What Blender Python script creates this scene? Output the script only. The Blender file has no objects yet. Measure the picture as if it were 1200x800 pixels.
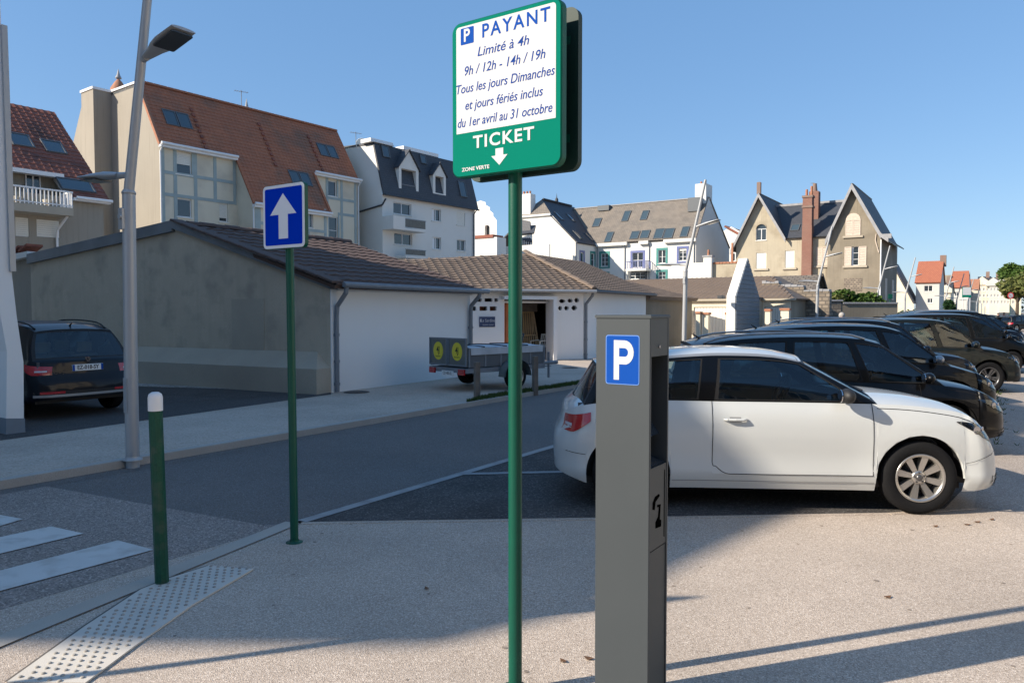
import bpy, bmesh, math, random
from mathutils import Vector, Matrix
from mathutils.geometry import tessellate_polygon
random.seed(7)
R = math.radians
sc = bpy.context.scene
COL = sc.collection
# ------------------------------------------------------------------ camera
FPX, CAMH, HOR = 867.0, 1.79, 366.0
PITCH = math.atan((400 - HOR) / FPX)
cam_d = bpy.data.cameras.new('camera'); cam = bpy.data.objects.new('camera', cam_d); COL.objects.link(cam)
cam_d.sensor_width = 36; cam_d.lens = FPX / 1200 * 36; cam_d.clip_start = 0.05; cam_d.clip_end = 9000
cam.location = (0, 0, CAMH); cam.rotation_euler = (math.pi / 2 - PITCH, 0, 0); sc.camera = cam
# ------------------------------------------------------------------ light
SUN_SLOPE, SUN_EL = 0.32, R(30)
SAZ = math.atan(SUN_SLOPE)                       # shadows fall towards (cos, sin)
sd = Vector((math.cos(SAZ) * math.cos(SUN_EL), math.sin(SAZ) * math.cos(SUN_EL), -math.sin(SUN_EL)))
sun_d = bpy.data.lights.new('sun', 'SUN'); sun = bpy.data.objects.new('sun', sun_d); COL.objects.link(sun)
sun_d.energy = 4.0; sun_d.angle = R(0.55); sun_d.color = (1.0, 0.89, 0.74)
sun.rotation_euler = sd.to_track_quat('-Z', 'Y').to_euler(); sun.location = (-30, -10, 25)
world = bpy.data.worlds.new('World'); sc.world = world; world.use_nodes = True
wn = world.node_tree; bg = wn.nodes['Background']
sky = wn.nodes.new('ShaderNodeTexSky'); sky.sky_type = 'NISHITA'; sky.sun_disc = False
sky.sun_elevation = SUN_EL
sky.sun_rotation = math.atan2(-sd.x, -sd.y)
sky.altitude = 0; sky.air_density = 1.0; sky.dust_density = 0.35; sky.ozone_density = 1.8
# evens out the physical sky's white horizon: pale blue air added to a thinner sky
mul = wn.nodes.new('ShaderNodeVectorMath'); mul.operation = 'MULTIPLY_ADD'; wn.links.new(sky.outputs[0], mul.inputs[0])
mul.inputs[1].default_value = (.33, .33, .33); mul.inputs[2].default_value = (.044 / .115, .108 / .115, .215 / .115)
wn.links.new(mul.outputs[0], bg.inputs[0]); bg.inputs[1].default_value = 0.115
sc.view_settings.view_transform = 'Standard'; sc.view_settings.look = 'None'
sc.view_settings.exposure = 1.0; sc.view_settings.gamma = 1
# ------------------------------------------------------------------ helpers
def ray(px, py):
    cp, sp = math.cos(PITCH), math.sin(PITCH)
    dx, dy = (px - 600) / FPX, (400 - py) / FPX
    return Vector((dx, cp + dy * sp, -sp + dy * cp))
CP = Vector((0, 0, CAMH))
def at(px, py, Y):
    r = ray(px, py); return CP + r * (Y / r.y)
def gnd(px, py, z=0.0):
    r = ray(px, py); return CP + r * ((z - CAMH) / r.z)
class Fr:
    """a building's own frame: x along its front, y into it, z up"""
    def __init__(s, x, y, dx, dy):
        s.o = Vector((x, y, 0)); l = math.hypot(dx, dy)
        s.X = Vector((dx / l, dy / l, 0)); s.Y = Vector((-dy / l, dx / l, 0)); s.ang = math.atan2(dy, dx)
    def loc(s, p):
        d = p - s.o; return Vector((d.dot(s.X), d.dot(s.Y), d.z))
    def vec(s, d): return Vector((d.dot(s.X), d.dot(s.Y), d.z))
    def hit(s, px, py, pl):
        o = s.loc(CP); d = s.vec(ray(px, py))
        t = (pl.o - o).dot(pl.n) / d.dot(pl.n); q = o + d * t - pl.o
        return q.dot(pl.r), q.dot(pl.u)
class Pl:
    def __init__(s, o, r, u):
        s.o = Vector(o); s.r = Vector(r).normalized(); s.u = Vector(u).normalized(); s.n = s.r.cross(s.u).normalized()
    def p(s, a, b, d=0): return s.o + s.r * a + s.u * b + s.n * d
    def shift(s, a, b, d=0): return Pl(s.p(a, b, d), s.r, s.u)
FRONT = Pl((0, 0, 0), (1, 0, 0), (0, 0, 1))            # normal -y
IDP = Pl((0, 0, 0), (1, 0, 0), (0, 1, 0))              # normal +z
def sidepl(x): return Pl((x, 0, 0), (0, -1, 0), (0, 0, 1))   # normal -x, a = -y
def sideplR(x): return Pl((x, 0, 0), (0, 1, 0), (0, 0, 1))   # normal +x, a = y

class MB:
    def __init__(s): s.v = []; s.f = []; s.sm = []
    def add(s, vs, fs, smooth=False):
        n = len(s.v); s.v += [tuple(x) for x in vs]
        for f in fs: s.f.append(tuple(i + n for i in f)); s.sm.append(smooth)
        return s
    def box(s, x0, y0, z0, x1, y1, z1, bv=0):
        if bv: return s.bbox(Pl((0, 0, 0), (1, 0, 0), (0, 1, 0)), x0, x1, y0, y1, z0, z1, bv)
        vs = [(x, y, z) for z in (z0, z1) for y in (y0, y1) for x in (x0, x1)]
        return s.add(vs, [(0, 2, 3, 1), (4, 5, 7, 6), (0, 1, 5, 4), (2, 6, 7, 3), (0, 4, 6, 2), (1, 3, 7, 5)])
    def bbox(s, pl, a0, a1, b0, b1, d0, d1, bv=0):
        """box in a plane's coordinates, with the outer rim chamfered"""
        if not bv:
            vs = [pl.p(a, b, d) for d in (d0, d1) for b in (b0, b1) for a in (a0, a1)]
            return s.add(vs, [(0, 2, 3, 1), (4, 5, 7, 6), (0, 1, 5, 4), (2, 6, 7, 3), (0, 4, 6, 2), (1, 3, 7, 5)])
        c = [(a0, b0), (a1, b0), (a1, b1), (a0, b1)]
        i = [(a0 + bv, b0 + bv), (a1 - bv, b0 + bv), (a1 - bv, b1 - bv), (a0 + bv, b1 - bv)]
        vs = [pl.p(a, b, d0) for a, b in c] + [pl.p(a, b, d1 - bv) for a, b in c] + [pl.p(a, b, d1) for a, b in i]
        fs = [(3, 2, 1, 0), (8, 9, 10, 11)]
        for k in range(4):
            m = (k + 1) % 4; fs += [(k, m, 4 + m, 4 + k), (4 + k, 4 + m, 8 + m, 8 + k)]
        return s.add(vs, fs)
    def prism(s, pl, pts, d0, d1, smooth=False):
        n = len(pts); vs = [pl.p(a, b, d0) for a, b in pts] + [pl.p(a, b, d1) for a, b in pts]
        tri = tessellate_polygon([[Vector((a, b, 0)) for a, b in pts]])
        ar = sum(pts[i][0] * pts[(i + 1) % n][1] - pts[(i + 1) % n][0] * pts[i][1] for i in range(n))
        fs = []
        for t in tri:
            a, b, c = [pts[i] for i in t]
            if ((b[0] - a[0]) * (c[1] - a[1]) - (c[0] - a[0]) * (b[1] - a[1])) < 0: t = t[::-1]
            fs += [tuple(i + n for i in t), tuple(t[::-1])]
        for i in range(n):
            j = (i + 1) % n; fs.append((i, j, j + n, i + n) if ar > 0 else (j, i, i + n, j + n))
        return s.add(vs, fs)
    def wall(s, pl, pts, holes=(), depth=.2, thick=0):
        """a face with real rectangular openings (a0,b0,a1,b1) and their reveals"""
        loops = [[Vector((a, b, 0)) for a, b in pts]]
        hl = [[(h[0], h[1]), (h[2], h[1]), (h[2], h[3]), (h[0], h[3])] if len(h) == 4 and not isinstance(h[0], tuple) else list(h) for h in holes]
        for h in hl: loops.append([Vector((a, b, 0)) for a, b in h[::-1]])
        flat = [(q.x, q.y) for l in loops for q in l]
        tri = tessellate_polygon(loops); vs = [pl.p(a, b) for a, b in flat]; fs = []
        for t in tri:
            a, b, c = [flat[i] for i in t]
            if ((b[0] - a[0]) * (c[1] - a[1]) - (c[0] - a[0]) * (b[1] - a[1])) < 0: t = t[::-1]
            fs.append(tuple(t))
        s.add(vs, fs)
        for h in hl:
            m = len(h)
            s.add([pl.p(a, b) for a, b in h] + [pl.p(a, b, -depth) for a, b in h],
                  [(i, (i + 1) % m, (i + 1) % m + m, i + m) for i in range(m)])
        return s
    def cyl(s, p0, p1, r0, r1=None, n=12, cap=True, smooth=True):
        r1 = r0 if r1 is None else r1; p0, p1 = Vector(p0), Vector(p1); ax = (p1 - p0).normalized()
        t = Vector((0, 0, 1)) if abs(ax.z) < .9 else Vector((1, 0, 0)); a = ax.cross(t).normalized(); b = ax.cross(a)
        vs = [p + (a * math.cos(2 * math.pi * i / n) + b * math.sin(2 * math.pi * i / n)) * r for p, r in ((p0, r0), (p1, r1)) for i in range(n)]
        s.add(vs, [(i, i + n, (i + 1) % n + n, (i + 1) % n) for i in range(n)], smooth)
        if cap: s.add(vs[:n], [tuple(range(n))]); s.add(vs[n:], [tuple(range(n))[::-1]])
        return s
    def tube(s, pts, r, n=8):
        for i in range(len(pts) - 1):
            ra, rb = (r[i], r[i + 1]) if isinstance(r, (list, tuple)) else (r, r)
            s.cyl(pts[i], pts[i + 1], ra, rb, n)
        return s
    def lathe(s, prof, n=24, M=None, smooth=True):
        """prof = [(radius, height)] round the z axis"""
        m = len(prof); vs = []
        for k in range(n):
            c, q = math.cos(2 * math.pi * k / n), math.sin(2 * math.pi * k / n)
            for r, z in prof:
                p = Vector((r * c, r * q, z)); vs.append(M @ p if M else p)
        return s.add(vs, [(k * m + i, ((k + 1) % n) * m + i, ((k + 1) % n) * m + i + 1, k * m + i + 1) for k in range(n) for i in range(m - 1)], smooth)
    def grid(s, P, smooth=True, flip=False):
        nr, nc = len(P), len(P[0]); vs = [q for row in P for q in row]; fs = []
        for i in range(nr - 1):
            for j in range(nc - 1):
                f = (i * nc + j, i * nc + j + 1, (i + 1) * nc + j + 1, (i + 1) * nc + j); fs.append(f[::-1] if flip else f)
        return s.add(vs, fs, smooth)
    def ell(s, c, rad, n=12, m=8, M=None):
        P = []
        for i in range(m + 1):
            t = math.pi * i / m; row = []
            for k in range(n + 1):
                f = 2 * math.pi * k / n
                p = Vector((rad[0] * math.sin(t) * math.cos(f), rad[1] * math.sin(t) * math.sin(f), rad[2] * math.cos(t)))
                row.append((M @ p if M else p) + Vector(c))
            P.append(row)
        return s.grid(P, True, True)
    def mesh(s, name, mat):
        me = bpy.data.meshes.new(name); me.from_pydata([tuple(q) for q in s.v], [], s.f)
        me.polygons.foreach_set('use_smooth', s.sm)
        if mat: me.materials.append(mat)
        me.update(); return me
    def build(s, name, mat, parent=None, weld=False, **kw):
        me = s.mesh(name, mat)
        if weld:
            bm = bmesh.new(); bm.from_mesh(me); bmesh.ops.remove_doubles(bm, verts=bm.verts, dist=1e-4)
            bm.to_mesh(me); bm.free()
        o = bpy.data.objects.new(name, me); COL.objects.link(o)
        if parent: o.parent = parent
        for k, v in kw.items(): o[k] = v
        return o
def tag(o, label=None, cat=None, group=None, kind=None):
    if label: o['label'] = label
    if cat: o['category'] = cat
    if group: o['group'] = group
    if kind: o['kind'] = kind
    return o
def empty(name, loc, rz=0, label=None, cat=None, group=None):
    o = bpy.data.objects.new(name, None); COL.objects.link(o); o.location = loc; o.rotation_euler = (0, 0, rz); o.empty_display_size = .2
    return tag(o, label, cat, group)
def kids(o): return [c for c in bpy.data.objects if c.parent == o]
def copy_tree(o, parent=None, tbl=None):
    if tbl is None:
        tbl = {}
        for c in bpy.data.objects:
            if c.parent: tbl.setdefault(c.parent.name, []).append(c)
    c = o.copy(); COL.objects.link(c)
    if parent: c.parent = parent
    for ch in tbl.get(o.name, []): copy_tree(ch, c, tbl)
    return c
def inst(me, name, M, parent):
    o = bpy.data.objects.new(name, me); COL.objects.link(o); o.parent = parent; o.matrix_local = M; return o
def rrect(w, h, r, n=5, cx=0, cy=0):
    out = []
    for qx, qy, a0 in ((1, 1, 0), (-1, 1, 90), (-1, -1, 180), (1, -1, 270)):
        for k in range(n + 1):
            a = R(a0 + 90 * k / n); out.append((cx + qx * (w / 2 - r) + r * math.cos(a), cy + qy * (h / 2 - r) + r * math.sin(a)))
    return out
# ------------------------------------------------------------------ materials
def nodes(name):
    m = bpy.data.materials.new(name); m.use_nodes = True; nt = m.node_tree; return m, nt, nt.nodes['Principled BSDF']
def M_(name, c, rough=.6, metal=0, c2=None, sc1=3.0, var=.0, fine=0, bump=0, bsc=60, coat=0, spec=.5, stain=None, stsc=1.2, streak=0):
    """base colour varied by a large and a fine noise, optional stains, streaks and bump"""
    m, nt, b = nodes(name); N, L = nt.nodes, nt.links
    b.inputs['Roughness'].default_value = rough; b.inputs['Metallic'].default_value = metal
    b.inputs['Specular IOR Level'].default_value = spec; b.inputs['Coat Weight'].default_value = coat; b.inputs['Coat Roughness'].default_value = .04
    tc = N.new('ShaderNodeTexCoord')
    def noise(scale, det=3, stretch=None):
        n = N.new('ShaderNodeTexNoise'); n.inputs['Scale'].default_value = scale; n.inputs['Detail'].default_value = det
        if stretch:
            mp = N.new('ShaderNodeMapping'); mp.inputs['Scale'].default_value = stretch
            L.new(tc.outputs['Object'], mp.inputs[0]); L.new(mp.outputs[0], n.inputs['Vector'])
        else: L.new(tc.outputs['Object'], n.inputs['Vector'])
        return n.outputs[0]
    def ramp(f, p0, p1):
        r = N.new('ShaderNodeMapRange'); r.inputs[1].default_value = p0; r.inputs[2].default_value = p1; L.new(f, r.inputs[0]); return r.outputs[0]
    def mix(f, a, bb):
        x = N.new('ShaderNodeMix'); x.data_type = 'RGBA'; L.new(f, x.inputs[0]) if not isinstance(f, float) else None
        for i, q in ((6, a), (7, bb)):
            if isinstance(q, tuple): x.inputs[i].default_value = (*q[:3], 1)
            else: L.new(q, x.inputs[i])
        return x.outputs[2]
    col = tuple(c)
    if c2 is None and var: c2 = tuple(max(0, q * (1 - var)) for q in c)
    if c2: col = mix(ramp(noise(sc1, 5), .32, .68), tuple(c), tuple(c2))
    if fine: col = mix(ramp(noise(bsc, 2), .35, .65), col, tuple(q * (1 - fine) for q in c))
    if stain: col = mix(ramp(noise(stsc, 6), .50, .72), col, tuple(stain))
    if streak:
        dk = tuple(q * .55 for q in c); col = mix(ramp(noise(1, 4, (7, 7, .35)), .52, .52 + .3 / streak), col, dk)
    if isinstance(col, tuple): b.inputs['Base Color'].default_value = (*col, 1)
    else: L.new(col, b.inputs['Base Color'])
    if bump:
        bp = N.new('ShaderNodeBump'); bp.inputs['Strength'].default_value = bump; bp.inputs['Distance'].default_value = .01
        L.new(noise(bsc, 3), bp.inputs['Height']); L.new(bp.outputs[0], b.inputs['Normal'])
    return m
def speckle(name, base, lite, dark, scale=110, rough=.9, patch=.12, far=None, pscale=.8, bumps=.35):
    m, nt, b = nodes(name); N, L = nt.nodes, nt.links; b.inputs['Roughness'].default_value = rough; b.inputs['Specular IOR Level'].default_value = .25
    tc = N.new('ShaderNodeTexCoord')
    v = N.new('ShaderNodeTexVoronoi'); v.inputs['Scale'].default_value = scale; L.new(tc.outputs['Object'], v.inputs['Vector'])
    sep = N.new('ShaderNodeSeparateColor'); L.new(v.outputs['Color'], sep.inputs[0])
    cr = N.new('ShaderNodeValToRGB'); e = cr.color_ramp.elements
    e[0].position = 0; e[0].color = (*dark, 1); e[1].position = 1; e[1].color = (*lite, 1)
    k = cr.color_ramp.elements.new(.35); k.color = (*base, 1); k = cr.color_ramp.elements.new(.8); k.color = (*[q * 1.12 for q in base], 1)
    L.new(sep.outputs[0], cr.inputs[0])
    n = N.new('ShaderNodeTexNoise'); n.inputs['Scale'].default_value = pscale; n.inputs['Detail'].default_value = 7; n.inputs['Roughness'].default_value = .62
    L.new(tc.outputs['Object'], n.inputs['Vector'])
    mr = N.new('ShaderNodeMapRange'); mr.inputs[1].default_value = .3; mr.inputs[2].default_value = .7; mr.inputs[3].default_value = 1 - patch; mr.inputs[4].default_value = 1 + patch
    L.new(n.outputs[0], mr.inputs[0])
    mx = N.new('ShaderNodeVectorMath'); mx.operation = 'SCALE'; L.new(cr.outputs[0], mx.inputs[0]); L.new(mr.outputs[0], mx.inputs['Scale'])
    L.new(mx.outputs[0], b.inputs['Base Color'])
    bp = N.new('ShaderNodeBump'); bp.inputs['Strength'].default_value = bumps; bp.inputs['Distance'].default_value = .006
    L.new(v.outputs['Distance'], bp.inputs['Height']); L.new(bp.outputs[0], b.inputs['Normal'])
    return m
def courses(name, c, c2, mortar, bw, bh, msize=.02, rough=.85, bump=.5, rot=None, off=.5, stain=None):
    """slates, bricks and far tiles: only used where single pieces are a few pixels or less"""
    m, nt, b = nodes(name); N, L = nt.nodes, nt.links; b.inputs['Roughness'].default_value = rough
    tc = N.new('ShaderNodeTexCoord'); br = N.new('ShaderNodeTexBrick'); br.offset = off
    br.inputs['Scale'].default_value = 1; br.inputs['Brick Width'].default_value = bw; br.inputs['Row Height'].default_value = bh
    br.inputs['Mortar Size'].default_value = msize; br.inputs['Color1'].default_value = (*c, 1); br.inputs['Color2'].default_value = (*c2, 1); br.inputs['Mortar'].default_value = (*mortar, 1)
    L.new(tc.outputs['UV'], br.inputs['Vector'])
    n = N.new('ShaderNodeTexNoise'); n.inputs['Scale'].default_value = .9; n.inputs['Detail'].default_value = 6; L.new(tc.outputs['Object'], n.inputs['Vector'])
    mr = N.new('ShaderNodeMapRange'); mr.inputs[1].default_value = .35; mr.inputs[2].default_value = .65; L.new(n.outputs[0], mr.inputs[0])
    x = N.new('ShaderNodeMix'); x.data_type = 'RGBA'; L.new(mr.outputs[0], x.inputs[0]); L.new(br.outputs[0], x.inputs[6])
    x2 = N.new('ShaderNodeMix'); x2.data_type = 'RGBA'; x2.inputs[0].default_value = .45; L.new(br.outputs[0], x2.inputs[6]); x2.inputs[7].default_value = (*(stain or c2), 1)
    L.new(x2.outputs[2], x.inputs[7]); L.new(x.outputs[2], b.inputs['Base Color'])
    bp = N.new('ShaderNodeBump'); bp.inputs['Strength'].default_value = bump; bp.inputs['Distance'].default_value = .02; bp.invert = True
    L.new(br.outputs['Fac'], bp.inputs['Height']); L.new(bp.outputs[0], b.inputs['Normal'])
    return m
def glassM(name, tint, extra, rough=.01):
    m, nt, b = nodes(name); N, L = nt.nodes, nt.links; N.remove(b)
    tr = N.new('ShaderNodeBsdfTransparent'); tr.inputs[0].default_value = (*tint, 1); gl = N.new('ShaderNodeBsdfGlossy'); gl.inputs['Roughness'].default_value = rough; gl.inputs['Color'].default_value = (.9, .95, 1, 1)
    fr = N.new('ShaderNodeFresnel'); fr.inputs[0].default_value = 1.52; ad = N.new('ShaderNodeMath'); ad.operation = 'ADD'; ad.inputs[1].default_value = extra; L.new(fr.outputs[0], ad.inputs[0])
    mx = N.new('ShaderNodeMixShader'); L.new(ad.outputs[0], mx.inputs[0]); L.new(tr.outputs[0], mx.inputs[1]); L.new(gl.outputs[0], mx.inputs[2]); L.new(mx.outputs[0], N['Material Output'].inputs[0])
    return m
def uvplane(o, pl):
    me = o.data; uv = me.uv_layers.new(name='UVMap')
    for lp in me.loops:
        q = me.vertices[lp.vertex_index].co - pl.o; uv.data[lp.index].uv = (q.dot(pl.r), q.dot(pl.u))
mt = {}
mt['conc_stain'] = M_('stained_render', (.55, .475, .365), .9, c2=(.46, .395, .305), sc1=2.2, fine=.15, bump=.3, bsc=45, stain=(.36, .31, .245), stsc=1.9, streak=.3)
mt['conc_ledge'] = M_('weathered_cement', (.46, .405, .32), .9, c2=(.37, .325, .26), sc1=1.3, fine=.15, bump=.3, bsc=50)
mt['white_wall'] = M_('white_paint_wall', (.82, .81, .79), .85, c2=(.77, .76, .74), sc1=.8, fine=.03, bump=.12, bsc=80)
mt['white_clean'] = M_('white_render', (.76, .74, .69), .85, c2=(.70, .68, .63), sc1=.4, bump=.1, bsc=30)
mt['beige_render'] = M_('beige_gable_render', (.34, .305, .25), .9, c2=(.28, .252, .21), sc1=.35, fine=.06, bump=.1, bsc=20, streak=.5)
mt['cream'] = M_('cream_render_panel', (.72, .65, .51), .9, c2=(.65, .58, .45), sc1=.5, bump=.1, bsc=20, stain=(.50, .45, .36), stsc=.5)
mt['timber'] = M_('greygreen_timber', (.36, .43, .43), .8, var=.15, sc1=2)
mt['zinc'] = M_('zinc_flashing', (.19, .21, .23), .55, .3, var=.25, sc1=2, bump=.05)
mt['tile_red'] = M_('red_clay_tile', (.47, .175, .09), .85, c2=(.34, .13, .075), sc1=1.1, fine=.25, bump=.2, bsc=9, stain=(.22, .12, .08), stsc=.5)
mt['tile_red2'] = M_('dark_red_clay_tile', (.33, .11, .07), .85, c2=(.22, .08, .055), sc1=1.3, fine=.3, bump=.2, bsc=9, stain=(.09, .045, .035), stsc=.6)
mt['tile_brown'] = M_('brown_concrete_tile', (.115, .075, .062), .85, c2=(.085, .06, .052), sc1=2.5, fine=.15, bump=.2, bsc=30)
mt['tile_tan'] = M_('tan_concrete_tile', (.20, .15, .115), .85, c2=(.15, .112, .088), sc1=1.4, fine=.2, bump=.2, bsc=20)
mt['tile_verge'] = M_('verge_tile_orange', (.42, .19, .11), .85, var=.3, sc1=4)
mt['slate'] = courses('dark_slate', (.062, .066, .078), (.048, .052, .062), (.025, .027, .03), .3, .2, .012, .6, .4)
mt['slate_tan'] = courses('weathered_slate', (.20, .175, .15), (.15, .132, .115), (.09, .08, .07), .3, .22, .02, .8, .5, stain=(.24, .20, .16))
mt['roof_orange'] = courses('orange_pantile', (.42, .15, .08), (.35, .12, .07), (.25, .08, .045), .3, .35, .03, .85, .4)
mt['roof_grey'] = courses('old_stone_slates', (.22, .19, .16), (.13, .11, .095), (.06, .05, .045), .35, .22, .03, .9, .6, stain=(.10, .09, .075))
mt['stone_rubble'] = courses('rubble_stone', (.34, .28, .215), (.20, .165, .13), (.14, .12, .10), .33, .2, .03, .95, .7, stain=(.12, .10, .08))
mt['brick_chim'] = courses('red_brick', (.27, .12, .085), (.21, .09, .065), (.22, .17, .14), .23, .075, .012, .9, .3)
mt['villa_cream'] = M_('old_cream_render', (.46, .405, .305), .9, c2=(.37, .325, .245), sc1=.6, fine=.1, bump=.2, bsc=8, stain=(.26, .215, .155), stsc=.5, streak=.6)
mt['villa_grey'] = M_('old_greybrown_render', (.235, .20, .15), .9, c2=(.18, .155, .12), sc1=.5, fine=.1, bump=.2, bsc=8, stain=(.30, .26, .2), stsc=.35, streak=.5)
mt['barge'] = M_('grey_bargeboard', (.33, .33, .34), .7, var=.2)
mt['shutter_pink'] = M_('faded_shutter', (.62, .52, .43), .8, var=.2, sc1=6)
mt['pvc'] = M_('white_pvc', (.78, .78, .78), .4, var=.04)
mt['greyframe'] = M_('grey_metal_frame', (.10, .11, .12), .5)
mt['teal'] = M_('teal_paint', (.04, .24, .22), .5, var=.15)
mt['bluepaint'] = M_('violet_blue_paint', (.12, .15, .34), .5, var=.15)
mt['winglass'] = M_('window_glass', (.03, .04, .05), .06, spec=.9)
mt['veluxglass'] = M_('roof_window_glass', (.05, .075, .09), .05, spec=1.0)
mt['pipe'] = M_('grey_pvc_pipe', (.20, .215, .235), .5, var=.12, sc1=8)
mt['darkpipe'] = M_('dark_zinc_pipe', (.045, .048, .055), .5)
mt['lampgrey'] = M_('galvanised_paint', (.40, .41, .42), .42, .25, var=.08, sc1=6, fine=.05, bsc=120)
mt['lampglass'] = M_('lamp_lens', (.05, .055, .06), .15)
mt['green'] = M_('sign_green_enamel', (.0, .085, .052), .45, c2=(.0, .075, .046), sc1=14, spec=.3, bump=.02, bsc=200)
mt['greenface'] = M_('sign_green_film', (.0, .165, .115), .8, spec=.05, var=.03, sc1=5)
mt['greenpost'] = M_('green_painted_post', (.001, .082, .052), .42, c2=(.002, .066, .043), sc1=9, fine=.1, bsc=150, bump=.06, spec=.35)
mt['greendark'] = M_('dark_green_post', (.006, .080, .048), .5, c2=(.006, .062, .038), sc1=12, fine=.25, bsc=60, bump=.1, spec=.3, stain=(.05, .08, .06), stsc=9)
mt['signwhite'] = M_('sign_white_film', (.56, .57, .58), .8, spec=.05)
mt['signwhite_shade'] = M_('sign_white_shade_lift', (.80, .81, .83), .6, spec=.2)  # lighter copy of the sign white, offsets the shade on the one-way sign
mt['far_white'] = M_('far_white_render', (.56, .55, .51), .85, c2=(.50, .485, .45), sc1=.4)
mt['signblue'] = M_('sign_blue_film', (.0, .04, .50), .8, spec=.05, var=.04)
mt['textblue'] = M_('lettering_blue', (.02, .06, .26), .9, spec=.02)
mt['pblue'] = M_('parking_blue', (.008, .065, .33), .8, spec=.05)
mt['meter'] = M_('anthracite_powder_coat', (.056, .066, .073), .5, .0, c2=(.048, .057, .064), sc1=3, fine=.06, bsc=320, bump=.04, spec=.3)
mt['meterdark'] = M_('meter_recess_black', (.012, .013, .015), .25)
mt['black'] = M_('matt_black', (.012, .012, .013), .6)
mt['inkblack'] = M_('cut_out_black', (.002, .002, .002), .95, spec=0)
mt['rubber'] = M_('tyre_rubber', (.011, .011, .012), .9, spec=.2, fine=.2, bsc=60, bump=.1)
mt['alloy'] = M_('silver_alloy', (.52, .50, .47), .28, .85, var=.1)
mt['darkalloy'] = M_('dark_alloy', (.12, .12, .125), .35, .7)
mt['interior'] = M_('car_interior', (.075, .075, .08), .8)
mt['seat'] = M_('seat_fabric', (.13, .13, .135), .9, var=.2)
mt['carglass'] = glassM('car_glass', (.60, .72, .72), .03)
mt['lens'] = glassM('headlamp_lens', (.85, .88, .9), .05)
mt['reflector'] = M_('lamp_reflector', (.5, .5, .52), .15, .9)
mt['redlens'] = M_('tail_lamp_red', (.42, .008, .012), .12, coat=.8)
mt['whitelens'] = M_('reversing_lens', (.55, .55, .58), .12)
mt['chrome'] = M_('chrome', (.6, .6, .62), .12, 1)
mt['plate'] = M_('number_plate', (.75, .75, .74), .35)
mt['wood_post'] = M_('weathered_wood', (.20, .165, .135), .9, c2=(.14, .115, .095), sc1=5, streak=.6, bump=.3, bsc=40)
mt['lattice'] = M_('pine_slats', (.62, .42, .22), .8, var=.3, sc1=3)
mt['orange_door'] = M_('orange_brown_door', (.55, .17, .06), .7, var=.2)
mt['redbrown'] = M_('red_brown_wood', (.25, .07, .04), .7, var=.2)
mt['tarp'] = M_('grey_tarp', (.50, .53, .56), .6, var=.2, sc1=4)
mt['trailer'] = M_('galvanised_panel', (.17, .185, .18), .5, .3, var=.2, sc1=5)
mt['yellow'] = M_('yellow_sticker', (.72, .60, .04), .45)
mt['plasticwhite'] = M_('white_plastic', (.75, .72, .64), .4)
mt['skin'] = M_('skin', (.45, .27, .2), .6)
mt['navy'] = M_('dark_jacket', (.025, .03, .05), .85)
mt['hair'] = M_('hair', (.04, .03, .025), .8)
mt['bark'] = M_('bark', (.10, .075, .055), .95, var=.3, sc1=6, bump=.4)
mt['paint_line'] = M_('road_marking_white', (.62, .61, .58), .8, c2=(.52, .51, .48), sc1=3, fine=.12, bsc=120, bump=.2, stain=(.42, .40, .37), stsc=5)
mt['paint_old'] = M_('worn_road_marking', (.36, .36, .355), .85, c2=(.27, .27, .27), sc1=4, fine=.2, bsc=120, stain=(.17, .165, .165), stsc=3)
mt['kerbstone'] = M_('granite_kerb', (.44, .41, .37), .85, c2=(.36, .335, .30), sc1=3, fine=.2, bsc=90, bump=.2)
mt['kerbflush'] = M_('flush_concrete_kerb', (.46, .42, .365), .9, c2=(.38, .345, .30), sc1=2.5, fine=.2, bsc=130, bump=.2)
mt['tactile'] = M_('tactile_slab_cream', (.60, .555, .49), .8, c2=(.52, .48, .425), sc1=4, fine=.06, bsc=150, bump=.12)
mt['seam'] = M_('dark_joint', (.12, .105, .09), .9)
mt['iron'] = M_('cast_iron', (.045, .043, .042), .65, var=.3, bump=.3)
mt['leafdry'] = M_('dry_leaf', (.16, .08, .04), .9, var=.3)
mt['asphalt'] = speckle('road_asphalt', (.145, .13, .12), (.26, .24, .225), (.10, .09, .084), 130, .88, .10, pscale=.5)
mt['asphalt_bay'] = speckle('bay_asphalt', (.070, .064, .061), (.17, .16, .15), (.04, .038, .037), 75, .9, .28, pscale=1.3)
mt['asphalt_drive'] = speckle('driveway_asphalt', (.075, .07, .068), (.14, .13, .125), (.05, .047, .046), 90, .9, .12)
mt['path'] = speckle('right_path_asphalt', (.34, .29, .25), (.54, .48, .42), (.21, .175, .15), 110, .9, .12)
mt['agg'] = speckle('exposed_aggregate', (.43, .36, .30), (.66, .58, .50), (.29, .235, .19), 150, .92, .11, bumps=.5)
mt['agg_cross'] = speckle('crossing_aggregate', (.26, .22, .195), (.50, .43, .38), (.14, .12, .105), 95, .92, .10, bumps=.4)
mt['pave'] = speckle('beige_pavement', (.43, .365, .305), (.51, .44, .375), (.35, .295, .245), 60, .9, .14, pscale=.6, bumps=.15)
mt['earth'] = speckle('far_ground', (.22, .19, .155), (.3, .26, .21), (.14, .12, .10), 20, .95, .2)
mt['gravelw'] = speckle('white_gravel', (.30, .29, .27), (.5, .48, .45), (.12, .11, .10), 28, .95, .2, bumps=1)
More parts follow.
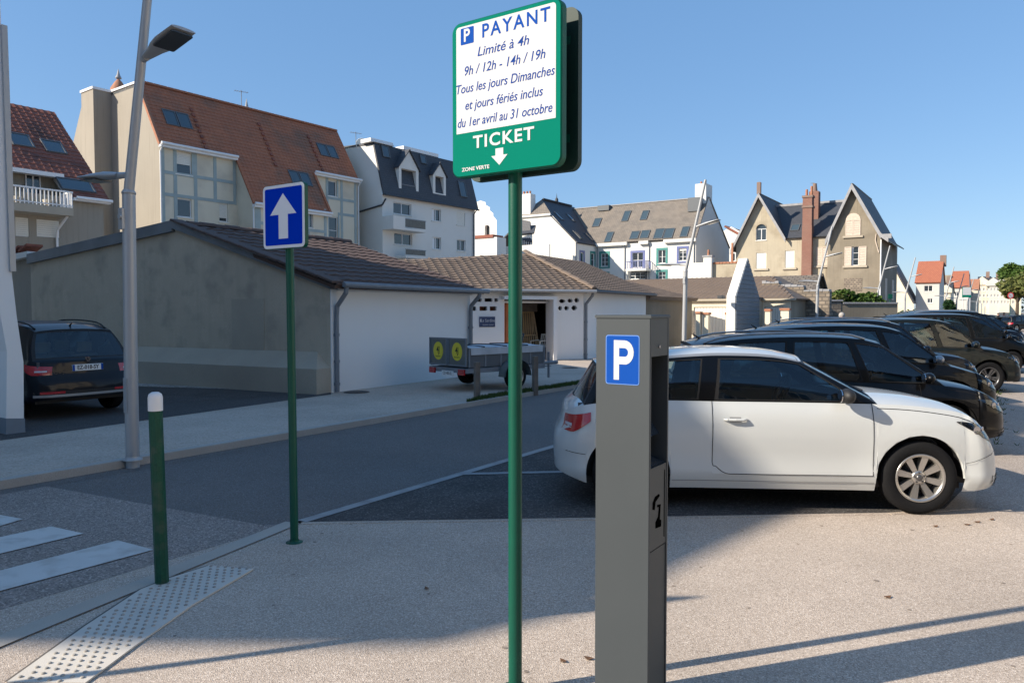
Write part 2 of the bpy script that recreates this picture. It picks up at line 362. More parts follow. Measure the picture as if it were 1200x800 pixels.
def leafM(name, c, c2):
    m, nt, b = nodes(name); N, L = nt.nodes, nt.links; b.inputs['Roughness'].default_value = .65; b.inputs['Specular IOR Level'].default_value = .2
    g = N.new('ShaderNodeNewGeometry'); x = N.new('ShaderNodeMix'); x.data_type = 'RGBA'
    L.new(g.outputs['Random Per Island'], x.inputs[0]); x.inputs[6].default_value = (*c, 1); x.inputs[7].default_value = (*c2, 1)
    L.new(x.outputs[2], b.inputs['Base Color'])
    tr = N.new('ShaderNodeBsdfTranslucent'); L.new(x.outputs[2], tr.inputs[0]); ms = N.new('ShaderNodeMixShader'); ms.inputs[0].default_value = .3
    L.new(b.outputs[0], ms.inputs[1]); L.new(tr.outputs[0], ms.inputs[2]); L.new(ms.outputs[0], N['Material Output'].inputs[0]); return m
mt['leaf'] = leafM('leaf_green', (.05, .10, .02), (.10, .16, .035))
mt['leafdark'] = leafM('leaf_dark_green', (.015, .05, .02), (.04, .09, .03))
mt['leafpale'] = leafM('leaf_pale', (.10, .14, .04), (.20, .20, .07))
mt['grass'] = leafM('grass_blades', (.035, .07, .015), (.09, .12, .035))
def txt(s, size, pl, a, b, mat, parent, name='lettering', sx=1, shear=0, align='CENTER', ext=.0006, d=.001, off=0, spacing=1):
    cu = bpy.data.curves.new(name, 'FONT'); cu.body = s; cu.size = size; cu.shear = shear; cu.align_x = align; cu.align_y = 'CENTER'
    cu.extrude = ext; cu.offset = off; cu.space_character = spacing; cu.resolution_u = 4
    t = bpy.data.objects.new(name, cu); COL.objects.link(t)
    dg = bpy.context.evaluated_depsgraph_get(); me = bpy.data.meshes.new_from_object(t.evaluated_get(dg)); me.name = name
    bpy.data.objects.remove(t); bpy.data.curves.remove(cu)
    for v in me.vertices:
        v.co = pl.p(a + v.co.x * sx, b + v.co.y, d + v.co.z)
    me.materials.clear(); me.materials.append(mat)
    o = bpy.data.objects.new(name, me); COL.objects.link(o); o.parent = parent; return o
# ------------------------------------------------------------------ ground
UX, UY = 580 / 867, 1.0; _l = math.hypot(UX, UY); U = Vector((UX / _l, UY / _l, 0)); V = Vector((U.y, -U.x, 0))
def sheet(name, pts, z, mat, kind='structure', parent=None, thick=0):
    """flat sheet; pts are world points"""
    b = MB(); P = [(p[0], p[1]) for p in pts]; ar = sum(P[i][0] * P[(i + 1) % len(P)][1] - P[(i + 1) % len(P)][0] * P[i][1] for i in range(len(P)))
    if ar < 0: P = P[::-1]
    if thick: b.prism(IDP, P, z - thick, z)
    else: b.wall(IDP.shift(0, 0, z), P)
    o = b.build(name, mat, parent)
    if kind: o['kind'] = kind
    return o
PAV = .09
K0 = gnd(0, 574, 0); KD = U                                   # far kerb line
kerbA = gnd(550, 477, 0); kdir = (kerbA - K0); kdir.z = 0; kdir.normalize()
kn = Vector((-kdir.y, kdir.x, 0))                             # towards the garages
W0 = gnd(345, 612); W1 = gnd(645, 523); wdir = (W1 - W0).normalized(); wn_ = Vector((wdir.y, -wdir.x, 0))   # bay line, towards the bays
sheet('ground', [(-3000, -400), (3000, -400), (3000, 4500), (-3000, 4500)], -.02, mt['earth'])
sheet('near_pavement', [(-14, -6), (30, -6), (30, 14), (3.0, 14), (3.0, 7.1), (W0.x + .6, W0.y + .22), W0 - wdir * .1, W0 - wdir * 12, (-14, 1)], 0, mt['agg'])
ra = [gnd(345, 612), gnd(310, 615), gnd(60, 571)]
sheet('road', [W0, gnd(310, 615.5), gnd(62, 571), K0 + kdir * .3, K0 + kdir * 220, W0 + wdir * 220], 0, mt['asphalt'])
sheet('crossing_pavement', [W0 - wdir * .0, gnd(310, 615.5), gnd(62, 571), K0 + kdir * .3, K0 - kdir * 9, W0 - wdir * 12], .0015, mt['agg_cross'])
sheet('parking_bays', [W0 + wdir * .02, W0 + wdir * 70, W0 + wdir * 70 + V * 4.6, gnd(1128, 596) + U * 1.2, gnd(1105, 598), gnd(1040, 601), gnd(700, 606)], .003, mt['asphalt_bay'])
P0 = gnd(1142, 594)
sheet('right_path', [P0 + V * .0, P0 + U * 160, P0 + U * 160 + V * 9, P0 + V * 9 - U * 1.0], .0015, mt['path'])
# far pavement is a real step up
b = MB(); q0 = K0 - kdir * 12 + kn * .14; q1 = K0 + kdir * 150 + kn * .14
far = [q0, q1, q1 + kn * 14, q0 + kn * 34]
b.prism(IDP, [(p.x, p.y) for p in far], -.3, PAV); b.build('far_pavement', mt['pave'], kind='structure')
kb = MB(); n = 0
kroot = MB(); a0, a1 = K0 - kdir * 12, K0 + kdir * 150
kp = [(a0.x, a0.y), (a1.x, a1.y), ((a1 + kn * .14).x, (a1 + kn * .14).y), ((a0 + kn * .14).x, (a0 + kn * .14).y)]
kroot.prism(IDP, kp, -.3, PAV + .004); kerb = kroot.build('kerb', mt['kerbstone'], kind='structure')
sheet('gutter', [K0 - kdir * 12 - kn * .22, K0 + kdir * 150 - kn * .22, a1, a0], .0035, mt['asphalt'])
# driveway of the dark car
dr = [gnd(-60, 524, PAV), gnd(30, 512, PAV), gnd(388, 462, PAV), gnd(388, 458, PAV), gnd(160, 450, PAV), gnd(-200, 440, PAV), gnd(-260, 480, PAV)]
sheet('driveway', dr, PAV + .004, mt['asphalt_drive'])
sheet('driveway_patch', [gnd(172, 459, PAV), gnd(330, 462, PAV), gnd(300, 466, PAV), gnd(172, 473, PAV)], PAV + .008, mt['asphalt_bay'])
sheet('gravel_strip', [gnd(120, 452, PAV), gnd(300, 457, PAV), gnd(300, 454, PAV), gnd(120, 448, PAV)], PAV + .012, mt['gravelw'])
# flush kerb band on our side
def strip(name, p, q, w, z, mat, n=None):
    d = (q - p).normalized(); nn = Vector((d.y, -d.x, 0)) * w / 2
    return sheet(name, [p + nn, q + nn, q - nn, p - nn], z, mat)
strip('flush_kerb', gnd(-40, 768), W0 - wdir * .02, .15, .007, mt['kerbflush'])
strip('kerb_joint', gnd(-40, 768) + V * .079, W0 + V * .079, .006, .008, mt['seam'])
strip('bay_line', W0 + wdir * .05 + V * .04, W0 + wdir * 70 + V * .04, .11, .008, mt['paint_old'])
# kerb between bays and our pavement
b = MB(); kq = [gnd(352, 613), gnd(700, 608), gnd(1042, 602), gnd(1142, 595)]
kroot = empty('bay_kerb', (0, 0, 0)); kroot['kind'] = 'structure'
bk = MB().bbox(IDP, -.494, .494, -.03, .03, -.002, .005, .001).mesh('kerb_stone', mt['agg'])
for i in range(3):
    p, q = kq[i], kq[i + 1]; L_ = (q - p).length; d = (q - p).normalized(); nn = max(1, round(L_))
    for k in range(nn):
        c = p + d * (L_ * (k + .5) / nn); c.z = 0
        inst(bk, 'kerb_stone', Matrix.Translation(c) @ Matrix.Rotation(math.atan2(d.y, d.x), 4, 'Z') @ Matrix.Diagonal((L_ / nn, 1, 1, 1)), kroot)
strip('bay_divider_line', gnd(535, 556), gnd(672, 553), .10, .009, mt['paint_old'])
for k in range(1, 9):
    c = gnd(672, 553) + (U * (2.62 / U.y)) * k
    strip('bay_divider_line', c - Vector((1.5, 0, 0)), c + Vector((3.0, -.2, 0)), .10, .009, mt['paint_old'])
for st in ([(-70, 604), (0, 604), (27, 609), (0, 617), (-90, 635)], [(-70, 645), (60, 617.5), (98, 626), (-60, 664)], [(-80, 690), (138, 634), (180, 645), (-80, 715)]):
    sheet('crossing_stripe', [gnd(*p) for p in st], .009, mt['paint_line'])
# tactile paving
TP = [(8, 801), (100, 735), (165, 692), (195, 680), (245, 664), (297, 668), (226, 710), (160, 757), (100, 802)]
sheet('tactile_paving', [gnd(*p) for p in TP] , .012, mt['tactile'], thick=.01)
edge = [gnd(*p) for p in TP[:5]]
for i in range(4): strip('tactile_joint', edge[i] - V * .01, edge[i + 1] - V * .01, .018, .009, mt['seam'])
b = MB(); ax = (gnd(245, 664) - gnd(8, 801)).normalized(); bx = Vector((ax.y, -ax.x, 0)); o0 = gnd(8, 801)
poly = [gnd(*p) for p in TP]
def inside(p, P):
    c = False; j = len(P) - 1
    for i in range(len(P)):
        if (P[i].y > p.y) != (P[j].y > p.y) and p.x < (P[j].x - P[i].x) * (p.y - P[i].y) / (P[j].y - P[i].y) + P[i].x: c = not c
        j = i
    return c
for i in range(-8, 90):
    for j in range(-4, 20):
        p = o0 + ax * (i * .050) + bx * (j * .055 + (.0275 if i % 2 else 0) )
        if inside(p, poly) and inside(p + Vector((.035, 0, 0)), poly) and inside(p - Vector((.035, 0, 0)), poly):
            b.lathe([(.0115, 0), (.0105, .005), (.007, .007), (.0001, .0075)], 8, Matrix.Translation((p.x, p.y, .012)))
b.build('tactile_studs', M_('worn_shaded_stud', (.38, .35, .31), .8, var=.3, sc1=8), kind='stuff')  # stud tone paints in wear and the dots' small shadows
for px, py, w in ((418, 459.5, .55), (668, 431, .5), (752, 440, .6), (640, 429, .35)):
    c = gnd(px, py, PAV); m_ = MB().lathe([(.0001, .006), (w * .5 - .05, .006), (w * .5, .0)], 24)
    o = m_.build('manhole_cover', mt['iron'], kind='structure'); o.location = (c.x, c.y, PAV + .008)
# grass strip along the far kerb
b = MB(); g0 = gnd(548, 471, PAV); g1 = gnd(706, 446, PAV); gd = g1 - g0
for i in range(5200):
    t = random.random(); w = (random.random() ** .8) * (.06 + .28 * min(1, t * 5)) * min(1, t * 9 + .2); c = g0 + gd * t + kn * w
    if random.random() < .25 and math.sin(t * 40) > .3: continue
    h = random.uniform(.02, .075); a = random.uniform(0, 6.28); dx, dy = math.cos(a) * .012, math.sin(a) * .012; lx, ly = random.uniform(-.03, .03), random.uniform(-.03, .03)
    b.add([(c.x - dx, c.y - dy, PAV), (c.x + dx, c.y + dy, PAV), (c.x + lx, c.y + ly, PAV + h)], [(0, 1, 2)])
b.build('grass', mt['grass'], kind='stuff')
b = MB()
for i in range(150):
    c = P0 + U * (random.uniform(0, 1) ** .7 * 9 + 3.5) + V * random.gauss(.0, .14); h = random.uniform(.02, .10); a = random.uniform(0, 6.28)
    for k in range(3):
        a += 2; b.add([(c.x, c.y, .006), (c.x + math.cos(a) * .02, c.y + math.sin(a) * .02, .006), (c.x + math.cos(a) * .05, c.y + math.sin(a) * .05, h)], [(0, 1, 2)])
b.build('kerb_weeds', mt['grass'], kind='stuff')
b = MB()
for px, py in [(228 + 600, 781 - 130)] * 0 + [(660, 775), (690, 772), (1145, 612), (1133, 615), (1162, 609), (1096, 617), (1040, 700), (500, 690)]:
    c = gnd(px, py); a = random.uniform(0, 3); s_ = .022
    b.add([(c.x + s_ * math.cos(a + k * 1.57) * (1.6 if k % 2 else .7), c.y + s_ * math.sin(a + k * 1.57), .006 + .006 * (k % 2)) for k in range(4)], [(0, 1, 2, 3)])
b.build('dry_leaves', mt['leafdry'], kind='stuff')

b = MB()
for i in range(90):
    x, y = random.uniform(-3, 7), random.uniform(2.6, 6.2); r_ = random.uniform(.006, .018); n = 9
    b.add([(x + r_ * random.uniform(.7, 1.2) * math.cos(k * 6.283 / n), y + r_ * random.uniform(.7, 1.2) * math.sin(k * 6.283 / n), .0022) for k in range(n)], [tuple(range(n))])
b.build('gum_spots', M_('old_gum', (.27, .22, .18), .9, var=.3), kind='stuff')
# ------------------------------------------------------------------ building helpers
def tile_mesh(b, pl, a, q, w, h, lift=.03, wave=.022):
    prof = ((0, .45), (.17, 1), (.34, .45), (.55, 0), (.8, 0), (1, .45))
    lo = [pl.p(a + t * w, q, lift + wave * k) for t, k in prof]; hi = [pl.p(a + t * w, q + h, wave * k + .004) for t, k in prof]
    bt = [pl.p(a + t * w, q, wave * k * .5) for t, k in prof]
    n = len(prof); b.add(lo + hi, [(i, i + 1, i + 1 + n, i + n) for i in range(n - 1)]); b.add(bt + lo, [(i, i + 1, i + 1 + n, i + n) for i in range(n - 1)])
def tile_field(parent, pl, a0, a1, b0, b1, tw, th, mat, each=False, ok=None, name='roof_tile'):
    na = max(1, round((a1 - a0) / tw)); nb = max(1, round((b1 - b0) / th)); w = (a1 - a0) / na; h = (b1 - b0) / nb
    if each:
        bb = MB(); tile_mesh(bb, IDP, 0, 0, w, h * 1.12); me = bb.mesh(name, mat)
        rot = Matrix((pl.r, pl.u, pl.n)).transposed().to_4x4(); k = 0
        for j in range(nb):
            for i in range(na):
                a, q = a0 + i * w, b0 + j * h
                if ok and not ok(a + w / 2, q + h / 2): continue
                M = Matrix.Translation(pl.p(a, q, random.uniform(0, .006))) @ rot @ Matrix.Rotation(random.uniform(-.008, .008), 4, 'Z'); inst(me, name, M, parent); k += 1
        return k
    bb = MB()
    for j in range(nb):
        for i in range(na):
            a, q = a0 + i * w, b0 + j * h
            if ok and not ok(a + w / 2, q + h / 2): continue
            tile_mesh(bb, pl, a + random.uniform(-.004, .004), q, w, h * 1.1, .03 + random.uniform(0, .008))
    o = bb.build(name + 's', mat, parent); o['kind'] = 'stuff'; return na * nb
def rect(fr, pl, x0, yt, x1, yb):
    a = [fr.hit(x, (yt + yb) / 2, pl)[0] for x in (x0, x1)]; xm = (x0 + x1) / 2
    return (min(a), fr.hit(xm, yb, pl)[1], max(a), fr.hit(xm, yt, pl)[1])
def bars(b, pl, a0, b0, a1, b1, w, d0, d1):
    b.bbox(pl, a0, a1, b0, b0 + w, d0, d1); b.bbox(pl, a0, a1, b1 - w, b1, d0, d1)
    b.bbox(pl, a0, a0 + w, b0 + w, b1 - w, d0, d1); b.bbox(pl, a1 - w, a1, b0 + w, b1 - w, d0, d1)
def window(parent, pl, r, depth=.15, frame='pvc', nv=1, nh=0, shutter=0, surround=None, sill=True, sw=.12, glass='winglass', fw=.06, curtain=False, name='window', label=None):
    a0, b0, a1, b1 = r; b = MB(); bars(b, pl, a0, b0, a1, b1, fw, -depth, -depth + .06)
    for i in range(nv): c = a0 + (a1 - a0) * (i + 1) / (nv + 1); b.bbox(pl, c - fw * .6, c + fw * .6, b0 + fw, b1 - fw, -depth + .002, -depth + .058)
    for i in range(nh): c = b0 + (b1 - b0) * (i + 1) / (nh + 1); b.bbox(pl, a0 + fw, a1 - fw, c - .02, c + .02, -depth + .004, -depth + .054)
    w = b.build(name, mt[frame], parent)
    if label: w['label'] = label
    MB().bbox(pl, a0 + .01, a1 - .01, b0 + .01, b1 - .01, -depth + .006, -depth + .026).build('pane', mt[glass], w)
    if curtain:
        MB().bbox(pl, a0 + .05, a0 + (a1 - a0) * .4, b0 + .05, b1 - .05, -depth + .027, -depth + .03).build('curtain', mt['pvc'], w)
    if shutter:
        b = MB(); y = b1 - (b1 - b0) * shutter; n = max(3, int((b1 - y) / .09)); h = (b1 - y) / n
        for i in range(n): b.bbox(pl, a0 + .005, a1 - .005, y + i * h + .008, y + (i + 1) * h, -depth + .06, -depth + .085)
        b.build('roller_shutter', mt['plasticwhite'], w)
    if sill: MB().bbox(pl, a0 - .06, a1 + .06, b0 - .07, b0 - .003, -.02, .06).build('sill', mt['conc_ledge'] if frame != 'pvc' else mt['white_clean'], w)
    if surround:
        b = MB(); s_ = sw; b.bbox(pl, a0 - s_, a1 + s_, b1 + .002, b1 + s_, -.01, .035); b.bbox(pl, a0 - s_, a1 + s_, b0 - s_, b0 - .002, -.01, .045)
        b.bbox(pl, a0 - s_, a0 - .002, b0, b1, -.01, .035); b.bbox(pl, a1 + .002, a1 + s_, b0, b1, -.01, .035); b.build('window_surround', mt[surround], w)
    return w
def velux(parent, pl, a, q, w, h, n=1, open_=0):
    b = MB()
    for i in range(n):
        x = a + (i - (n - 1) / 2) * (w + .06); bars(b, pl, x - w / 2, q - h / 2, x + w / 2, q + h / 2, .07, -.02, .10)
    o = b.build('roof_window', mt['greyframe'], parent); b = MB()
    for i in range(n):
        x = a + (i - (n - 1) / 2) * (w + .06); b.bbox(pl, x - w / 2 + .06, x + w / 2 - .06, q - h / 2 + .06, q + h / 2 - .06, 0, .07)
    b.build('pane', mt['veluxglass'], o); return o
def gutter(parent, p0, p1, r=.07, m='pvc'):
    MB().cyl(p0, p1, r, n=8).build('gutter', mt[m], parent)
def pipe(parent, pts, r=.045, m='pvc', n=8):
    b = MB().tube(pts, r, n)
    for q in pts[1:-1]: b.ell(q, (r, r, r), 8, 5)
    o = b.build('downpipe', mt[m], parent)
    L_ = Vector(pts[-1]) - Vector(pts[-2])
    for t in (.25, .6, .9): q = Vector(pts[-2]) + L_ * t; MB().cyl(q - L_.normalized() * .03, q + L_.normalized() * .03, r * 1.25, n=8).build('pipe_clip', mt[m], o)
    return o
def slab(parent, name, pl, pts, t, mat, uv=True):
    o = MB().prism(pl, pts, -t, 0).build(name, mat, parent)
    if uv: uvplane(o, pl)
    return o
def roofpl(p_eave0, p_eave1, p_ridge):
    p_eave0, p_eave1, p_ridge = Vector(p_eave0), Vector(p_eave1), Vector(p_ridge); r = (p_eave1 - p_eave0).normalized()
    q = p_ridge - p_eave0; u = (q - r * q.dot(r)); return Pl(p_eave0, r, u)
def onpl(pl, p): q = Vector(p) - pl.o; return q.dot(pl.r), q.dot(pl.u)
def bld(name, fr, label, cat='building', group=None): return empty(name, fr.o, fr.ang, label, cat, group)

# ================================================================== garage 1 (stained gable, white front)
c = gnd(388, 460, PAV); far = gnd(551, 440, PAV)
G1 = Fr(c.x, c.y, far.x - c.x, far.y - c.y); L1 = (Vector((far.x, far.y, 0)) - G1.o).length
g1 = bld('garage', G1, 'garage with stained grey gable wall and blank white front under dark brown tiles')
gdir = Vector((-.895, .446, 0)); gl = G1.vec(gdir)
GP = Pl((0, 0, 0), -gl, (0, 0, 1))                                  # gable plane, a runs negative leftwards
aL = G1.hit(38, 400, GP)[0]; aPk, zPk = G1.hit(205, 262, GP); zE1 = G1.hit(388, 331, GP)[1]; zL = G1.hit(38, 300, GP)[1]
aFL = G1.hit(-120, 400, GP)[0]; aWL = G1.hit(13, 400, GP)[0]
zWL = G1.hit(13, 296, GP)[1]
b = MB().wall(GP, [(aL, -.4), (0, -.4), (0, zE1), (aPk, zPk), (aL, zL)])
b.build('gable_wall', mt['conc_stain'], g1)
# lit return at the far left: the gable continues behind a small corner
b = MB().wall(GP.shift(0, 0, -.10), [(aWL - .35, -.4), (aL, -.4), (aL, zL + .02), (aWL + .02, zWL)]); b.build('end_wall', mt['beige_render'], g1)
# ledge at the wall foot
p1 = G1.hit(180, 425, GP); p2 = G1.hit(380, 432, GP); zt, zt2 = .95, .62
b = MB(); aa = G1.hit(-80, 440, GP)[0]
for (x0, x1) in ((aa, -.0),):
    vs = [GP.p(x0, -.3, .45), GP.p(x1, -.3, .45), GP.p(x1, zt2, .45), GP.p(x0, zt2, .45), GP.p(x1 - .35, zt, .004), GP.p(x0, zt, .004), GP.p(x1, -.3, 0), GP.p(x1, zt2, 0)]
    b.add(vs, [(0, 1, 2, 3), (3, 2, 4, 5), (1, 6, 7, 2), (2, 7, 4)])
b.build('wall_ledge', mt['conc_ledge'], g1)
MB().bbox(GP, G1.hit(272, 380, GP)[0], G1.hit(310, 380, GP)[0], zt, G1.hit(290, 350, GP)[1], 0, .012).build('render_patch', mt['conc_ledge'], g1)
# white front with a real return
b = MB().wall(FRONT, [(0, -.4), (L1, -.4), (L1, zE1), (0, zE1)]); b.wall(sideplR(L1), [(0, -.4), (7, -.4), (7, zE1), (0, zE1)])
b.bbox(FRONT, -.0, .16, -.3, zE1 - .02, 0, .03); b.bbox(FRONT, .16, L1 - .01, zE1 - .16, zE1 - .02, 0, .09); b.build('front_wall', mt['white_wall'], g1)
# roof
pk = GP.p(aPk, zPk); rp = roofpl((-.12, -.32, zE1 - .06), (L1, -.32, zE1 - .06), (pk.x, pk.y, zPk)); ra_, rb_ = onpl(rp, pk)
slab(g1, 'roof', rp, [(ra_ + .0, rb_), (-.04, .0), (L1 + .35, 0), (L1 + .35, rb_)], .08, mt['tile_brown'])
sh = ra_ / rb_
tile_field(g1, rp, -.05, L1 + .33, -.04, rb_ + .02, .345, (rb_) / 13.01, mt['tile_brown'], each=True, ok=lambda a, q: a > sh * q + .02)
b = MB(); n = 13
me_v = MB().bbox(IDP, -.17, .17, 0, rb_ / n + .05, .02, .07, .015).mesh('verge_tile', mt['tile_brown'])
dv = (pk - rp.p(-.04, 0)); ln = dv.length; dvn = dv.normalized(); rr_ = dvn.cross(rp.n).normalized(); Mr = Matrix((rr_, dvn, rp.n)).transposed().to_4x4()
for i in range(n): inst(me_v, 'verge_tile', Matrix.Translation(rp.p(-.04, 0, .02) + dvn * (ln * i / n) + rr_ * .05) @ Mr @ Matrix.Rotation(.03, 4, 'X'), g1)
n = int((L1 + .4) / .36)
me_r = MB().prism(Pl((0, 0, 0), (0, 1, 0), (0, 0, 1)), [(.14 * math.cos(t), .10 * math.sin(t)) for t in [0, .52, 1.05, 1.57, 2.09, 2.62, 3.14]], 0, .40).mesh('ridge_tile', mt['tile_brown'])
for i in range(n): inst(me_r, 'ridge_tile', Matrix.Translation((pk.x + .3 + i * .36, pk.y, zPk + .0 + .01 * (i % 2))), g1)
# zinc coping along the gable
def cop(p, q, h=.24, t=.10):
    d = (q[0] - p[0], q[1] - p[1]); b = MB(); pts = [(p[0], p[1] - h), (q[0], q[1] - h), (q[0], q[1] + .02), (p[0], p[1] + .02)]
    if q[0] < p[0]: pts = pts[::-1]
    b.prism(GP, pts, -.25, t); return b.build('coping', mt['zinc'], g1)
cop((aL, zL + .03), (aPk, zPk + .05)); cop((aPk, zPk + .05), (.08, zE1 + .03), .17)
b = MB().prism(GP, [(aWL - .5, zWL - .30), (aL, zL - .02), (aL, zL + .13), (aWL - .5, zWL - .12)], -.3, .08); b.build('verge_board', mt['white_clean'], g1)
n = 4
for i in range(n):
    q = aWL - .5 + (aL - aWL + .5) * i / n; w = (aL - aWL + .5) / n; z = zWL - .11 + (zL - zWL + .26) * i / n
    MB().prism(GP, [(q, z), (q + w, z + .16), (q + w, z + .22), (q, z + .07)], -.35, .10).build('end_tile', mt['tile_red2'], g1)
gutter(g1, (.0, -.40, zE1 - .05), (L1 + .3, -.40, zE1 - .07), .06, 'pipe')
pipe(g1, [(.10, -.38, zE1 - .1), (.10, -.36, zE1 - .22), (.10, -.10, zE1 - .5), (.10, -.08, zE1 - .7), (.10, -.08, PAV + .02)], .05, 'pipe')
pipe(g1, [(L1 - .08, -.38, zE1 - .1), (L1 - .08, -.36, zE1 - .2), (L1 - .08, -.10, zE1 - .45), (L1 - .08, -.08, zE1 - .6), (L1 - .08, -.08, PAV)], .055, 'pipe')
b = MB().wall(Pl((L1 + 1, pk.y, 0), (-1, 0, 0), (0, 0, 1)), [(0, 0), (L1 + .8 - pk.x, 0), (L1 + .8 - pk.x, zPk - .1), (0, zPk - .1)]); b.build('back_wall', mt['conc_stain'], g1)

# ================================================================== garage 2 (open door, hipped tan roof)
q = gnd(683, 421, PAV); gd_ = Vector((.945, .327, 0)).normalized(); Gt = Fr(q.x, q.y, gd_.x, gd_.y); L2 = -Gt.hit(549, 400, FRONT)[0]
G2 = Fr(q.x - gd_.x * L2, q.y - gd_.y * L2, gd_.x, gd_.y)
g2 = bld('garage', G2, 'white garage with an open door and a pierced-block frieze under tan tiles')
zE2 = 2.62
ho = rect(G2, FRONT, 591, 352, 645, 423); ho = (ho[0], PAV, ho[2], G2.hit(618, 351, FRONT)[1])
holes = [ho]; cl = []
for (x0, x1) in ((556, 564.5), (568, 577), (579.5, 583.5)):
    cl += [rect(G2, FRONT, x0, 349.5, x1, 353.5)]
for (x0, x1) in ((552.8, 558), (562, 571), (574, 582)): cl += [rect(G2, FRONT, x0, 359, x1, 364)]
def octo(r):
    a0, b0, a1, b1 = r; w, h = a1 - a0, b1 - b0; return [(a0 + w * .25, b0), (a0 + w * .75, b0), (a1, b0 + h * .5), (a0 + w * .75, b1), (a0 + w * .25, b1), (a0, b0 + h * .5)]
cl2 = [octo(rect(G2, FRONT, x0, y0, x1, y1)) for x0, y0, x1, y1 in ((655, 350.5, 663, 355), (665, 350, 671.5, 354.5), (673, 349, 679, 354.5), (654, 358.5, 659, 363.5), (661, 358.5, 667, 363.5), (669.5, 358, 676.5, 363.5))]
cl = [r for r in cl if r[0] > .05]
b = MB().wall(FRONT, [(0, -.4), (ho[0], -.4), (ho[0], ho[3]), (ho[2], ho[3]), (ho[2], -.4), (L2, -.4), (L2, zE2), (0, zE2)], [(r[0], r[1], r[2], r[3]) for r in cl] + cl2, .16)
b.bbox(FRONT, ho[2] - .0, ho[2] + .14, -.1, ho[3] + .12, 0, .30); b.bbox(FRONT, ho[0] - .1, ho[2] - .001, ho[3], ho[3] + .12, 0, .30)
b.bbox(FRONT, ho[0] - .2, ho[0] - .002, PAV, ho[3], -.45, -.001); b.bbox(FRONT, ho[2] + .002, ho[2] + .2, PAV, ho[3], -.45, -.001)
b.build('front_wall', mt['white_wall'], g2)
b = MB().wall(Pl((L2 + .2, 5.2, 0), (-1, 0, 0), (0, 0, 1)), [(0, 0), (L2 + .2, 0), (L2 + .2, zE2), (0, zE2)]); b.box(.05, 0, zE2 - .12, L2, 5.2, zE2 - .06); b.wall(sideplR(.02), [(0, 0), (5.2, 0), (5.2, zE2), (0, zE2)]).wall(sidepl(L2 - .02), [(-5.2, 0), (0, 0), (0, zE2), (-5.2, zE2)]).build('inner_wall', mt['wood_post'], g2)
MB().wall(sidepl(0), [(-7, -.4), (0, -.4), (0, zE2), (-7, zE2)]).build('end_wall', mt['white_wall'], g2)
MB().box(0, -.01, .0, L2, 5.2, PAV + .02).build('garage_floor', mt['pave'], g2)
# inside the door: orange-brown folding door leaf in ribs, lattice panels, plastic chair
for i in range(4):
    x = ho[0] + .06 + i * .13
    MB().bbox(FRONT, x, x + .10, PAV, ho[3] - .12, -.42 - .03 * (i % 2), -.36 - .03 * (i % 2)).build('door_rib', mt['orange_door'], g2)
for r in cl[-3:]:
    for i in range(4): MB().bbox(FRONT, r[0] + i * (r[2] - r[0]) / 4, r[0] + (i + .7) * (r[2] - r[0]) / 4, r[1] - .1, r[3] + .1, -.40, -.34).build('door_rib', mt['orange_door'], g2)
MB().bbox(FRONT, ho[0], ho[2], ho[3] - .12, ho[3] - .05, -.3, -.15).build('door_track', mt['pvc'], g2)
MB().bbox(FRONT, ho[0], ho[2], ho[3] - .42, ho[3] - .13, -1.4, -1.3).build('door_pelmet', mt['wood_post'], g2)
def lattice(fr_pl, w, h, slats, label, loc):
    root = empty('lattice_panel', G2.o + G2.X * loc[0] + G2.Y * loc[1], G2.ang, label, 'lattice panel', 'slatted panels leaning in the open garage')
    root.location.z = PAV + .02; b = MB(); bars(b, fr_pl, 0, 0, w, h, .06, 0, .05); b.bbox(fr_pl, 0, w, h * .47, h * .47 + .06, 0, .05); b.build('frame', mt['redbrown'] if 'red' in label else mt['lattice'], root)
    for i in range(slats):
        x = .07 + (w - .14) * i / slats
        for k in (0, 1):
            y0, y1 = (.06, h * .47) if k == 0 else (h * .47 + .06, h - .06); o = .10 if k == 0 else .16
            MB().prism(fr_pl, [(x, y0), (x + .04, y0), (min(w - .04, x + .04 + o), y1), (min(w - .08, x + o), y1)], .012, .03).build('slat', mt['lattice'], root)
LP = Pl((0, 0, 0), (1, -.10, 0), (-.10, .18, 1))
w_ = ho[2] - ho[0]
lattice(LP, w_ * .62, 1.75, 13, 'pine slatted panel leaning inside the open garage door', (ho[0] + w_ * .42, 1.2))
MB_l = Pl((0, 0, 0), (1, .2, 0), (-.14, .2, 1)); lattice(MB_l, .22, 1.8, 1, 'red-brown edged panel standing behind the pine slatted one', (ho[0] + w_ * .30, 1.0))
def plastic_chair(x, y, rz):
    r = empty('plastic_chair', (x, y, PAV + .02), rz, 'white plastic garden chair standing just inside the open garage', 'chair'); m = mt['plasticwhite']
    for sx in (-1, 1):
        for sy in (-1, 1): MB().cyl((sx * .25, sy * .24, 0), (sx * .21, sy * .2, .43), .022, .026, 6).build('leg', m, r)
        MB().tube([(sx * .25, .22, .43), (sx * .27, .2, .64), (sx * .27, -.2, .66), (sx * .24, -.24, .45)], .02, 6).build('armrest', m, r)
    MB().prism(Pl((0, 0, .42), (1, 0, 0), (0, 1, 0)), rrect(.48, .46, .08), 0, .03).build('seat', m, r)
    b = MB(); bars(b, Pl((0, -.22, .46), (-1, 0, 0), (0, -.18, 1)), -.23, 0, .23, .44, .05, 0, .025)
    for i in range(3): b.bbox(Pl((0, -.22, .46), (-1, 0, 0), (0, -.18, 1)), -.13 + i * .11, -.09 + i * .11, .03, .41, .004, .02)
    b.build('backrest', m, r)
pc = G2.o + G2.X * (ho[2] - .12) + G2.Y * .75; plastic_chair(pc.x, pc.y, G2.ang + 1.9)
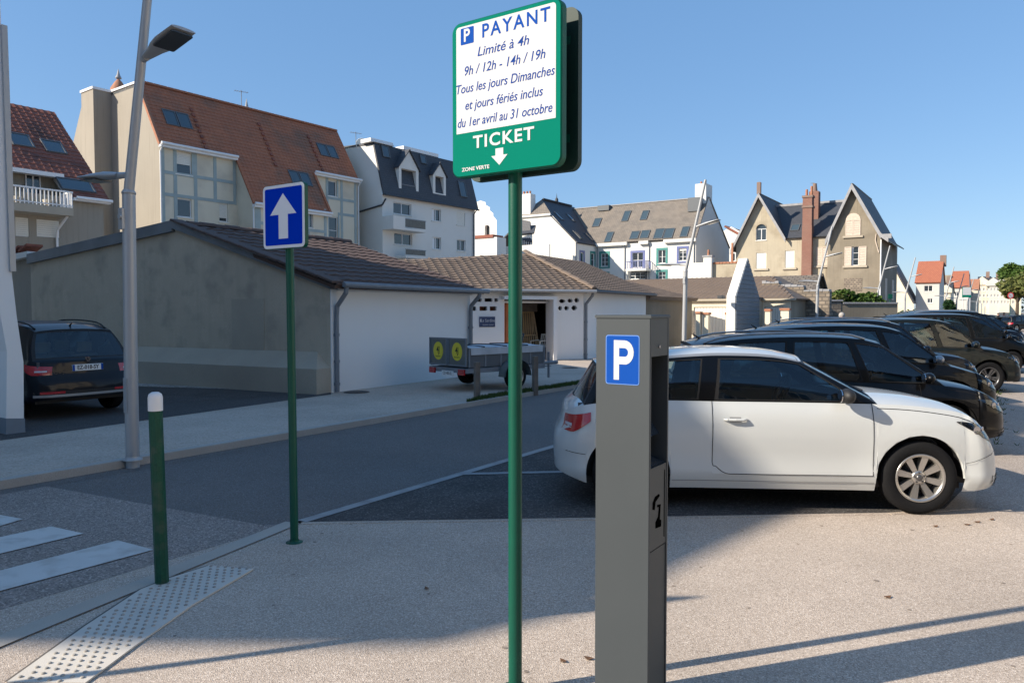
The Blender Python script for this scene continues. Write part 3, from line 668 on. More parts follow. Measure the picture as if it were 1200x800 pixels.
# roof of garage 2
ze = zE2 - .02; pkp = at(616.5, 297, 29.5); pk = G2.loc(pkp)
Cn = Vector((L2 + .3, -.3, ze)); W2d = U; s2 = G2.vec(U)
rp = roofpl((-.0, -.32, ze), (L2 + .3, -.32, ze), (0, pk.y, pk.z)); pa, pb = onpl(rp, pk)
tl0 = G2.hit(470, 304.5, rp); tlm = (pb - tl0[1]) / (pa - tl0[0])
slab(g2, 'roof', rp, [(-4.5, .9), (-.35, -.0), (L2 + .3, 0), (pa, pb), (-4.5, pb + tlm * (-4.5 - pa))], .08, mt['tile_tan'])
def okf(a, q):
    edge_ = (L2 + .3) + (pa - L2 - .3) * q / pb; return a < edge_ - .05 and a > -4.6 and (a > -.35 or q > (-a - .35) * .2) and q < pb + tlm * (a - pa) - .1
tile_field(g2, rp, -4.5, L2 + .3, -.03, pb, .30, pb / 18.0, mt['tile_tan'], ok=okf)
# second slope, over the side wall that runs up the road
gx = (at(757, 340, 33) - G2.o - G2.X * L2); gx.z = 0; gxl = G2.vec(gx).normalized(); LS = gx.length
SP = Pl((L2, 0, 0), gxl, (0, 0, 1)); zS = 2.62
MB().wall(SP, [(0, -.4), (LS, -.4), (LS, zS), (0, zS)]).build('side_wall', mt['white_wall'], g2)
e0 = Vector((L2 + .3, -.3, ze)); e1 = SP.p(LS + .3, 0); e1.z = ze + .02; e1 += SP.n * .3
rp2 = roofpl(e0, e1, pk); qa, qb = onpl(rp2, pk); ll = (e1 - e0).length
slab(g2, 'roof', rp2, [(0, 0), (ll, 0), (ll, qb), (qa, qb)], .08, mt['tile_tan'])
tile_field(g2, rp2, 0, ll, -.03, qb, .30, qb / 18.0, mt['tile_tan'], ok=lambda a, q: a > qa * q / qb + .05)
hd = (pk - e0); n = 16; d_ = hd.normalized(); xx = d_.cross(Vector((0, 0, 1))).normalized(); zz = xx.cross(d_); Mr = Matrix((d_, -xx, zz)).transposed().to_4x4()
me_h = MB().prism(Pl((0, 0, 0), (0, 1, 0), (0, 0, 1)), [(.13 * math.cos(t), .09 * math.sin(t)) for t in [0, .63, 1.26, 1.88, 2.51, 3.14]], 0, hd.length / n + .06).mesh('hip_tile', mt['tile_tan'])
for i in range(n): inst(me_h, 'hip_tile', Matrix.Translation(e0 + hd * (i / n) + Vector((0, 0, .04 + .012 * (i % 2)))) @ Mr, g2)
gutter(g2, (0, -.40, ze - .06), (L2 + .34, -.40, ze - .06), .055, 'lampgrey'); gutter(g2, e0 + Vector((.02, -.08, -.06)), e1 + SP.n * .08 - Vector((0, 0, .06)), .055, 'darkpipe')
pp = SP.p(.12, 0, .07); pipe(g2, [pp + SP.n * .27 + Vector((0, 0, ze - .08)), pp + SP.n * .25 + Vector((0, 0, ze - .2)), pp + Vector((0, 0, ze - .5)), pp + Vector((0, 0, ze - .7)), pp + Vector((0, 0, PAV))], .055, 'pipe')
MB().bbox(FRONT, -.05, L2 + .1, zE2 - .14, zE2 - .02, 0, .12).build('eaves_board', mt['conc_ledge'], g2)
r = rect(G2, FRONT, 561.5, 371, 580, 383)
sg = empty('wall_sign', G2.o + G2.X * r[0], G2.ang, 'small dark blue sign with pale lettering on the white garage wall', 'sign')
MB().bbox(FRONT, 0, r[2] - r[0], r[1], r[3], .004, .03, .006).build('panel', M_('sign_navy', (.02, .045, .12), .4), sg)
w_ = r[2] - r[0]; h_ = r[3] - r[1]
txt('La Sardine', h_ * .42, FRONT, w_ * .55, r[1] + h_ * .62, mt['signwhite'], sg, sx=.85, d=.032)
txt('location ouvert', h_ * .2, FRONT, w_ * .55, r[1] + h_ * .22, mt['signwhite'], sg, sx=.9, d=.032)
MB().prism(FRONT, [(w_ * .06, r[1] + h_ * .45), (w_ * .14, r[1] + h_ * .6), (w_ * .1, r[1] + h_ * .85), (w_ * .04, r[1] + h_ * .65)], .03, .034).build('emblem', mt['signwhite'], sg)

# ================================================================== garages further up the road
q = at(757.5, 347, 33.2); G3 = Fr(q.x, q.y, U.x, U.y)
L3 = G3.hit(811, 352, FRONT)[0]; g3 = bld('garage', G3, 'grey rendered garage side standing behind the parking meter pole')
z3 = G3.hit(757.5, 349, FRONT)[1]
b = MB().wall(FRONT, [(0, -.4), (L3, -.4), (L3, z3), (0, z3)]); b.wall(sidepl(0), [(-5, -.4), (0, -.4), (0, z3), (-5, z3)]); b.build('wall', mt['villa_grey'], g3)
MB().bbox(FRONT, -.1, L3 + .15, z3 - .08, z3 + .08, 0, .2).build('eaves_board', mt['wood_post'], g3)
rp = roofpl((-.15, -.25, z3 + .05), (L3 + .2, -.25, z3 + .05), (0, 3.6, z3 + 1.0)); S3 = Vector((3.85, .95)).length
slab(g3, 'roof', rp, [(0, 0), (L3 + .35, 0), (L3 + .35, S3), (0, S3)], .08, mt['tile_tan'])
tile_field(g3, rp, 0, L3 + .35, -.02, S3, .3, .3, mt['tile_tan'])
q = at(927, 350, 37.0); G4 = Fr(q.x - V.x * 5.15, q.y - V.y * 5.15, V.x, V.y); L4 = 5.15
g4 = bld('garage', G4, 'low row of cream garages with white plank doors behind the black cars')
z4 = G4.hit(920, 349.5, FRONT)[1]
xa = [G4.hit(x, 360, FRONT)[0] for x in (812, 855, 866, 896, 904, 920, 927)]
doors = [(xa[0] + .05, 0, xa[1] - .06, z4 - .42), (xa[3] + .03, 0, xa[5], z4 - .40)]
b = MB().wall(FRONT, [(-7, -.4), (doors[0][0], -.4), (doors[0][0], doors[0][3]), (doors[0][2], doors[0][3]), (doors[0][2], -.4), (doors[1][0], -.4), (doors[1][0], doors[1][3]), (doors[1][2], doors[1][3]), (doors[1][2], -.4), (L4, -.4), (L4, z4), (-7, z4)])
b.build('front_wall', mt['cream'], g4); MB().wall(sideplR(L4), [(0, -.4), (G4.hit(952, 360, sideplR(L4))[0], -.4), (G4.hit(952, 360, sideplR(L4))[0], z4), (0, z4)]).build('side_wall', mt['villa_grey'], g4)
for k, d in enumerate(doors):
    dr_ = empty('garage_door', (0, 0, 0)); dr_.parent = g4; n = 11 if k == 0 else 8; w = (d[2] - d[0]) / n
    me = MB().bbox(FRONT, .006, w - .006, d[1], d[3], -.10, -.06).mesh('plank', mt['plasticwhite'])
    for i in range(n): inst(me, 'plank', Matrix.Translation((d[0] + i * w, 0, 0)), dr_)
    MB().bbox(FRONT, d[0], d[2], d[1], d[3], -.13, -.101).build('door_backing', mt['black'], dr_)
ar, zr = 0, G4.hit(850, 325, Pl((0, 6, 0), (1, 0, 0), (0, 0, 1)))[1]
rp = roofpl((-8, -.2, z4), (L4 + .2, -.2, z4), (0, 6, zr)); S4 = math.hypot(6.2, zr - z4); tl = L4 + 8.2
slab(g4, 'roof', rp, [(0, 0), (tl, 0), (tl - 2.6, S4), (0, S4)], .08, mt['tile_tan'])
tile_field(g4, rp, 0, tl, -.02, S4, .3, .33, mt['tile_tan'], ok=lambda a, q: a < tl - 2.6 * q / S4 - .1)
rp = roofpl((L4 + .2, -.2, z4), (L4 + .2, 6, z4 + .02), (L4 - 2.4, 6, zr)); slab(g4, 'roof', rp, [(0, 0), (7.5, 0), (7.5, onpl(rp, (L4 - 2.4, 6, zr))[1]), onpl(rp, (L4 - 2.4, 6, zr))], .08, mt['tile_tan'])
MB().bbox(FRONT, -7, L4 + .25, z4 - .10, z4 + .0, .0, .22).build('eaves_board', mt['conc_ledge'], g4)
# gate pillars in front of the garages
pils = [(816.5, 822, 365, 'beside the lamp post, first from the left'), (824, 832, 366, 'with an orange brick cap, left of the pointed wall'), (851, 858, 366, 'right of the plank door, close to the pointed wall'), (897, 904, 362, 'just right of the pointed wall'), (915, 926, 361, 'pale and broad, furthest right before the grey side wall')]
for x0, x1, yt, lb in pils:
    p = at(x0, yt, 34.5); q = at(x1, yt, 34.5); w = q.x - p.x
    r_ = empty('gate_pillar', (p.x + w / 2, 34.5, 0), math.atan2(V.y, V.x), 'rendered gate pillar ' + lb, 'pillar', 'gate pillars in front of the garages')
    MB().box(-w * .42, -.15, -.2, w * .42, .15, p.z - .10, .01).build('shaft', mt['cream'], r_); MB().box(-w * .52, -.2, p.z - .098, w * .52, .2, p.z, .01).build('cap', mt['tile_verge'], r_)
# pointed boarded end wall
b0 = at(862, 350, 34.0); PY = Fr(b0.x, b0.y, U.x, U.y); pw = PY.hit(889.5, 352, FRONT)[0]; pz = PY.hit(862, 347, FRONT)[1]; pa, pt = PY.hit(876, 302.5, FRONT)
py = bld('pointed_wall', PY, 'tall pointed end wall clad in blue-grey boards with a bright white edge', 'wall')
b = MB().prism(FRONT, [(0, -.2), (pw, -.2), (pw, pz), (pa, pt), (0, pz)], -.42, -.02); b.build('wall_core', mt['white_clean'], py)
n = 21; hb = pt / n; bm_ = mt['boards'] = M_('bluegrey_board', (.17, .20, .235), .7, var=.12, sc1=2)
for i in range(n):
    z0, z1 = i * hb, (i + 1) * hb - .018
    def ed(z): return (0, pw) if z <= pz else (pa * (z - pz) / (pt - pz), pw + (pa - pw) * (z - pz) / (pt - pz))
    l0, r0 = ed(z0); l1, r1 = ed(z1); MB().prism(FRONT, [(l0 + .02, z0), (r0, z0), (r1, z1), (l1 + .02, z1)], -.02, .03).build('board', bm_, py)
MB().box(pw, -.05, pz - .12, pw + 1.6, .5, pz + .02).build('side_coping', mt['darkpipe'], py); MB().box(pw + .05, 0, -.2, pw + 1.3, .4, pz - .12).build('side_wall', mt['villa_cream'], py)
MB().box(-.9, .35, pz - .12, -.43, .55, pz + .02).build('side_coping', mt['darkpipe'], py)
# old stone outbuilding
q = at(962, 322, 50); GS = Fr(q.x - V.x * 9, q.y - V.y * 9, V.x, V.y); gs = bld('stone_outbuilding', GS, 'old stone outbuilding with rough slate roof in front of the villa')
zr = q.z; rp = roofpl((-1, -4, zr - 2.6), (9, -4, zr - 2.6), (0, 0, zr)); S_ = math.hypot(4, 2.6)
slab(gs, 'roof', rp, [(0, 0), (10, 0), (10, S_), (0, S_)], .12, mt['roof_grey'])
rp = roofpl((9, 4, zr - 2.6), (-1, 4, zr - 2.6), (0, 0, zr)); slab(gs, 'roof', rp, [(0, 0), (10, 0), (10, S_), (0, S_)], .12, mt['roof_grey'])
b = MB().wall(sideplR(8.8), [(-3.8, -.4), (3.8, -.4), (3.8, zr - 2.6), (0, zr - .12), (-3.8, zr - 2.6)]); b.wall(Pl((0, -3.8, 0), (1, 0, 0), (0, 0, 1)), [(-1, -.4), (8.8, -.4), (8.8, zr - 2.6), (-1, zr - 2.6)])
o = b.build('wall', mt['stone_rubble'], gs); uvplane(o, FRONT)
n = 10
for i in range(n):
    a, c_ = i / n, (i + 1) / n
    MB().prism(sideplR(9.0), [(4.1 * a - .0, zr - 2.65 * a - .1), (4.1 * c_, zr - 2.65 * c_ - .1), (4.1 * c_, zr - 2.65 * c_ + .1), (4.1 * a, zr - 2.65 * a + .1)], -.02, .16).build('verge_stone', mt['roof_grey'], gs)
# broken wall top with stones
b = MB(); p = at(893, 338, 41)
sw = empty('broken_stone_wall', (p.x, p.y, 0), math.atan2(V.y, V.x), 'broken rubble wall top stepping down behind the tan hipped roof', 'wall')
for i, (x0, x1, yt) in enumerate(((0, .9, 331), (.9, 2.2, 335.5), (2.2, 3.5, 341))):
    zt = at(900, yt, 41).z; o = MB().box(x0, 0, 0, x1 - .003, .6, zt - .06).build('wall_step', mt['stone_rubble'], sw); uvplane(o, FRONT)
    for k in range(4): MB().box(x0 + k * (x1 - x0) / 4, -.03, zt - .058, x0 + (k + .93) * (x1 - x0) / 4, .63, zt + random.uniform(.0, .1), .01).build('coping_stone', mt['barge'], sw)

# ================================================================== apartment block A (half-timbered)
K = at(187, 165, 46); A = Fr(K.x, K.y, (1240 - 600) / FPX, 1); a_ = bld('apartment_building', A, 'large apartment block with red-brown tiled roof and grey-green timber strips')
zE = A.hit(187, 166, FRONT)[1]; GA = sidepl(0)
yr, zR = A.hit(162, 97, GA); yr = -yr; yl = -A.hit(96, 103, GA)[0]; Wd = yl + yr
x1 = A.hit(277, 200, FRONT)[0]; LA = A.hit(419, 230, FRONT)[0]; dm = 1.9
MID = Pl((0, -dm, 0), (1, 0, 0), (0, 0, 1)); xm0 = x1; xm1 = A.hit(384.5, 250, MID)[0]
def pz_(y): return zE + (zR - zE) * y / yr
zM = pz_(-dm)
MB().wall(GA, [(-Wd, -.5), (0, -.5), (0, zE), (-yr, zR), (-yl, zR), (-Wd, zE)]).build('gable_wall', mt['beige_render'], a_)
yc = -A.hit(131, 150, GA)[0]
lo, hi = .2, 6
for _ in range(40):
    p_ = (lo + hi) / 2
    if -A.hit(110, 150, sidepl(-p_))[0] > yc: lo = p_
    else: hi = p_
yc2 = -A.hit(95, 105, sidepl(-p_))[0]
MB().box(-p_, yc, -.5, -.001, yc2, zR - .02).build('chimney_shaft', mt['beige_render'], a_)
MB().box(-p_ - .06, yc - .05, zR - .02, .05, yc2 + .05, zR + .14).build('shaft_coping', mt['pvc'], a_)
MB().box(-.06, yr - .1, zR, .25, yc - .06, zR + .14).build('gable_coping', mt['pvc'], a_)
MB().box(0, yr, zR - .2, LA, yl, zR - .02).build('flat_roof', mt['zinc'], a_)
r1 = [rect(A, FRONT, 206, 179, 224.5, 204.5), rect(A, FRONT, 207.5, 233, 224.5, 254.5), rect(A, FRONT, 257, 238, 267, 260)]
b = MB().wall(FRONT, [(0, -.5), (x1, -.5), (x1, zE), (0, zE)], r1, .16)
r3 = [rect(A, FRONT, 384, 212, 394.5, 230), rect(A, FRONT, 385.5, 254, 396, 286)]
b.wall(FRONT, [(xm1, -.5), (LA, -.5), (LA, zE), (xm1, zE)], r3, .16)
rm = [rect(A, MID, 361, 246, 367, 267)]; b.wall(MID, [(xm0, -.5), (xm1, -.5), (xm1, zM), (xm0, zM)], rm, .16)
b.build('facade', mt['cream'], a_)
b = MB().wall(sidepl(xm0), [(0, -.5), (dm, -.5), (dm, zM), (0, zE)]); b.wall(sideplR(xm1), [(-dm, -.5), (0, -.5), (0, zE), (-dm, zM)]); b.wall(sideplR(LA), [(0, -.5), (Wd, -.5), (Wd, zE), (yl, zR), (yr, zR), (0, zE)]); b.build('bay_side_wall', mt['cream'], a_)
window(a_, FRONT, r1[0], shutter=.55, nv=0); window(a_, FRONT, r1[1], nv=0); window(a_, FRONT, r1[2], shutter=.8, nv=0)
window(a_, FRONT, r3[0], nv=0); window(a_, FRONT, r3[1], nv=0, nh=1); window(a_, MID, rm[0], nv=0)
RPa = roofpl((0, 0, zE + .05), (LA, 0, zE + .05), (0, yr, zR + .05)); SL = math.hypot(yr, zR - zE); SM = SL * dm / yr
slab(a_, 'roof', RPa, [(-.1, -.35), (xm0 - .1, -.35), (xm0 - .1, -SM - .3), (xm1 + .1, -SM - .3), (xm1 + .1, -.35), (LA + .1, -.35), (LA + .1, SL), (-.1, SL)], .12, mt['tile_red'])
tile_field(a_, RPa, 0, LA, -.35, SL, .30, .30, mt['tile_red'], ok=lambda a, q: True)
tile_field(a_, RPa, xm0 - .1, xm1 + .1, -SM - .3, -.36, .30, .30, mt['tile_red'])
n = 17; me = MB().bbox(IDP, -.16, .04, 0, SL / n + .08, .0, .09, .01).mesh('verge_tile', mt['tile_verge']); Mr = Matrix((RPa.r, RPa.u, RPa.n)).transposed().to_4x4()
for i in range(n): inst(me, 'verge_tile', Matrix.Translation(RPa.p(0, -.3 + i * (SL + .3) / n, .03)) @ Mr @ Matrix.Rotation(.05, 4, 'X'), a_)
me = MB().bbox(IDP, -.10, .10, 0, .34, .0, .06, .01).mesh('verge_tile', mt['tile_red'])
for xx_, n_ in ((xm0 - .1, 10), (xm1 + .1, 10)):
    for i in range(n_): inst(me, 'verge_tile', Matrix.Translation(RPa.p(xx_, -SM - .3 + i * (SM) / n_, .04)) @ Mr @ Matrix.Rotation(.05, 4, 'X'), a_)
n = int(LA / .45); me = MB().box(-.22, -.14, -.08, .22, .14, .06, .03).mesh('ridge_tile', mt['tile_red'])
for i in range(n): inst(me, 'ridge_tile', Matrix.Translation(((i + .5) * LA / n, yr, zR + .12)), a_)
for y0, z0, a0, a1 in ((-.42, zE - .12, -.1, xm0 - .1), (-dm - .35, zM - .22, xm0 - .1, xm1 + .12), (-.42, zE - .12, xm1 + .12, LA + .1)):
    MB().box(a0, y0 + .06, z0 - .22, a1, y0 + .38, z0 - .04).build('fascia', mt['pvc'], a_); gutter(a_, (a0, y0, z0), (a1, y0, z0), .09)
def timber(pl, cols, rows):
    for px, y0, y1 in cols:
        a, t = A.hit(px, y0, pl); bo = A.hit(px, y1, pl)[1]; MB().bbox(pl, a - .11, a + .11, bo, t, 0, .03).build('timber_post', mt['timber'], a_)
    for (xa_, ya, xb, yb) in rows:
        a0, b0_ = A.hit(xa_, ya, pl); a1, b1_ = A.hit(xb, yb, pl); zc = (b0_ + b1_) / 2; MB().bbox(pl, a0, a1, zc - .10, zc + .10, 0, .033).build('timber_rail', mt['timber'], a_)
timber(FRONT, [(190, 172, 260), (204.7, 175, 300), (228.5, 180, 290), (251.5, 184, 237), (274.5, 188, 240)], [(190, 202, 275, 213.5), (190, 228, 275, 237.5)])
timber(FRONT, [(400, 208, 288), (383, 206, 290), (416, 212, 300)], [(383, 232, 416, 236), (396, 250.5, 416, 253.5), (384, 288, 398, 289.5)])
timber(MID, [(300, 238, 300), (303.5, 238, 300), (381, 245, 300), (361, 244, 300)], [(303, 261, 311, 262), (361, 270, 382, 271.5)])
b = MB()
for r_ in (r1[0], r3[0], r3[1]):
    for s_ in (0, 1): b.bbox(FRONT, (r_[0] - .14) if s_ == 0 else (r_[2] + .003), (r_[0] - .003) if s_ == 0 else (r_[2] + .14), r_[1] - .1, r_[3] + .15, 0, .026)
b.build('timber_jamb', mt['timber'], a_)
pipe(a_, [(.0, -.42, zE - .2), (-.02, -.1, zE - .6), (-.02, -.1, 0)], .05); pipe(a_, [(LA, -.42, zE - .2), (LA, -.1, zE - .6), (LA, -.1, 0)], .05); pipe(a_, [(xm0, -dm - .35, zM - .2), (xm0 - .05, -dm - .05, zM - .5), (xm0 - .05, -dm - .05, 0)], .05)
for (px, py, w, h, n) in ((207.5, 140.5, .85, 1.25, 2), (383.5, 177.5, .85, 1.2, 2), (351.5, 209.5, .85, 1.2, 2)):
    q = A.hit(px, py, RPa); velux(a_, RPa, q[0], q[1], w, h, n)
for px, y0, y1 in ((223, 128, 168), (302, 145, 200), (360, 160, 186)):
    a0_, q0_ = A.hit(px, y0, RPa); 
    for i in range(9): MB().bbox(RPa, a0_ - .1, a0_ + .1, q0_ - .25 - i * .45, q0_ - i * .45, .05, .13).build('snow_step', mt['tile_red2'], a_)
def aerial(x, y, z, lb, h=1.4):
    r_ = empty('tv_aerial', (x, y, z), .6, lb, 'aerial', 'television aerials on the roofs'); MB().cyl((0, 0, 0), (0, 0, h), .025, n=6).build('mast', mt['pipe'], r_)
    b = MB().cyl((-.5, 0, h - .1), (.5, 0, h - .1), .015, n=5)
    for i in range(6): b.cyl((-.45 + i * .17, -.22, h - .1), (-.45 + i * .17, .22, h - .1), .012, n=5)
    b.build('array', mt['pipe'], r_); return r_
q = at(283, 124, 54); aerial(q.x, q.y, q.z - .3, 'thin aerial rising over the red-brown roof')
q = at(139, 101, 56); r_ = empty('roof_finial', (q.x, q.y, q.z - .8), 0, 'small pointed finial on a red cone above the beige gable', 'finial'); MB().lathe([(.0, 2.1), (.12, 1.6), (.2, 1.45), (.22, 1.35), (.0, 1.3)], 10).build('spike', mt['barge'], r_); MB().lathe([(.0, 1.4), (.25, 1.1), (.55, .6), (.65, -.5)], 12).build('cone', mt['tile_verge'], r_)
q = at(289, 124, 60); r_ = empty('roof_finial', (q.x, q.y, q.z - .6), 0, 'tiny white finial right of the thin aerial on the ridge', 'finial'); MB().lathe([(.0, 1.2), (.12, .6), (.25, .0)], 8).build('spike', mt['barge'], r_)

# ================================================================== house at far left
q = at(121, 237, 38); H = Fr(q.x, q.y, (1230 - 600) / FPX, 1); h_ = bld('apartment_building', H, 'shaded apartment house with dark red tiles and a white railed balcony at far left')
zE = H.hit(121, 236, FRONT)[1]; GH = sidepl(0); yr, zR = H.hit(59, 131, GH); yr = -yr; XL = -16
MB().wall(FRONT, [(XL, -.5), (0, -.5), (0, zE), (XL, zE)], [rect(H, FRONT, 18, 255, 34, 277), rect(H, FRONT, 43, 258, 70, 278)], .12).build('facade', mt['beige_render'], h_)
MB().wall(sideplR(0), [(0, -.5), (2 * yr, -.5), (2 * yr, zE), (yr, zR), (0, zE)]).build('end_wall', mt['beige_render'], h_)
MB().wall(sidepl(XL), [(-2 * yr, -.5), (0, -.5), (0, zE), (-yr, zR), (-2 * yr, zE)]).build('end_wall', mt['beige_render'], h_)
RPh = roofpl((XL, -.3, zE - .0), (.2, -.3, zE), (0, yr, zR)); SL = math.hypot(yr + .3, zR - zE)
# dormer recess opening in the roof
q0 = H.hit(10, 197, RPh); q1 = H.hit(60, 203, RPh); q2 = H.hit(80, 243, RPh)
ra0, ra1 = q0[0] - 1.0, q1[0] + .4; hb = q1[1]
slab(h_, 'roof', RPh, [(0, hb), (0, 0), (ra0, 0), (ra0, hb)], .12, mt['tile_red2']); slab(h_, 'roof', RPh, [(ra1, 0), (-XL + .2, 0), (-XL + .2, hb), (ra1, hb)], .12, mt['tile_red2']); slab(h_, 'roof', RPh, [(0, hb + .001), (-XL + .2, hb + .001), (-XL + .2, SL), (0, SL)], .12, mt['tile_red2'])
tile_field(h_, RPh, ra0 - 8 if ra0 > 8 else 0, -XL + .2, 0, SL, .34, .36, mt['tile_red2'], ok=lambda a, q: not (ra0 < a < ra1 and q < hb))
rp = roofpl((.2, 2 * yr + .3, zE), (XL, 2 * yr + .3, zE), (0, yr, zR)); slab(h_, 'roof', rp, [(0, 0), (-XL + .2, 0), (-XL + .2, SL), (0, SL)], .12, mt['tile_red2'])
ydr = 1.6; X0 = XL + ra0; X1 = XL + ra1; zt = RPh.p(0, hb).z
RC = Pl((0, ydr, 0), (1, 0, 0), (0, 0, 1)); wr = rect(H, RC, 29, 205, 47, 232)
MB().wall(RC, [(X0, zE - 1.0), (X1, zE - 1.0), (X1, zt + .3), (X0, zt + .3)]).build('dormer_wall', mt['beige_render'], h_)
window(h_, RC.shift(0, 0, .13), wr, nv=1, depth=.1)
b = MB().wall(sideplR(X0), [(0, zE - .8), (ydr, zE - .8), (ydr, zt), (0, zE)]); b.wall(sidepl(X1), [(-ydr, zE - .8), (0, zE - .8), (0, zE), (-ydr, zt)]); b.build('dormer_cheek', mt['beige_render'], h_)
MB().box(X0, -.0, zE - 1.0, X1, ydr, zE - .85).build('dormer_floor', mt['conc_ledge'], h_)
p = RPh.p(0, hb); MB().box(X0, p.y - .35, p.z - .22, X1 + .05, p.y + .1, p.z - .02).build('dormer_fascia', mt['pvc'], h_)
MB().prism(sidepl(X1), [(-ydr - .2, zt - .15), (.1, zE - .15), (.1, zE + .05), (-ydr - .2, zt + .05)], -.1, .1).build('dormer_verge', mt['pvc'], h_)
BP = Pl((0, -1.2, 0), (1, 0, 0), (0, 0, 1)); br = rect(H, BP, 19, 236, 86, 250); bt = H.hit(80, 224, BP)[1]
MB().box(br[0] - 3, -1.2, br[1], br[2], -.001, br[1] + .38, .02).build('balcony_slab', mt['conc_ledge'], h_)
rl = MB().box(br[0] - 3, -1.2, bt - .07, br[2], -1.12, bt); rl.box(br[2] - .08, -1.11, bt - .07, br[2], 0, bt); rl.box(br[0] - 3, -1.18, br[1] + .45, br[2], -1.14, br[1] + .5); rail = rl.build('balcony_rail', mt['pvc'], h_)
me = MB().box(-.02, -.02, br[1] + .38, .02, .02, bt - .07).mesh('baluster', mt['pvc']); n = int((br[2] - br[0] + 3) / .17)
for i in range(n): inst(me, 'baluster', Matrix.Translation((br[2] - .04 - i * .17, -1.16, 0)), rail)
for i in range(6): inst(me, 'baluster', Matrix.Translation((br[2] - .04, -1.0 + i * .18, 0)), rail)
for i in range(3): MB().lathe([(0, .0), (.16, .0), (.22, .3), (.2, .3), (0, .28)], 10, Matrix.Translation((br[2] - 1.0 - i * 1.3, -.9, br[1] + .38))).build('flower_pot', mt['conc_ledge'], h_)
for r_ in (rect(H, FRONT, 18, 255, 34, 277), rect(H, FRONT, 43, 258, 70, 278)): window(h_, FRONT, r_, nv=0, shutter=.97, depth=.12, sill=False)
MB().box(ra1 + XL, -.4, zE - .16, .2, -.1, zE - .02).build('fascia', mt['pvc'], h_); gutter(h_, (X1 + .1, -.45, zE - .03), (.25, -.45, zE - .03), .08)
pipe(h_, [(br[2] - .15, -.9, br[1]), (br[2] - .3, -.2, br[1] - .6), (br[2] - .3, -.1, br[1] - 1), (br[2] - .3, -.1, 0)], .06)
for px, py, w, h in ((24, 165, 1.0, 1.15), (62.5, 173, 1.0, 1.1), (89, 218, 1.6, 1.0)):
    q = H.hit(px, py, RPh); velux(h_, RPh, q[0], q[1], w, h)

# ================================================================== white block B (slate mansard)
q = at(448, 230, 59); B = Fr(q.x, q.y, (1270 - 600) / FPX, 1); b_ = bld('apartment_building', B, 'white apartment block with dark slate mansard roof and two gabled dormers')
zE = B.hit(453, 228, FRONT)[1]; LB = B.hit(556.5, 250, FRONT)[0]; S0 = sidepl(0); yt, zT = B.hit(438.5, 167, S0); yt = -yt; yb = 10.5
rs = {k: rect(B, FRONT, *v) for k, v in dict(w1=(461, 238, 482, 251.5), w2=(462, 273.5, 483, 287), w3=(506, 245, 516.8, 259), w4=(535, 249, 545, 264), w5=(506.7, 278, 517, 292), w6=(535.5, 281, 545.6, 294)).items()}
MB().wall(FRONT, [(0, -.5), (LB, -.5), (LB, zE), (0, zE)], list(rs.values()), .25).build('facade', mt['white_clean'], b_)
MB().wall(S0, [(-yb, -.5), (0, -.5), (0, zE), (-yt, zT), (-yb, zT + .15)]).build('end_wall', mt['white_clean'], b_); MB().wall(sideplR(LB), [(0, -.5), (yb, -.5), (yb, zT), (yt, zT), (0, zE)]).build('end_wall', mt['white_clean'], b_)
RPb = roofpl((0, -.25, zE - .05), (LB, -.25, zE - .05), (0, yt, zT)); SL = math.hypot(yt + .25, zT - zE + .05)
slab(b_, 'roof', RPb, [(-.05, 0), (LB + .25, 0), (LB + .1, SL), (-.05, SL)], .15, mt['slate'])
slab(b_, 'roof', roofpl((0, yt, zT), (LB, yt, zT), (0, yb, zT + .5)), [(-.05, 0), (LB + .1, 0), (LB + .1, yb - yt), (-.05, yb - yt)], .15, mt['slate'])
MB().box(-.15, yt - .15, zT + .02, 2.0, yt + .15, zT + .12).build('parapet_cap', mt['pvc'], b_)
for px, w_ in ((441, 2.4), (478, 4.2)):
    q = B.hit(px, 172 if px < 450 else 176, RPb); MB().box(q[0] - .5, yt, zT + .03, q[0] - .5 + w_, yt + 1.2, zT + .32).build('roof_upstand', mt['pvc'], b_)
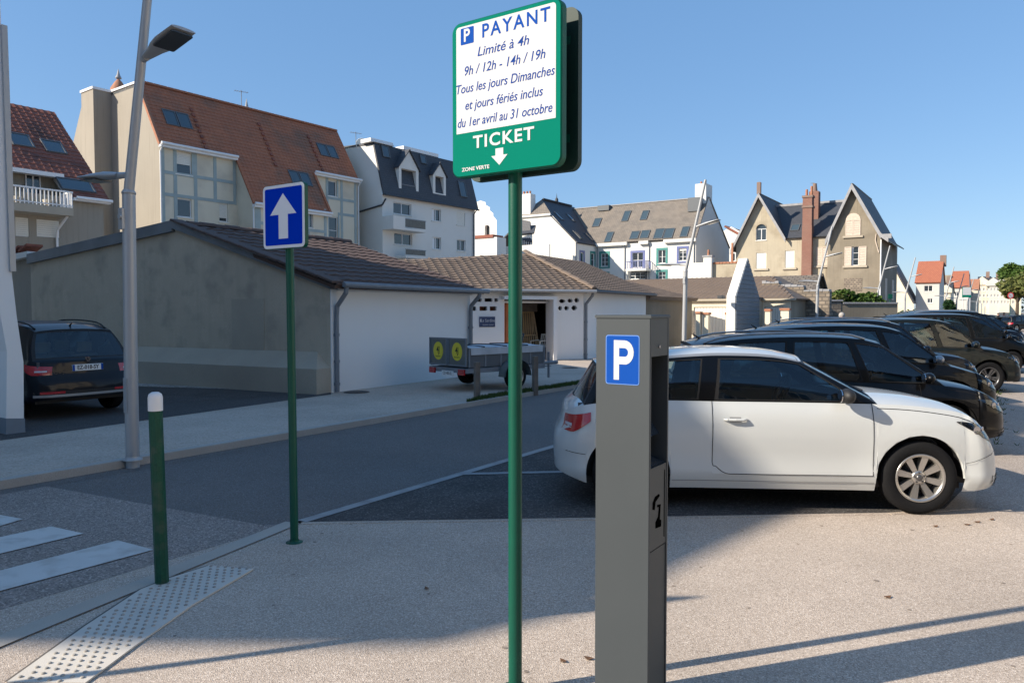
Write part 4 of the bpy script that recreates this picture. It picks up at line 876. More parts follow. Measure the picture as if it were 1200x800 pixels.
def dormer(x0, x1, yb0, yap, yea, wrect, lb, rail=True):
    DP = Pl((0, -.05, 0), (1, 0, 0), (0, 0, 1)); a0 = B.hit(x0, (yea + yb0) / 2, DP)[0]; a1 = B.hit(x1, (yea + yb0) / 2, DP)[0]; xm = (x0 + x1) / 2
    z0, z1, z2 = B.hit(xm, yb0, DP)[1], B.hit(xm, yea, DP)[1], B.hit(xm, yap, DP)[1]; am = (a0 + a1) / 2
    d = empty('dormer', (0, 0, 0)); d.parent = b_; d['label'] = lb; hl = (a0 + .28, z0 + .1, a1 - .28, z1 - .1)
    b = MB().wall(DP, [(a0, z0), (a1, z0), (a1, z1), (am, z2), (a0, z1)], [hl], .9)
    b.wall(sidepl(a0), [(-yt - 1.0, z0), (.05, z0), (.05, z1), (-yt - 1.0, z1)]); b.wall(sideplR(a1), [(-.05, z0), (yt + 1, z0), (yt + 1, z1), (-.05, z1)]); b.build('dormer_wall', mt['white_clean'], d)
    w = MB()
    for s_, e in ((-1, a0 - .15), (1, a1 + .15)):
        P = [(e, -.2, z1 - .12), (am, -.2, z2 + .05), (am, yt + 1.6, z2 + .05), (e, yt + 1.0, z1 - .12)]; w.add([Vector(p) + Vector((0, 0, o)) for o in (0, .1) for p in P], [(0, 1, 2, 3), (7, 6, 5, 4), (0, 4, 5, 1), (1, 5, 6, 2), (2, 6, 7, 3), (3, 7, 4, 0)])
    o = w.build('dormer_roof', mt['slate'], d); uvplane(o, FRONT)
    wn = MB(); zz0 = z0 + (1.0 if rail else .5); bars(wn, DP, hl[0], z0 + .12, hl[2], z1 - .11, .07, -.88, -.80); wn.bbox(DP, am - .05, am + .05, z0 + .2, z1 - .2, -.878, -.802); wn.build('dormer_window', mt['pvc'], d)
    MB().bbox(DP, hl[0], hl[2], z0 + .12, z1 - .11, -.895, -.87).build('pane', mt['winglass'], d)
    if rail:
        w = MB(); w.bbox(DP, hl[0], hl[2], z0 + .95, z0 + 1.0, -.12, -.06); n = 9
        for i in range(n): w.bbox(DP, hl[0] + i * (hl[2] - hl[0]) / n, hl[0] + .03 + i * (hl[2] - hl[0]) / n, z0 + .1, z0 + .95, -.11, -.08)
        w.build('dormer_rail', mt['pipe'], d)
dormer(467.5, 490.5, 231, 177, 197.5, None, 'larger dormer with a railed recess')
dormer(507.5, 522.5, 228, 192, 205.5, None, 'smaller dormer', False)
for k in ('w1', 'w2', 'w3', 'w5', 'w6'): window(b_, FRONT, rs[k], nv=1, depth=.2, curtain=k in ('w3', 'w5'))
window(b_, FRONT, rs['w4'], nv=0, shutter=.98, depth=.15)
for (xl, xr, yt_, yb_, solid) in ((461, 499.5, 252, 268.5, True), (475.5, 499.5, 288, 301, False)):
    BP = Pl((0, -1.3, 0), (1, 0, 0), (0, 0, 1)); r_ = rect(B, BP, xl, yt_, xr, yb_); 
    sl = MB().box(r_[0], -1.3, r_[1] - .12, r_[2], -.001, r_[1] + .06).build('balcony_slab', mt['white_clean'], b_)
    z1 = r_[3] - .3; xs = r_[0] + (r_[2] - r_[0]) * (.35 if solid else 0)
    if solid: MB().box(r_[0], -1.3, r_[1] + .062, xs, -1.15, z1 + .1).build('balcony_parapet', mt['white_clean'], b_); MB().box(r_[0], -1.14, r_[1] + .062, r_[0] + .15, 0, z1 + .1).build('balcony_parapet', mt['white_clean'], b_)
    rr = MB().box(xs, -1.3, z1 - .05, r_[2], -1.24, z1); rr.box(r_[2] - .06, -1.23, z1 - .05, r_[2], 0, z1); o = rr.build('balcony_rail', mt['pipe'], b_)
    MB().box(xs + .02, -1.28, r_[1] + .14, r_[2] - .07, -1.265, z1 - .06).build('rail_panel', M_('railing_mesh', (.16, .16, .14), .6, var=.3, sc1=9), o)
for px, py, w, h in ((541.5, 222, .9, 1.5), (451.5, 178, .8, 1.0), (495.5, 187, .7, .8)):
    q = B.hit(px, py, RPb); velux(b_, RPb, q[0], q[1], w, h)
gutter(b_, (0, -.35, zE - .08), (LB + .2, -.35, zE - .08), .07, 'darkpipe'); pipe(b_, [(LB - .15, -.35, zE - .1), (LB - .3, -.1, zE - .5), (LB - .3, -.1, 0)], .05, 'darkpipe')
q1 = [S0.p(*B.hit(x, y, S0), .08) for x, y in ((453, 233), (449, 240), (420, 249), (417, 258))]; pipe(b_, [tuple(v) for v in q1] + [(q1[-1].x, q1[-1].y, 0)], .07, 'darkpipe')
MB().wall(S0, [(-yb - 3.5, -.5), (-yb + .01, -.5), (-yb + .01, zT - 4), (-yb - 3.5, zT - 4)]).build('link_wall', mt['slate'], b_)
q = S0.p(*B.hit(418, 176, S0), -.5); dish = empty('satellite_dish', B.o + B.X * q.x + B.Y * q.y + Vector((0, 0, q.z - .7)), B.ang, 'white satellite dish on the flat white end of the mansard block', 'satellite dish')
MB().cyl((0, 0, -.5), (0, 0, 1.0), .05, n=8).build('mast', mt['pipe'], dish)
Md = Matrix.Translation((0, -.1, 1.1)) @ Matrix.Rotation(R(75), 4, 'X') @ Matrix.Rotation(-.4, 4, 'Y'); MB().lathe([(.0, 0), (.3, .05), (.58, .2), (.6, .2), (.3, .02), (0, -.03)], 20, Md).build('reflector', mt['plasticwhite'], dish)
MB().cyl((-.2, -.5, .5), (.35, -.9, .6), .04, n=6).build('feed_arm', mt['pipe'], dish)
q = at(417, 156, 62); aerial(q.x, q.y, q.z - 1.3, 'spindly aerial standing behind the satellite dish')
# stepped gable building between the blocks
q = at(557, 250, 82); X_ = Fr(q.x, q.y, V.x, V.y); x_ = bld('stepped_gable_house', X_, 'pale building with stepped gable and arched opening behind the white block')
def Xp(px, py): return X_.hit(px, py, FRONT)
pts = [Xp(548, 330), Xp(582, 330), Xp(582, 258), Xp(578, 253), Xp(578, 250), Xp(574, 246.5), Xp(574, 243), Xp(569, 240), Xp(569, 237), Xp(563, 235), Xp(556, 238), Xp(548, 242)]
ar = [Xp(568, 279), Xp(573.8, 279), Xp(573.8, 266), Xp(572.5, 264), Xp(570.5, 263.5), Xp(568.5, 264.5), Xp(568, 267)]
MB().wall(FRONT, pts, [ar], .4).build('gable_wall', mt['white_clean'], x_); MB().bbox(FRONT, ar[0][0], ar[1][0], ar[0][1], ar[3][1], -.42, -.38).build('window', mt['winglass'], x_)
e0 = Xp(582, 272); rp = Pl((0, .3, 0), (1, 0, 0), (0, 0, 1)); slab(x_, 'roof', Pl((0, .6, 0), (1, 0, 0), (0, .4, 1)), [Xp(566, 262), Xp(597, 272), Xp(589, 243), Xp(572, 239)], .2, mt['slate'])
MB().bbox(FRONT, Xp(555, 0)[0], Xp(596, 0)[0], -.5, Xp(575, 281)[1], .5, 2.2).build('low_wing', mt['white_clean'], x_); MB().bbox(FRONT, Xp(555, 0)[0], Xp(592, 0)[0], Xp(575, 281.5)[1], Xp(575, 278)[1], .4, 2.3).build('red_fascia', mt['redbrown'], x_)
q = at(598, 268, 85); Z_ = Fr(q.x, q.y, V.x, V.y); z_ = bld('small_house', Z_, 'little white house with a bay window just right of the green pole')
r_ = rect(Z_, FRONT, 611.5, 278, 621.5, 289); x0, zt = Z_.hit(598, 275, FRONT); x1 = Z_.hit(624, 275, FRONT)[0]; MB().wall(FRONT, [(x0, -.5), (x1, -.5), (x1, zt), (x0, zt)], [r_], .1).build('wall', mt['white_clean'], z_); window(z_, FRONT, r_, nv=3, depth=.08)
slab(z_, 'roof', roofpl((x0, -.2, zt), (x1, -.2, zt), (x0, 1.5, zt + 1.1)), [(0, 0), (x1 - x0 + .3, 0), (x1 - x0 - .5, 2), (0, 2)], .15, mt['slate'])
MB().box(x0 - 2, -3, 0, x1 + 4, -2.8, Z_.hit(610, 291, FRONT)[1]).build('garden_wall', mt['white_clean'], z_)
# ================================================================== white building C (weathered slate, teal windows)
q = at(698.6, 287, 92); C = Fr(q.x, q.y, V.x, V.y); c_ = bld('apartment_building', C, 'white building with weathered slate roof and teal and violet window surrounds')
zE = C.hit(698.6, 287, FRONT)[1]; LC = C.hit(815.6, 283, FRONT)[0]; SR = sideplR(LC); yr, zR = C.hit(829, 231.5, SR)
rs = {k: rect(C, FRONT, *v) for k, v in dict(w1=(704.5, 297, 712.5, 312), w2=(771.5, 293, 780, 308.5), w3=(795.5, 291, 804.5, 305.5), door=(741, 296, 753.5, 313.5), low=(738, 319, 756, 327), w4=(771.5, 318.5, 780, 327), w5=(704.5, 321, 712, 327)).items()}
MB().wall(FRONT, [(0, -.5), (LC, -.5), (LC, zE), (0, zE)], list(rs.values()), .3).build('facade', mt['white_clean'], c_)
zb = C.hit(852, 284, SR); MB().wall(SR, [(0, -.5), (zb[0] + 1, -.5), (zb[0] + 1, zb[1] - .6), (yr + .8, zR), (yr, zR), (0, zE)]).build('end_wall', mt['white_clean'], c_)
MB().box(LC - 1.3, yr - .6, zR - 1.0, LC + .02, yr + 1.6, zR + 1.6).build('chimney', mt['white_clean'], c_)
for i in range(2): MB().cyl((LC - .9 + i * .5, yr + .4, zR + 1.6), (LC - .9 + i * .5, yr + .4, zR + 2.0), .13, n=8).build('chimney_pot', mt['tile_verge'], c_)
RPc = roofpl((-9, -.3, zE + .15), (LC + .1, -.3, zE + .15), (0, yr, zR)); SL = math.hypot(yr + .3, zR - zE - .15)
slab(c_, 'roof', RPc, [(0, 0), (LC + 9.1, 0), (LC + 9.1, SL), (0, SL)], .15, mt['slate_tan'])
rpb = roofpl((LC + .1, zb[0] + 1, zb[1] - .6), (-9, zb[0] + 1, zb[1] - .6), (0, yr + .8, zR)); slab(c_, 'roof', rpb, [(0, 0), (LC + 9, 0), (LC + 9, math.hypot(zb[0] + .2 - yr, zR - zb[1] + .6)), (0, math.hypot(zb[0] + .2 - yr, zR - zb[1] + .6))], .15, mt['slate_tan'])
MB().box(-9, yr - .1, zR, LC + .1, yr + .8, zR + .12).build('ridge_cap', mt['barge'], c_)
for s0_, s1_ in ((-.0, C.hit(736, 284, FRONT)[0]), (C.hit(750, 283, FRONT)[0], C.hit(761, 283, FRONT)[0]), (C.hit(779, 281, FRONT)[0], LC + .1)): MB().box(s0_, -.45, zE - .25, s1_, -.02, zE + .12).build('eaves_board', mt['white_clean'], c_)
# wing
S0r = sideplR(0); wl = C.hit(675, 290, S0r)[0]
GW = Pl((0, wl, 0), (1, 0, 0), (0, 0, 1)); zEw = C.hit(675, 283, GW)[1]
g = [C.hit(x, y, GW) for x, y in ((645, 250), (633, 246), (622, 247), (613, 247))]
apx = C.hit(634.7, 233.6, Pl((0, wl + 1.8, 0), (1, 0, 0), (0, 0, 1)))
aL_ = C.hit(613, 250, GW)[0]
MB().wall(GW, [(aL_ - 1, -.5), (0, -.5), (0, zEw), g[0], (C.hit(622, 250, GW)[0], g[0][1]), (aL_ - 1, g[0][1])]).build('wing_gable', mt['white_clean'], c_)
ws = [rect(C, S0r, 680.2, 296, 684, 311), rect(C, S0r, 692.6, 297, 696.5, 312)]
MB().wall(S0r, [(wl, -.5), (-.001, -.5), (-.001, zE), (wl, zEw)], ws, .25).build('wing_wall', mt['white_clean'], c_)
Z0 = zEw; xa, za = apx; xg, zg = g[0]; RD = roofpl((.25, wl - .1, Z0 - .1), (.25, 4, Z0 - .1), (xa, wl + 2, za)); Ld = 4 - wl + .1
sl_ = Vector((xa - .25, 0, za - Z0 + .1)).length
ge = onpl(RD, (xg, wl - .1, zg)); slab(c_, 'wing_roof', RD, [(0, 0), (Ld, 0), (Ld + 1, sl_), (2.0, sl_), (.05, ge[1])], .15, mt['slate'])  # dark slate paints in the shade of the slope facing off the sun
hip = MB(); P = [Vector((xg + .1, wl - .12, zg)), Vector((2 * xa - xg, wl - .12, zg)), Vector((xa, wl + 1.9, za))]; hip.add(P + [p - Vector((0, 0, .15)) for p in P], [(1, 0, 2), (0, 1, 4, 3), (3, 4, 5), (1, 2, 5, 4), (2, 0, 3, 5)]); o = hip.build('hip_roof', mt['slate_tan'], c_); uvplane(o, FRONT)
MB().box(xg - 2 * (xg - xa) - .1, wl - .25, zg - .25, xg + .1, wl - .02, zg - .02).build('hip_fascia', mt['white_clean'], c_)
rl_ = roofpl((2 * xa, 4, Z0), (2 * xa, wl - .1, Z0), (xa, wl + 2, za)); slab(c_, 'wing_roof', rl_, [(0, 0), (Ld, 0), (Ld - 2, sl_), (0, sl_)], .15, mt['slate'])
cx_ = C.hit(617, 228, GW); MB().box(cx_[0] - 1.6, wl + .02, g[0][1] - 1, cx_[0] + .55, wl + 1.2, cx_[1] + .1).build('chimney', mt['white_clean'], c_)
for i in range(4): MB().cyl((cx_[0] - 1.2 + i * .45, wl + .6, cx_[1] + .1), (cx_[0] - 1.2 + i * .45, wl + .6, cx_[1] + .5), .13, n=8).build('chimney_pot', mt['tile_verge'], c_)
q = (xa, wl + 5.5, za); MB().lathe([(0, 1.3), (.06, .7), (.2, .5), (.28, -.3)], 8, Matrix.Translation(q)).build('roof_finial', mt['slate'], c_)
kw = dict(depth=.16, sw=.26)
window(c_, FRONT, rs['w1'], surround='teal', nh=2, **kw); window(c_, FRONT, rs['w2'], surround='teal', nh=1, **kw); window(c_, FRONT, rs['w3'], surround='bluepaint', nh=2, shutter=.2, **kw)
window(c_, FRONT, rs['door'], surround='bluepaint', nh=1, name='balcony_door', **kw); window(c_, FRONT, rs['low'], surround='greyframe', nv=2, nh=1, **kw); window(c_, FRONT, rs['w4'], surround='teal', nh=1, **kw); window(c_, FRONT, rs['w5'], surround='teal', **kw)
window(c_, S0r, ws[0], surround='bluepaint', nv=0, **kw); window(c_, S0r, ws[1], surround='teal', nv=0, nh=1, **kw)
BP = Pl((0, -1.6, 0), (1, 0, 0), (0, 0, 1)); br = rect(C, BP, 733, 305.5, 757, 316)
MB().box(br[0], -1.6, br[1] - .12, br[2], -.06, br[1] + .12).build('balcony_slab', mt['white_clean'], c_)
rl = MB().box(br[0], -1.6, br[3] - .06, br[2], -1.54, br[3]); rl.box(br[0], -1.53, br[3] - .06, br[0] + .06, -.06, br[3]); rl.box(br[2] - .06, -1.53, br[3] - .06, br[2], -.06, br[3]); rail = rl.build('balcony_rail', mt['bluepaint'], c_)
me = MB().box(-.03, -.03, br[1] + .12, .03, .03, br[3] - .06).mesh('baluster', mt['bluepaint'])
for i in range(13): inst(me, 'baluster', Matrix.Translation((br[0] + .04 + i * (br[2] - br[0] - .08) / 12, -1.57, 0)), rail)
for i in range(5): inst(me, 'baluster', Matrix.Translation((br[2] - .03, -1.3 + i * .28, 0)), rail)
for px in (700.5, 732.5, 761, 813.5):
    a = C.hit(px, 300, FRONT)[0]; pipe(c_, [(a, -.25, zE - .2), (a, -.08, zE - .6), (a, -.08, 0)], .06, 'pipe')
pipe(c_, [(.05, wl - .1, zEw - .1), (.05, wl - .08, zEw - .5), (.05, wl - .08, 0)], .07, 'pipe')
for px, py, w, h in ((699.7, 261, 1.0, 1.5), (734, 253.5, .9, 1.8), (755.6, 252.5, .9, 1.6), (713.8, 278, .9, 1.7), (744, 275.8, 1.1, 1.3), (756, 274.8, 1.1, 1.3), (772.5, 274, 1.15, 1.6), (784, 273.7, 1.15, 1.6), (802.6, 271.8, .9, 1.6)):
    q = C.hit(px, py, RPc); velux(c_, RPc, q[0], q[1], w, h)
for px, py in ((655, 253.5), (669, 255.5), (677, 275.5), (690.5, 278)):
    q = C.hit(px, py, RD); velux(c_, RD, q[0], q[1], .8, 1.5)
q = C.hit(813, 245, RPc); p = RPc.p(*q); MB().box(p.x - .6, p.y - .4, p.z - .3, p.x + .9, p.y + 1.5, p.z + 1.3).build('roof_vent', mt['greyframe'], c_)
q = C.hit(708, 246, RPc); p = RPc.p(*q); MB().box(p.x - .8, p.y - .3, p.z - .1, p.x + .8, p.y + 1.2, p.z + .55).build('roof_vent', mt['greyframe'], c_)
# low white walls in front
q = at(786, 309, 66); W_ = Fr(q.x, q.y, V.x, V.y); w1 = W_.hit(824.5, 309, FRONT)[0]; w2 = W_.hit(834, 309, FRONT)[0]; w3 = W_.hit(870, 309, FRONT)[0]
o = bld('garden_wall', W_, 'plain white yard wall with a taller end pier, below the slate-roofed white block', 'wall'); zt = W_.hit(800, 308.5, FRONT)[1]
MB().box(0, 0, -.3, w1, .3, zt).build('wall', mt['white_clean'], o); MB().box(w1, -.08, -.3, w2, .5, zt + .45).build('pier', mt['white_clean'], o); MB().box(w1 - .08, -.15, zt + .452, w2 + .08, .58, zt + .6).build('pier_cap', mt['barge'], o)
MB().cyl((w2 - .35, .2, zt + .6), (w2 - .35, .2, zt + 1.1), .12, .09, n=8).build('chimney_pot', mt['tile_verge'], o)
o2 = empty('garden_wall', W_.o + W_.X * w2 + W_.Y * .3, W_.ang, 'low pinkish brown yard wall with a tile coping, left of the villa', 'wall'); MB().box(.002, 0, -.3, w3 - w2, .3, zt - .15).build('wall', mt['villa_cream'], o2)
for i in range(9): MB().box(.02 + i * (w3 - w2) / 9, -.06, zt - .148, (i + .95) * (w3 - w2) / 9, .36, zt).build('coping_tile', mt['tile_verge'], o2)
MB().box(1.6, -.05, zt - .1, 1.75, .1, zt + 1.6).build('flue', mt['tile_verge'], o2)
q = at(846, 264, 118); R_ = Fr(q.x, q.y, V.x, V.y); o = bld('house', R_, 'white house with dark red roof peeping out left of the villa')
zr = q.z; e = R_.hit(862, 285, FRONT); MB().wall(FRONT, [(-6, -.5), (9, -.5), (9, e[1] - 2), (1.5, zr - .3), (-6, zr - 4)], [rect(R_, FRONT, 856.5, 297, 861.5, 306)], .15).build('wall', mt['white_clean'], o)
slab(o, 'roof', roofpl((9, -.4, e[1] - 2.2), (9, 8, e[1] - 2.2), (0, -.4, zr + .3)), [(0, 0), (8, 0), (8, 9.8), (0, 9.8)], .3, mt['tile_red2']); window(o, FRONT, rect(R_, FRONT, 856.5, 297, 861.5, 306), nv=0)

# ================================================================== villa D
q = at(862.5, 286, 84); D = Fr(q.x, q.y, V.x, V.y); d_ = bld('villa', D, 'old stone villa with two steep gables, tall brick chimney and faded shutters', 'house')
def Dp(px, py, pl=FRONT): return D.hit(px, py, pl)
e0, ap, e1 = Dp(863, 285), Dp(890.6, 228), Dp(921, 279.5); FR2 = Pl((0, -.6, 0), (1, 0, 0), (0, 0, 1))
a3, ap2, a4 = Dp(970, 280, FR2), Dp(999.3, 217, FR2), Dp(1032.5, 276, FR2)
chx = Dp(941, 300)[0]; zm = Dp(945, 278)[1]
wl1 = rect(D, FRONT, 886, 296, 898, 314.5); wl2 = rect(D, FRONT, 920, 293.5, 931, 313.5); wa = rect(D, FRONT, 886, 268, 898, 281.5)
def arch(r, k=.35, n=8):
    a0, b0, a1, b1 = r; m = (a0 + a1) / 2; h = (a1 - a0) / 2; return [(a0, b0), (a1, b0)] + [(m + h * math.cos(math.pi * i / n), b1 + h * math.sin(math.pi * i / n) * k * 2) for i in range(n + 1)]
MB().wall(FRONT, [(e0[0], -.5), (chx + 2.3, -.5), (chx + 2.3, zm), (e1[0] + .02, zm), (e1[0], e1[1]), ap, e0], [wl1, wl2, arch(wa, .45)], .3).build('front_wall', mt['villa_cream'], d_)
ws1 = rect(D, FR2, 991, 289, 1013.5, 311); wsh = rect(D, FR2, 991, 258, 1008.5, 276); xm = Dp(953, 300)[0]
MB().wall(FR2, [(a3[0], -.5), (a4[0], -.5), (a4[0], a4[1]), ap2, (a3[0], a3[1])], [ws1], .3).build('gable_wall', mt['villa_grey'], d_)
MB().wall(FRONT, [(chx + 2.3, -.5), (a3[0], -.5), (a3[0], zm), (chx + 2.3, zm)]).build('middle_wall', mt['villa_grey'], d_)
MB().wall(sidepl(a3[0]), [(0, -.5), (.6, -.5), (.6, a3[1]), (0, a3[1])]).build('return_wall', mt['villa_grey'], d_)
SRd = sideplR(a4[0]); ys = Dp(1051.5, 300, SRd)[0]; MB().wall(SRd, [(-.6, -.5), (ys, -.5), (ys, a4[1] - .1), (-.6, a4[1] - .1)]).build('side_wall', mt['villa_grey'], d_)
MB().wall(sidepl(0), [(-10, -.5), (0, -.5), (0, e0[1]), (-10, e0[1])]).build('side_wall', mt['villa_cream'], d_)
yb_ = 11
def groof(x0, z0, xa_, za_, x1_, z1_, y0, y1, mat):
    for (p, q, s_) in (((x0, z0), (xa_, za_), 1), ((x1_, z1_), (xa_, za_), -1)):
        E0 = (p[0], y0, p[1]); E1 = (p[0], y1, p[1])
        pl = roofpl(E1, E0, (xa_, y0, za_)) if s_ == 1 else roofpl(E0, E1, (xa_, y0, za_)); S_ = math.hypot(xa_ - p[0], za_ - p[1]); slab(d_, 'roof', pl, [(0, 0), (y1 - y0, 0), (y1 - y0, S_), (0, S_)], .15, mat)
groof(e0[0] - .5, e0[1] - .9, ap[0], ap[1] + .15, e1[0] + .1, e1[1] - .1, -.5, yb_, mt['slate'])
yend = Dp(1020.7, 229, Pl((ap2[0], 0, 0), (0, 1, 0), (0, 0, 1)))[0]
groof(a3[0] - .15, a3[1] - .3, ap2[0], ap2[1] + .15, a4[0] + .05, a4[1] + .1, -1.1, yend, mt['slate'])
kk = [(a4[0] - .35, a4[1] + .60), (a4[0] + .25, a4[1] - .12), (a4[0] + .80, a4[1] - .46)]
kb_ = MB()
for i in range(2):
    (xa0, za0), (xa1, za1) = kk[i], kk[i + 1]; vs = [(xa0, -1.1, za0), (xa1, -1.1, za1), (xa1, yend, za1), (xa0, yend, za0)]
    kb_.add(vs + [(x, y, z - .14) for x, y, z in vs], [(0, 1, 2, 3), (7, 6, 5, 4), (0, 4, 5, 1), (1, 5, 6, 2), (2, 6, 7, 3), (3, 7, 4, 0)])
o = kb_.build('eaves_kick', mt['slate'], d_); uvplane(o, FRONT)
MB().box(a4[0] + .02, -1.1, a4[1] - .35, a4[0] + 1.0, -.95, a4[1] + .1).build('eaves_end', mt['barge'], d_)
hy = yend + 3; pl = roofpl((a3[0], yend, a3[1]), (a4[0], yend, a4[1]), (ap2[0], yend - .01, ap2[1]))
zrm = Dp(960, 238, Pl((0, 5, 0), (1, 0, 0), (0, 0, 1)))[1]; RM = roofpl((ap[0], -.3, zm), (ap2[0], -.3, zm), (0, 5, zrm)); slab(d_, 'roof', RM, [(e1[0] - ap[0] + .1, 0), (ap2[0] - ap[0], 0), (ap2[0] - ap[0], math.hypot(5.3, zrm - zm)), (0, math.hypot(5.3, zrm - zm))], .15, mt['slate'])
MB().box(ap[0], 4.8, zrm - .1, ap2[0], 5.2, zrm + .15).build('ridge_cap', mt['barge'], d_)
def barge(p, q, y, w=.38):
    d = Vector((q[0] - p[0], q[1] - p[1])).normalized(); MB().prism(Pl((0, y, 0), (1, 0, 0), (0, 0, 1)), [(p[0], p[1] - w), (q[0], q[1] - w), (q[0], q[1] + .12), (p[0], p[1] + .12)] if q[0] > p[0] else [(q[0], q[1] - w), (p[0], p[1] - w), (p[0], p[1] + .12), (q[0], q[1] + .12)], 0, .16).build('bargeboard', mt['barge'], d_)
barge((e0[0] - .5, e0[1] - .9), ap, -.52); barge(ap, (e1[0] + .1, e1[1] - .1), -.52); barge((a3[0] - .15, a3[1] - .3), ap2, -1.12, .5); barge(ap2, (a4[0] + .05, a4[1] + .1), -1.12, .5); barge((a4[0] + .04, a4[1] + .1), (a4[0] + .75, a4[1] - .46), -1.125, .3)
MB().box(ap[0] - .2, -.6, ap[1], ap[0] + .2, -.2, ap[1] + 1.3, .05).build('gable_finial', mt['brick_chim'], d_)
c0, c1 = Dp(939.3, 300, Pl((0, -.7, 0), (1, 0, 0), (0, 0, 1))), Dp(950.8, 300, Pl((0, -.7, 0), (1, 0, 0), (0, 0, 1))); zc = Dp(945, 229, Pl((0, -.7, 0), (1, 0, 0), (0, 0, 1)))[1]
o = MB().box(c0[0], -.7, -.4, c1[0], .35, zc - 3.2).box(c0[0] + .03, -.68, zc - 3.2, c1[0] - .03, .33, zc).build('chimney', mt['brick_chim'], d_); uvplane(o, FRONT)
for z_ in (1.3, .22): MB().box(c0[0] - .05, -.76, zc - z_, c1[0] + .05, .4, zc - z_ + .22).build('chimney_band', mt['brick_chim'], d_)
for i in range(2): MB().cyl((c0[0] + .32 + i * .5, -.2, zc), (c0[0] + .32 + i * .5, -.2, zc + .7 + .3 * i), .14, .12, 8).build('chimney_pot', mt['tile_verge'], d_)
q = Dp(955, 225, Pl((0, 3, 0), (1, 0, 0), (0, 0, 1))); o = MB().box(q[0] - .5, 2.4, q[1] - 5, q[0] + .5, 3.4, q[1]).build('rear_chimney', mt['brick_chim'], d_); uvplane(o, FRONT)
MB().cyl((q[0], 2.9, q[1]), (q[0], 2.9, q[1] + .9), .3, .2, 8).build('chimney_pot', mt['brick_chim'], d_)
window(d_, FRONT, wl1, shutter=.97, depth=.15, nv=0); window(d_, FRONT, wl2, shutter=.97, depth=.15, nv=0)
w = window(d_, FRONT, (wa[0], wa[1], wa[2], wa[3]), depth=.2, name='arched_window'); MB().prism(FRONT, arch((wa[0], wa[3], wa[2], wa[3]), .45)[2:], -.24, -.18).build('pane', mt['winglass'], w)
bb = MB(); P = arch(wa, .45)[2:]
for i in range(len(P) - 1): bb.prism(FRONT, [P[i], (P[i][0] * 1.0 + 0, P[i][1] + .16), (P[i + 1][0], P[i + 1][1] + .16), P[i + 1]][::-1], -.05, .05)
bb.build('window_arch', mt['villa_cream'], d_)
def shut(pl, r, name='shutter', lab=None, slats=True, m='shutter_pink', top=0):
    a0, b0, a1, b1 = r; b = MB(); bars(b, pl, a0, b0, a1, b1, .08, .02, .07); n = max(4, int((b1 - b0 - .2) / .22)); 
    for i in range(n): y = b0 + .09 + i * (b1 - b0 - .18) / n; b.bbox(pl, a0 + .08, a1 - .08, y, y + (b1 - b0 - .18) / n - .02, .025, .055)
    if top:
        m_ = (a0 + a1) / 2; rr = (a1 - a0); P = [(a0, b1), (a1, b1)] + [((a0 if top < 0 else a1) - top * rr * math.cos(t) * -1 if False else (a1 + (-rr) * (1 - math.cos(t)) if top > 0 else a0 + rr * (1 - math.cos(t))), b1 + top_h * math.sin(t)) for t in ()]
    return b.build(name, mt[m], d_)
m_ = (wsh[0] + wsh[2]) / 2
shut(FR2, (wsh[0], wsh[1], m_ - .01, wsh[3])); shut(FR2, (m_ + .01, wsh[1], wsh[2], wsh[3]))
MB().prism(FR2, arch((wsh[0], wsh[3] + .01, wsh[2], wsh[3] + .01), .5)[2:], .02, .06).build('arched_shutter_top', mt['shutter_pink'], d_)
w_ = ws1[2] - ws1[0]; wc = (ws1[0] + w_ * .36, ws1[1], ws1[0] + w_ * .66, ws1[3]); window(d_, FR2, (ws1[0], ws1[1], ws1[2], ws1[3]), depth=.2, nv=2, nh=2, curtain=True)
shut(FR2, (ws1[0] - .1, ws1[1], ws1[0] + w_ * .3, ws1[3])); shut(FR2, (ws1[0] + w_ * .68, ws1[1], ws1[2] + .15, ws1[3]))
wv = rect(D, FRONT, 957, 289.5, 971, 311); wv = (wv[0], wv[1], min(wv[2], a3[0] - .05), wv[3]); m_ = (wv[0] + wv[2]) / 2; shut(FRONT, (wv[0], wv[1], m_ - .01, wv[3])); shut(FRONT, (m_ + .01, wv[1], wv[2], wv[3]))
wr_ = rect(D, FR2, 989, 326, 1010, 341); o = MB().bbox(FR2, *[wr_[i] for i in (0, 2, 1, 3)], 0, .04).build('bare_rubble_patch', mt['stone_rubble'], d_); uvplane(o, FR2)
for pl, r_ in ((FRONT, wl1), (FRONT, wl2), (FR2, ws1), (FR2, wsh), (FRONT, wv)): MB().bbox(pl, r_[0] - .25, r_[2] + .25, r_[1] - .22, r_[1] - .02, 0, .16).build('stone_sill', mt['conc_ledge'], d_)
for (px, yt, yb2) in ((1038, 326, 352), (1046, 328, 352)): r_ = rect(D, SRd, px - 1.1, yt, px + 1.1, yb2); MB().bbox(SRd, r_[0], r_[2], r_[1], r_[3], 0, .04).build('side_window_blind', mt['shutter_pink'], d_)
pipe(d_, [(a4[0] + .03, -.7, a4[1] - .4), (a4[0] + .03, -.72, a4[1] - 1), (a4[0] + .03, -.72, 0)], .06, 'pvc')
q = Dp(1028, 275, FR2); pipe(d_, [FR2.p(*Dp(1027, 274, FR2), .06), FR2.p(*Dp(1026, 282, FR2), .06), FR2.p(*Dp(1030, 296, FR2), .06)], .05, 'shutter_pink')
q = D.hit(932, 267, RM); velux(d_, RM, q[0], q[1], .9, 1.2); q = at(954, 214, 88); aerial(q.x, q.y, q.z - 2.2, 'aerial above the villa chimneys', 2.2)
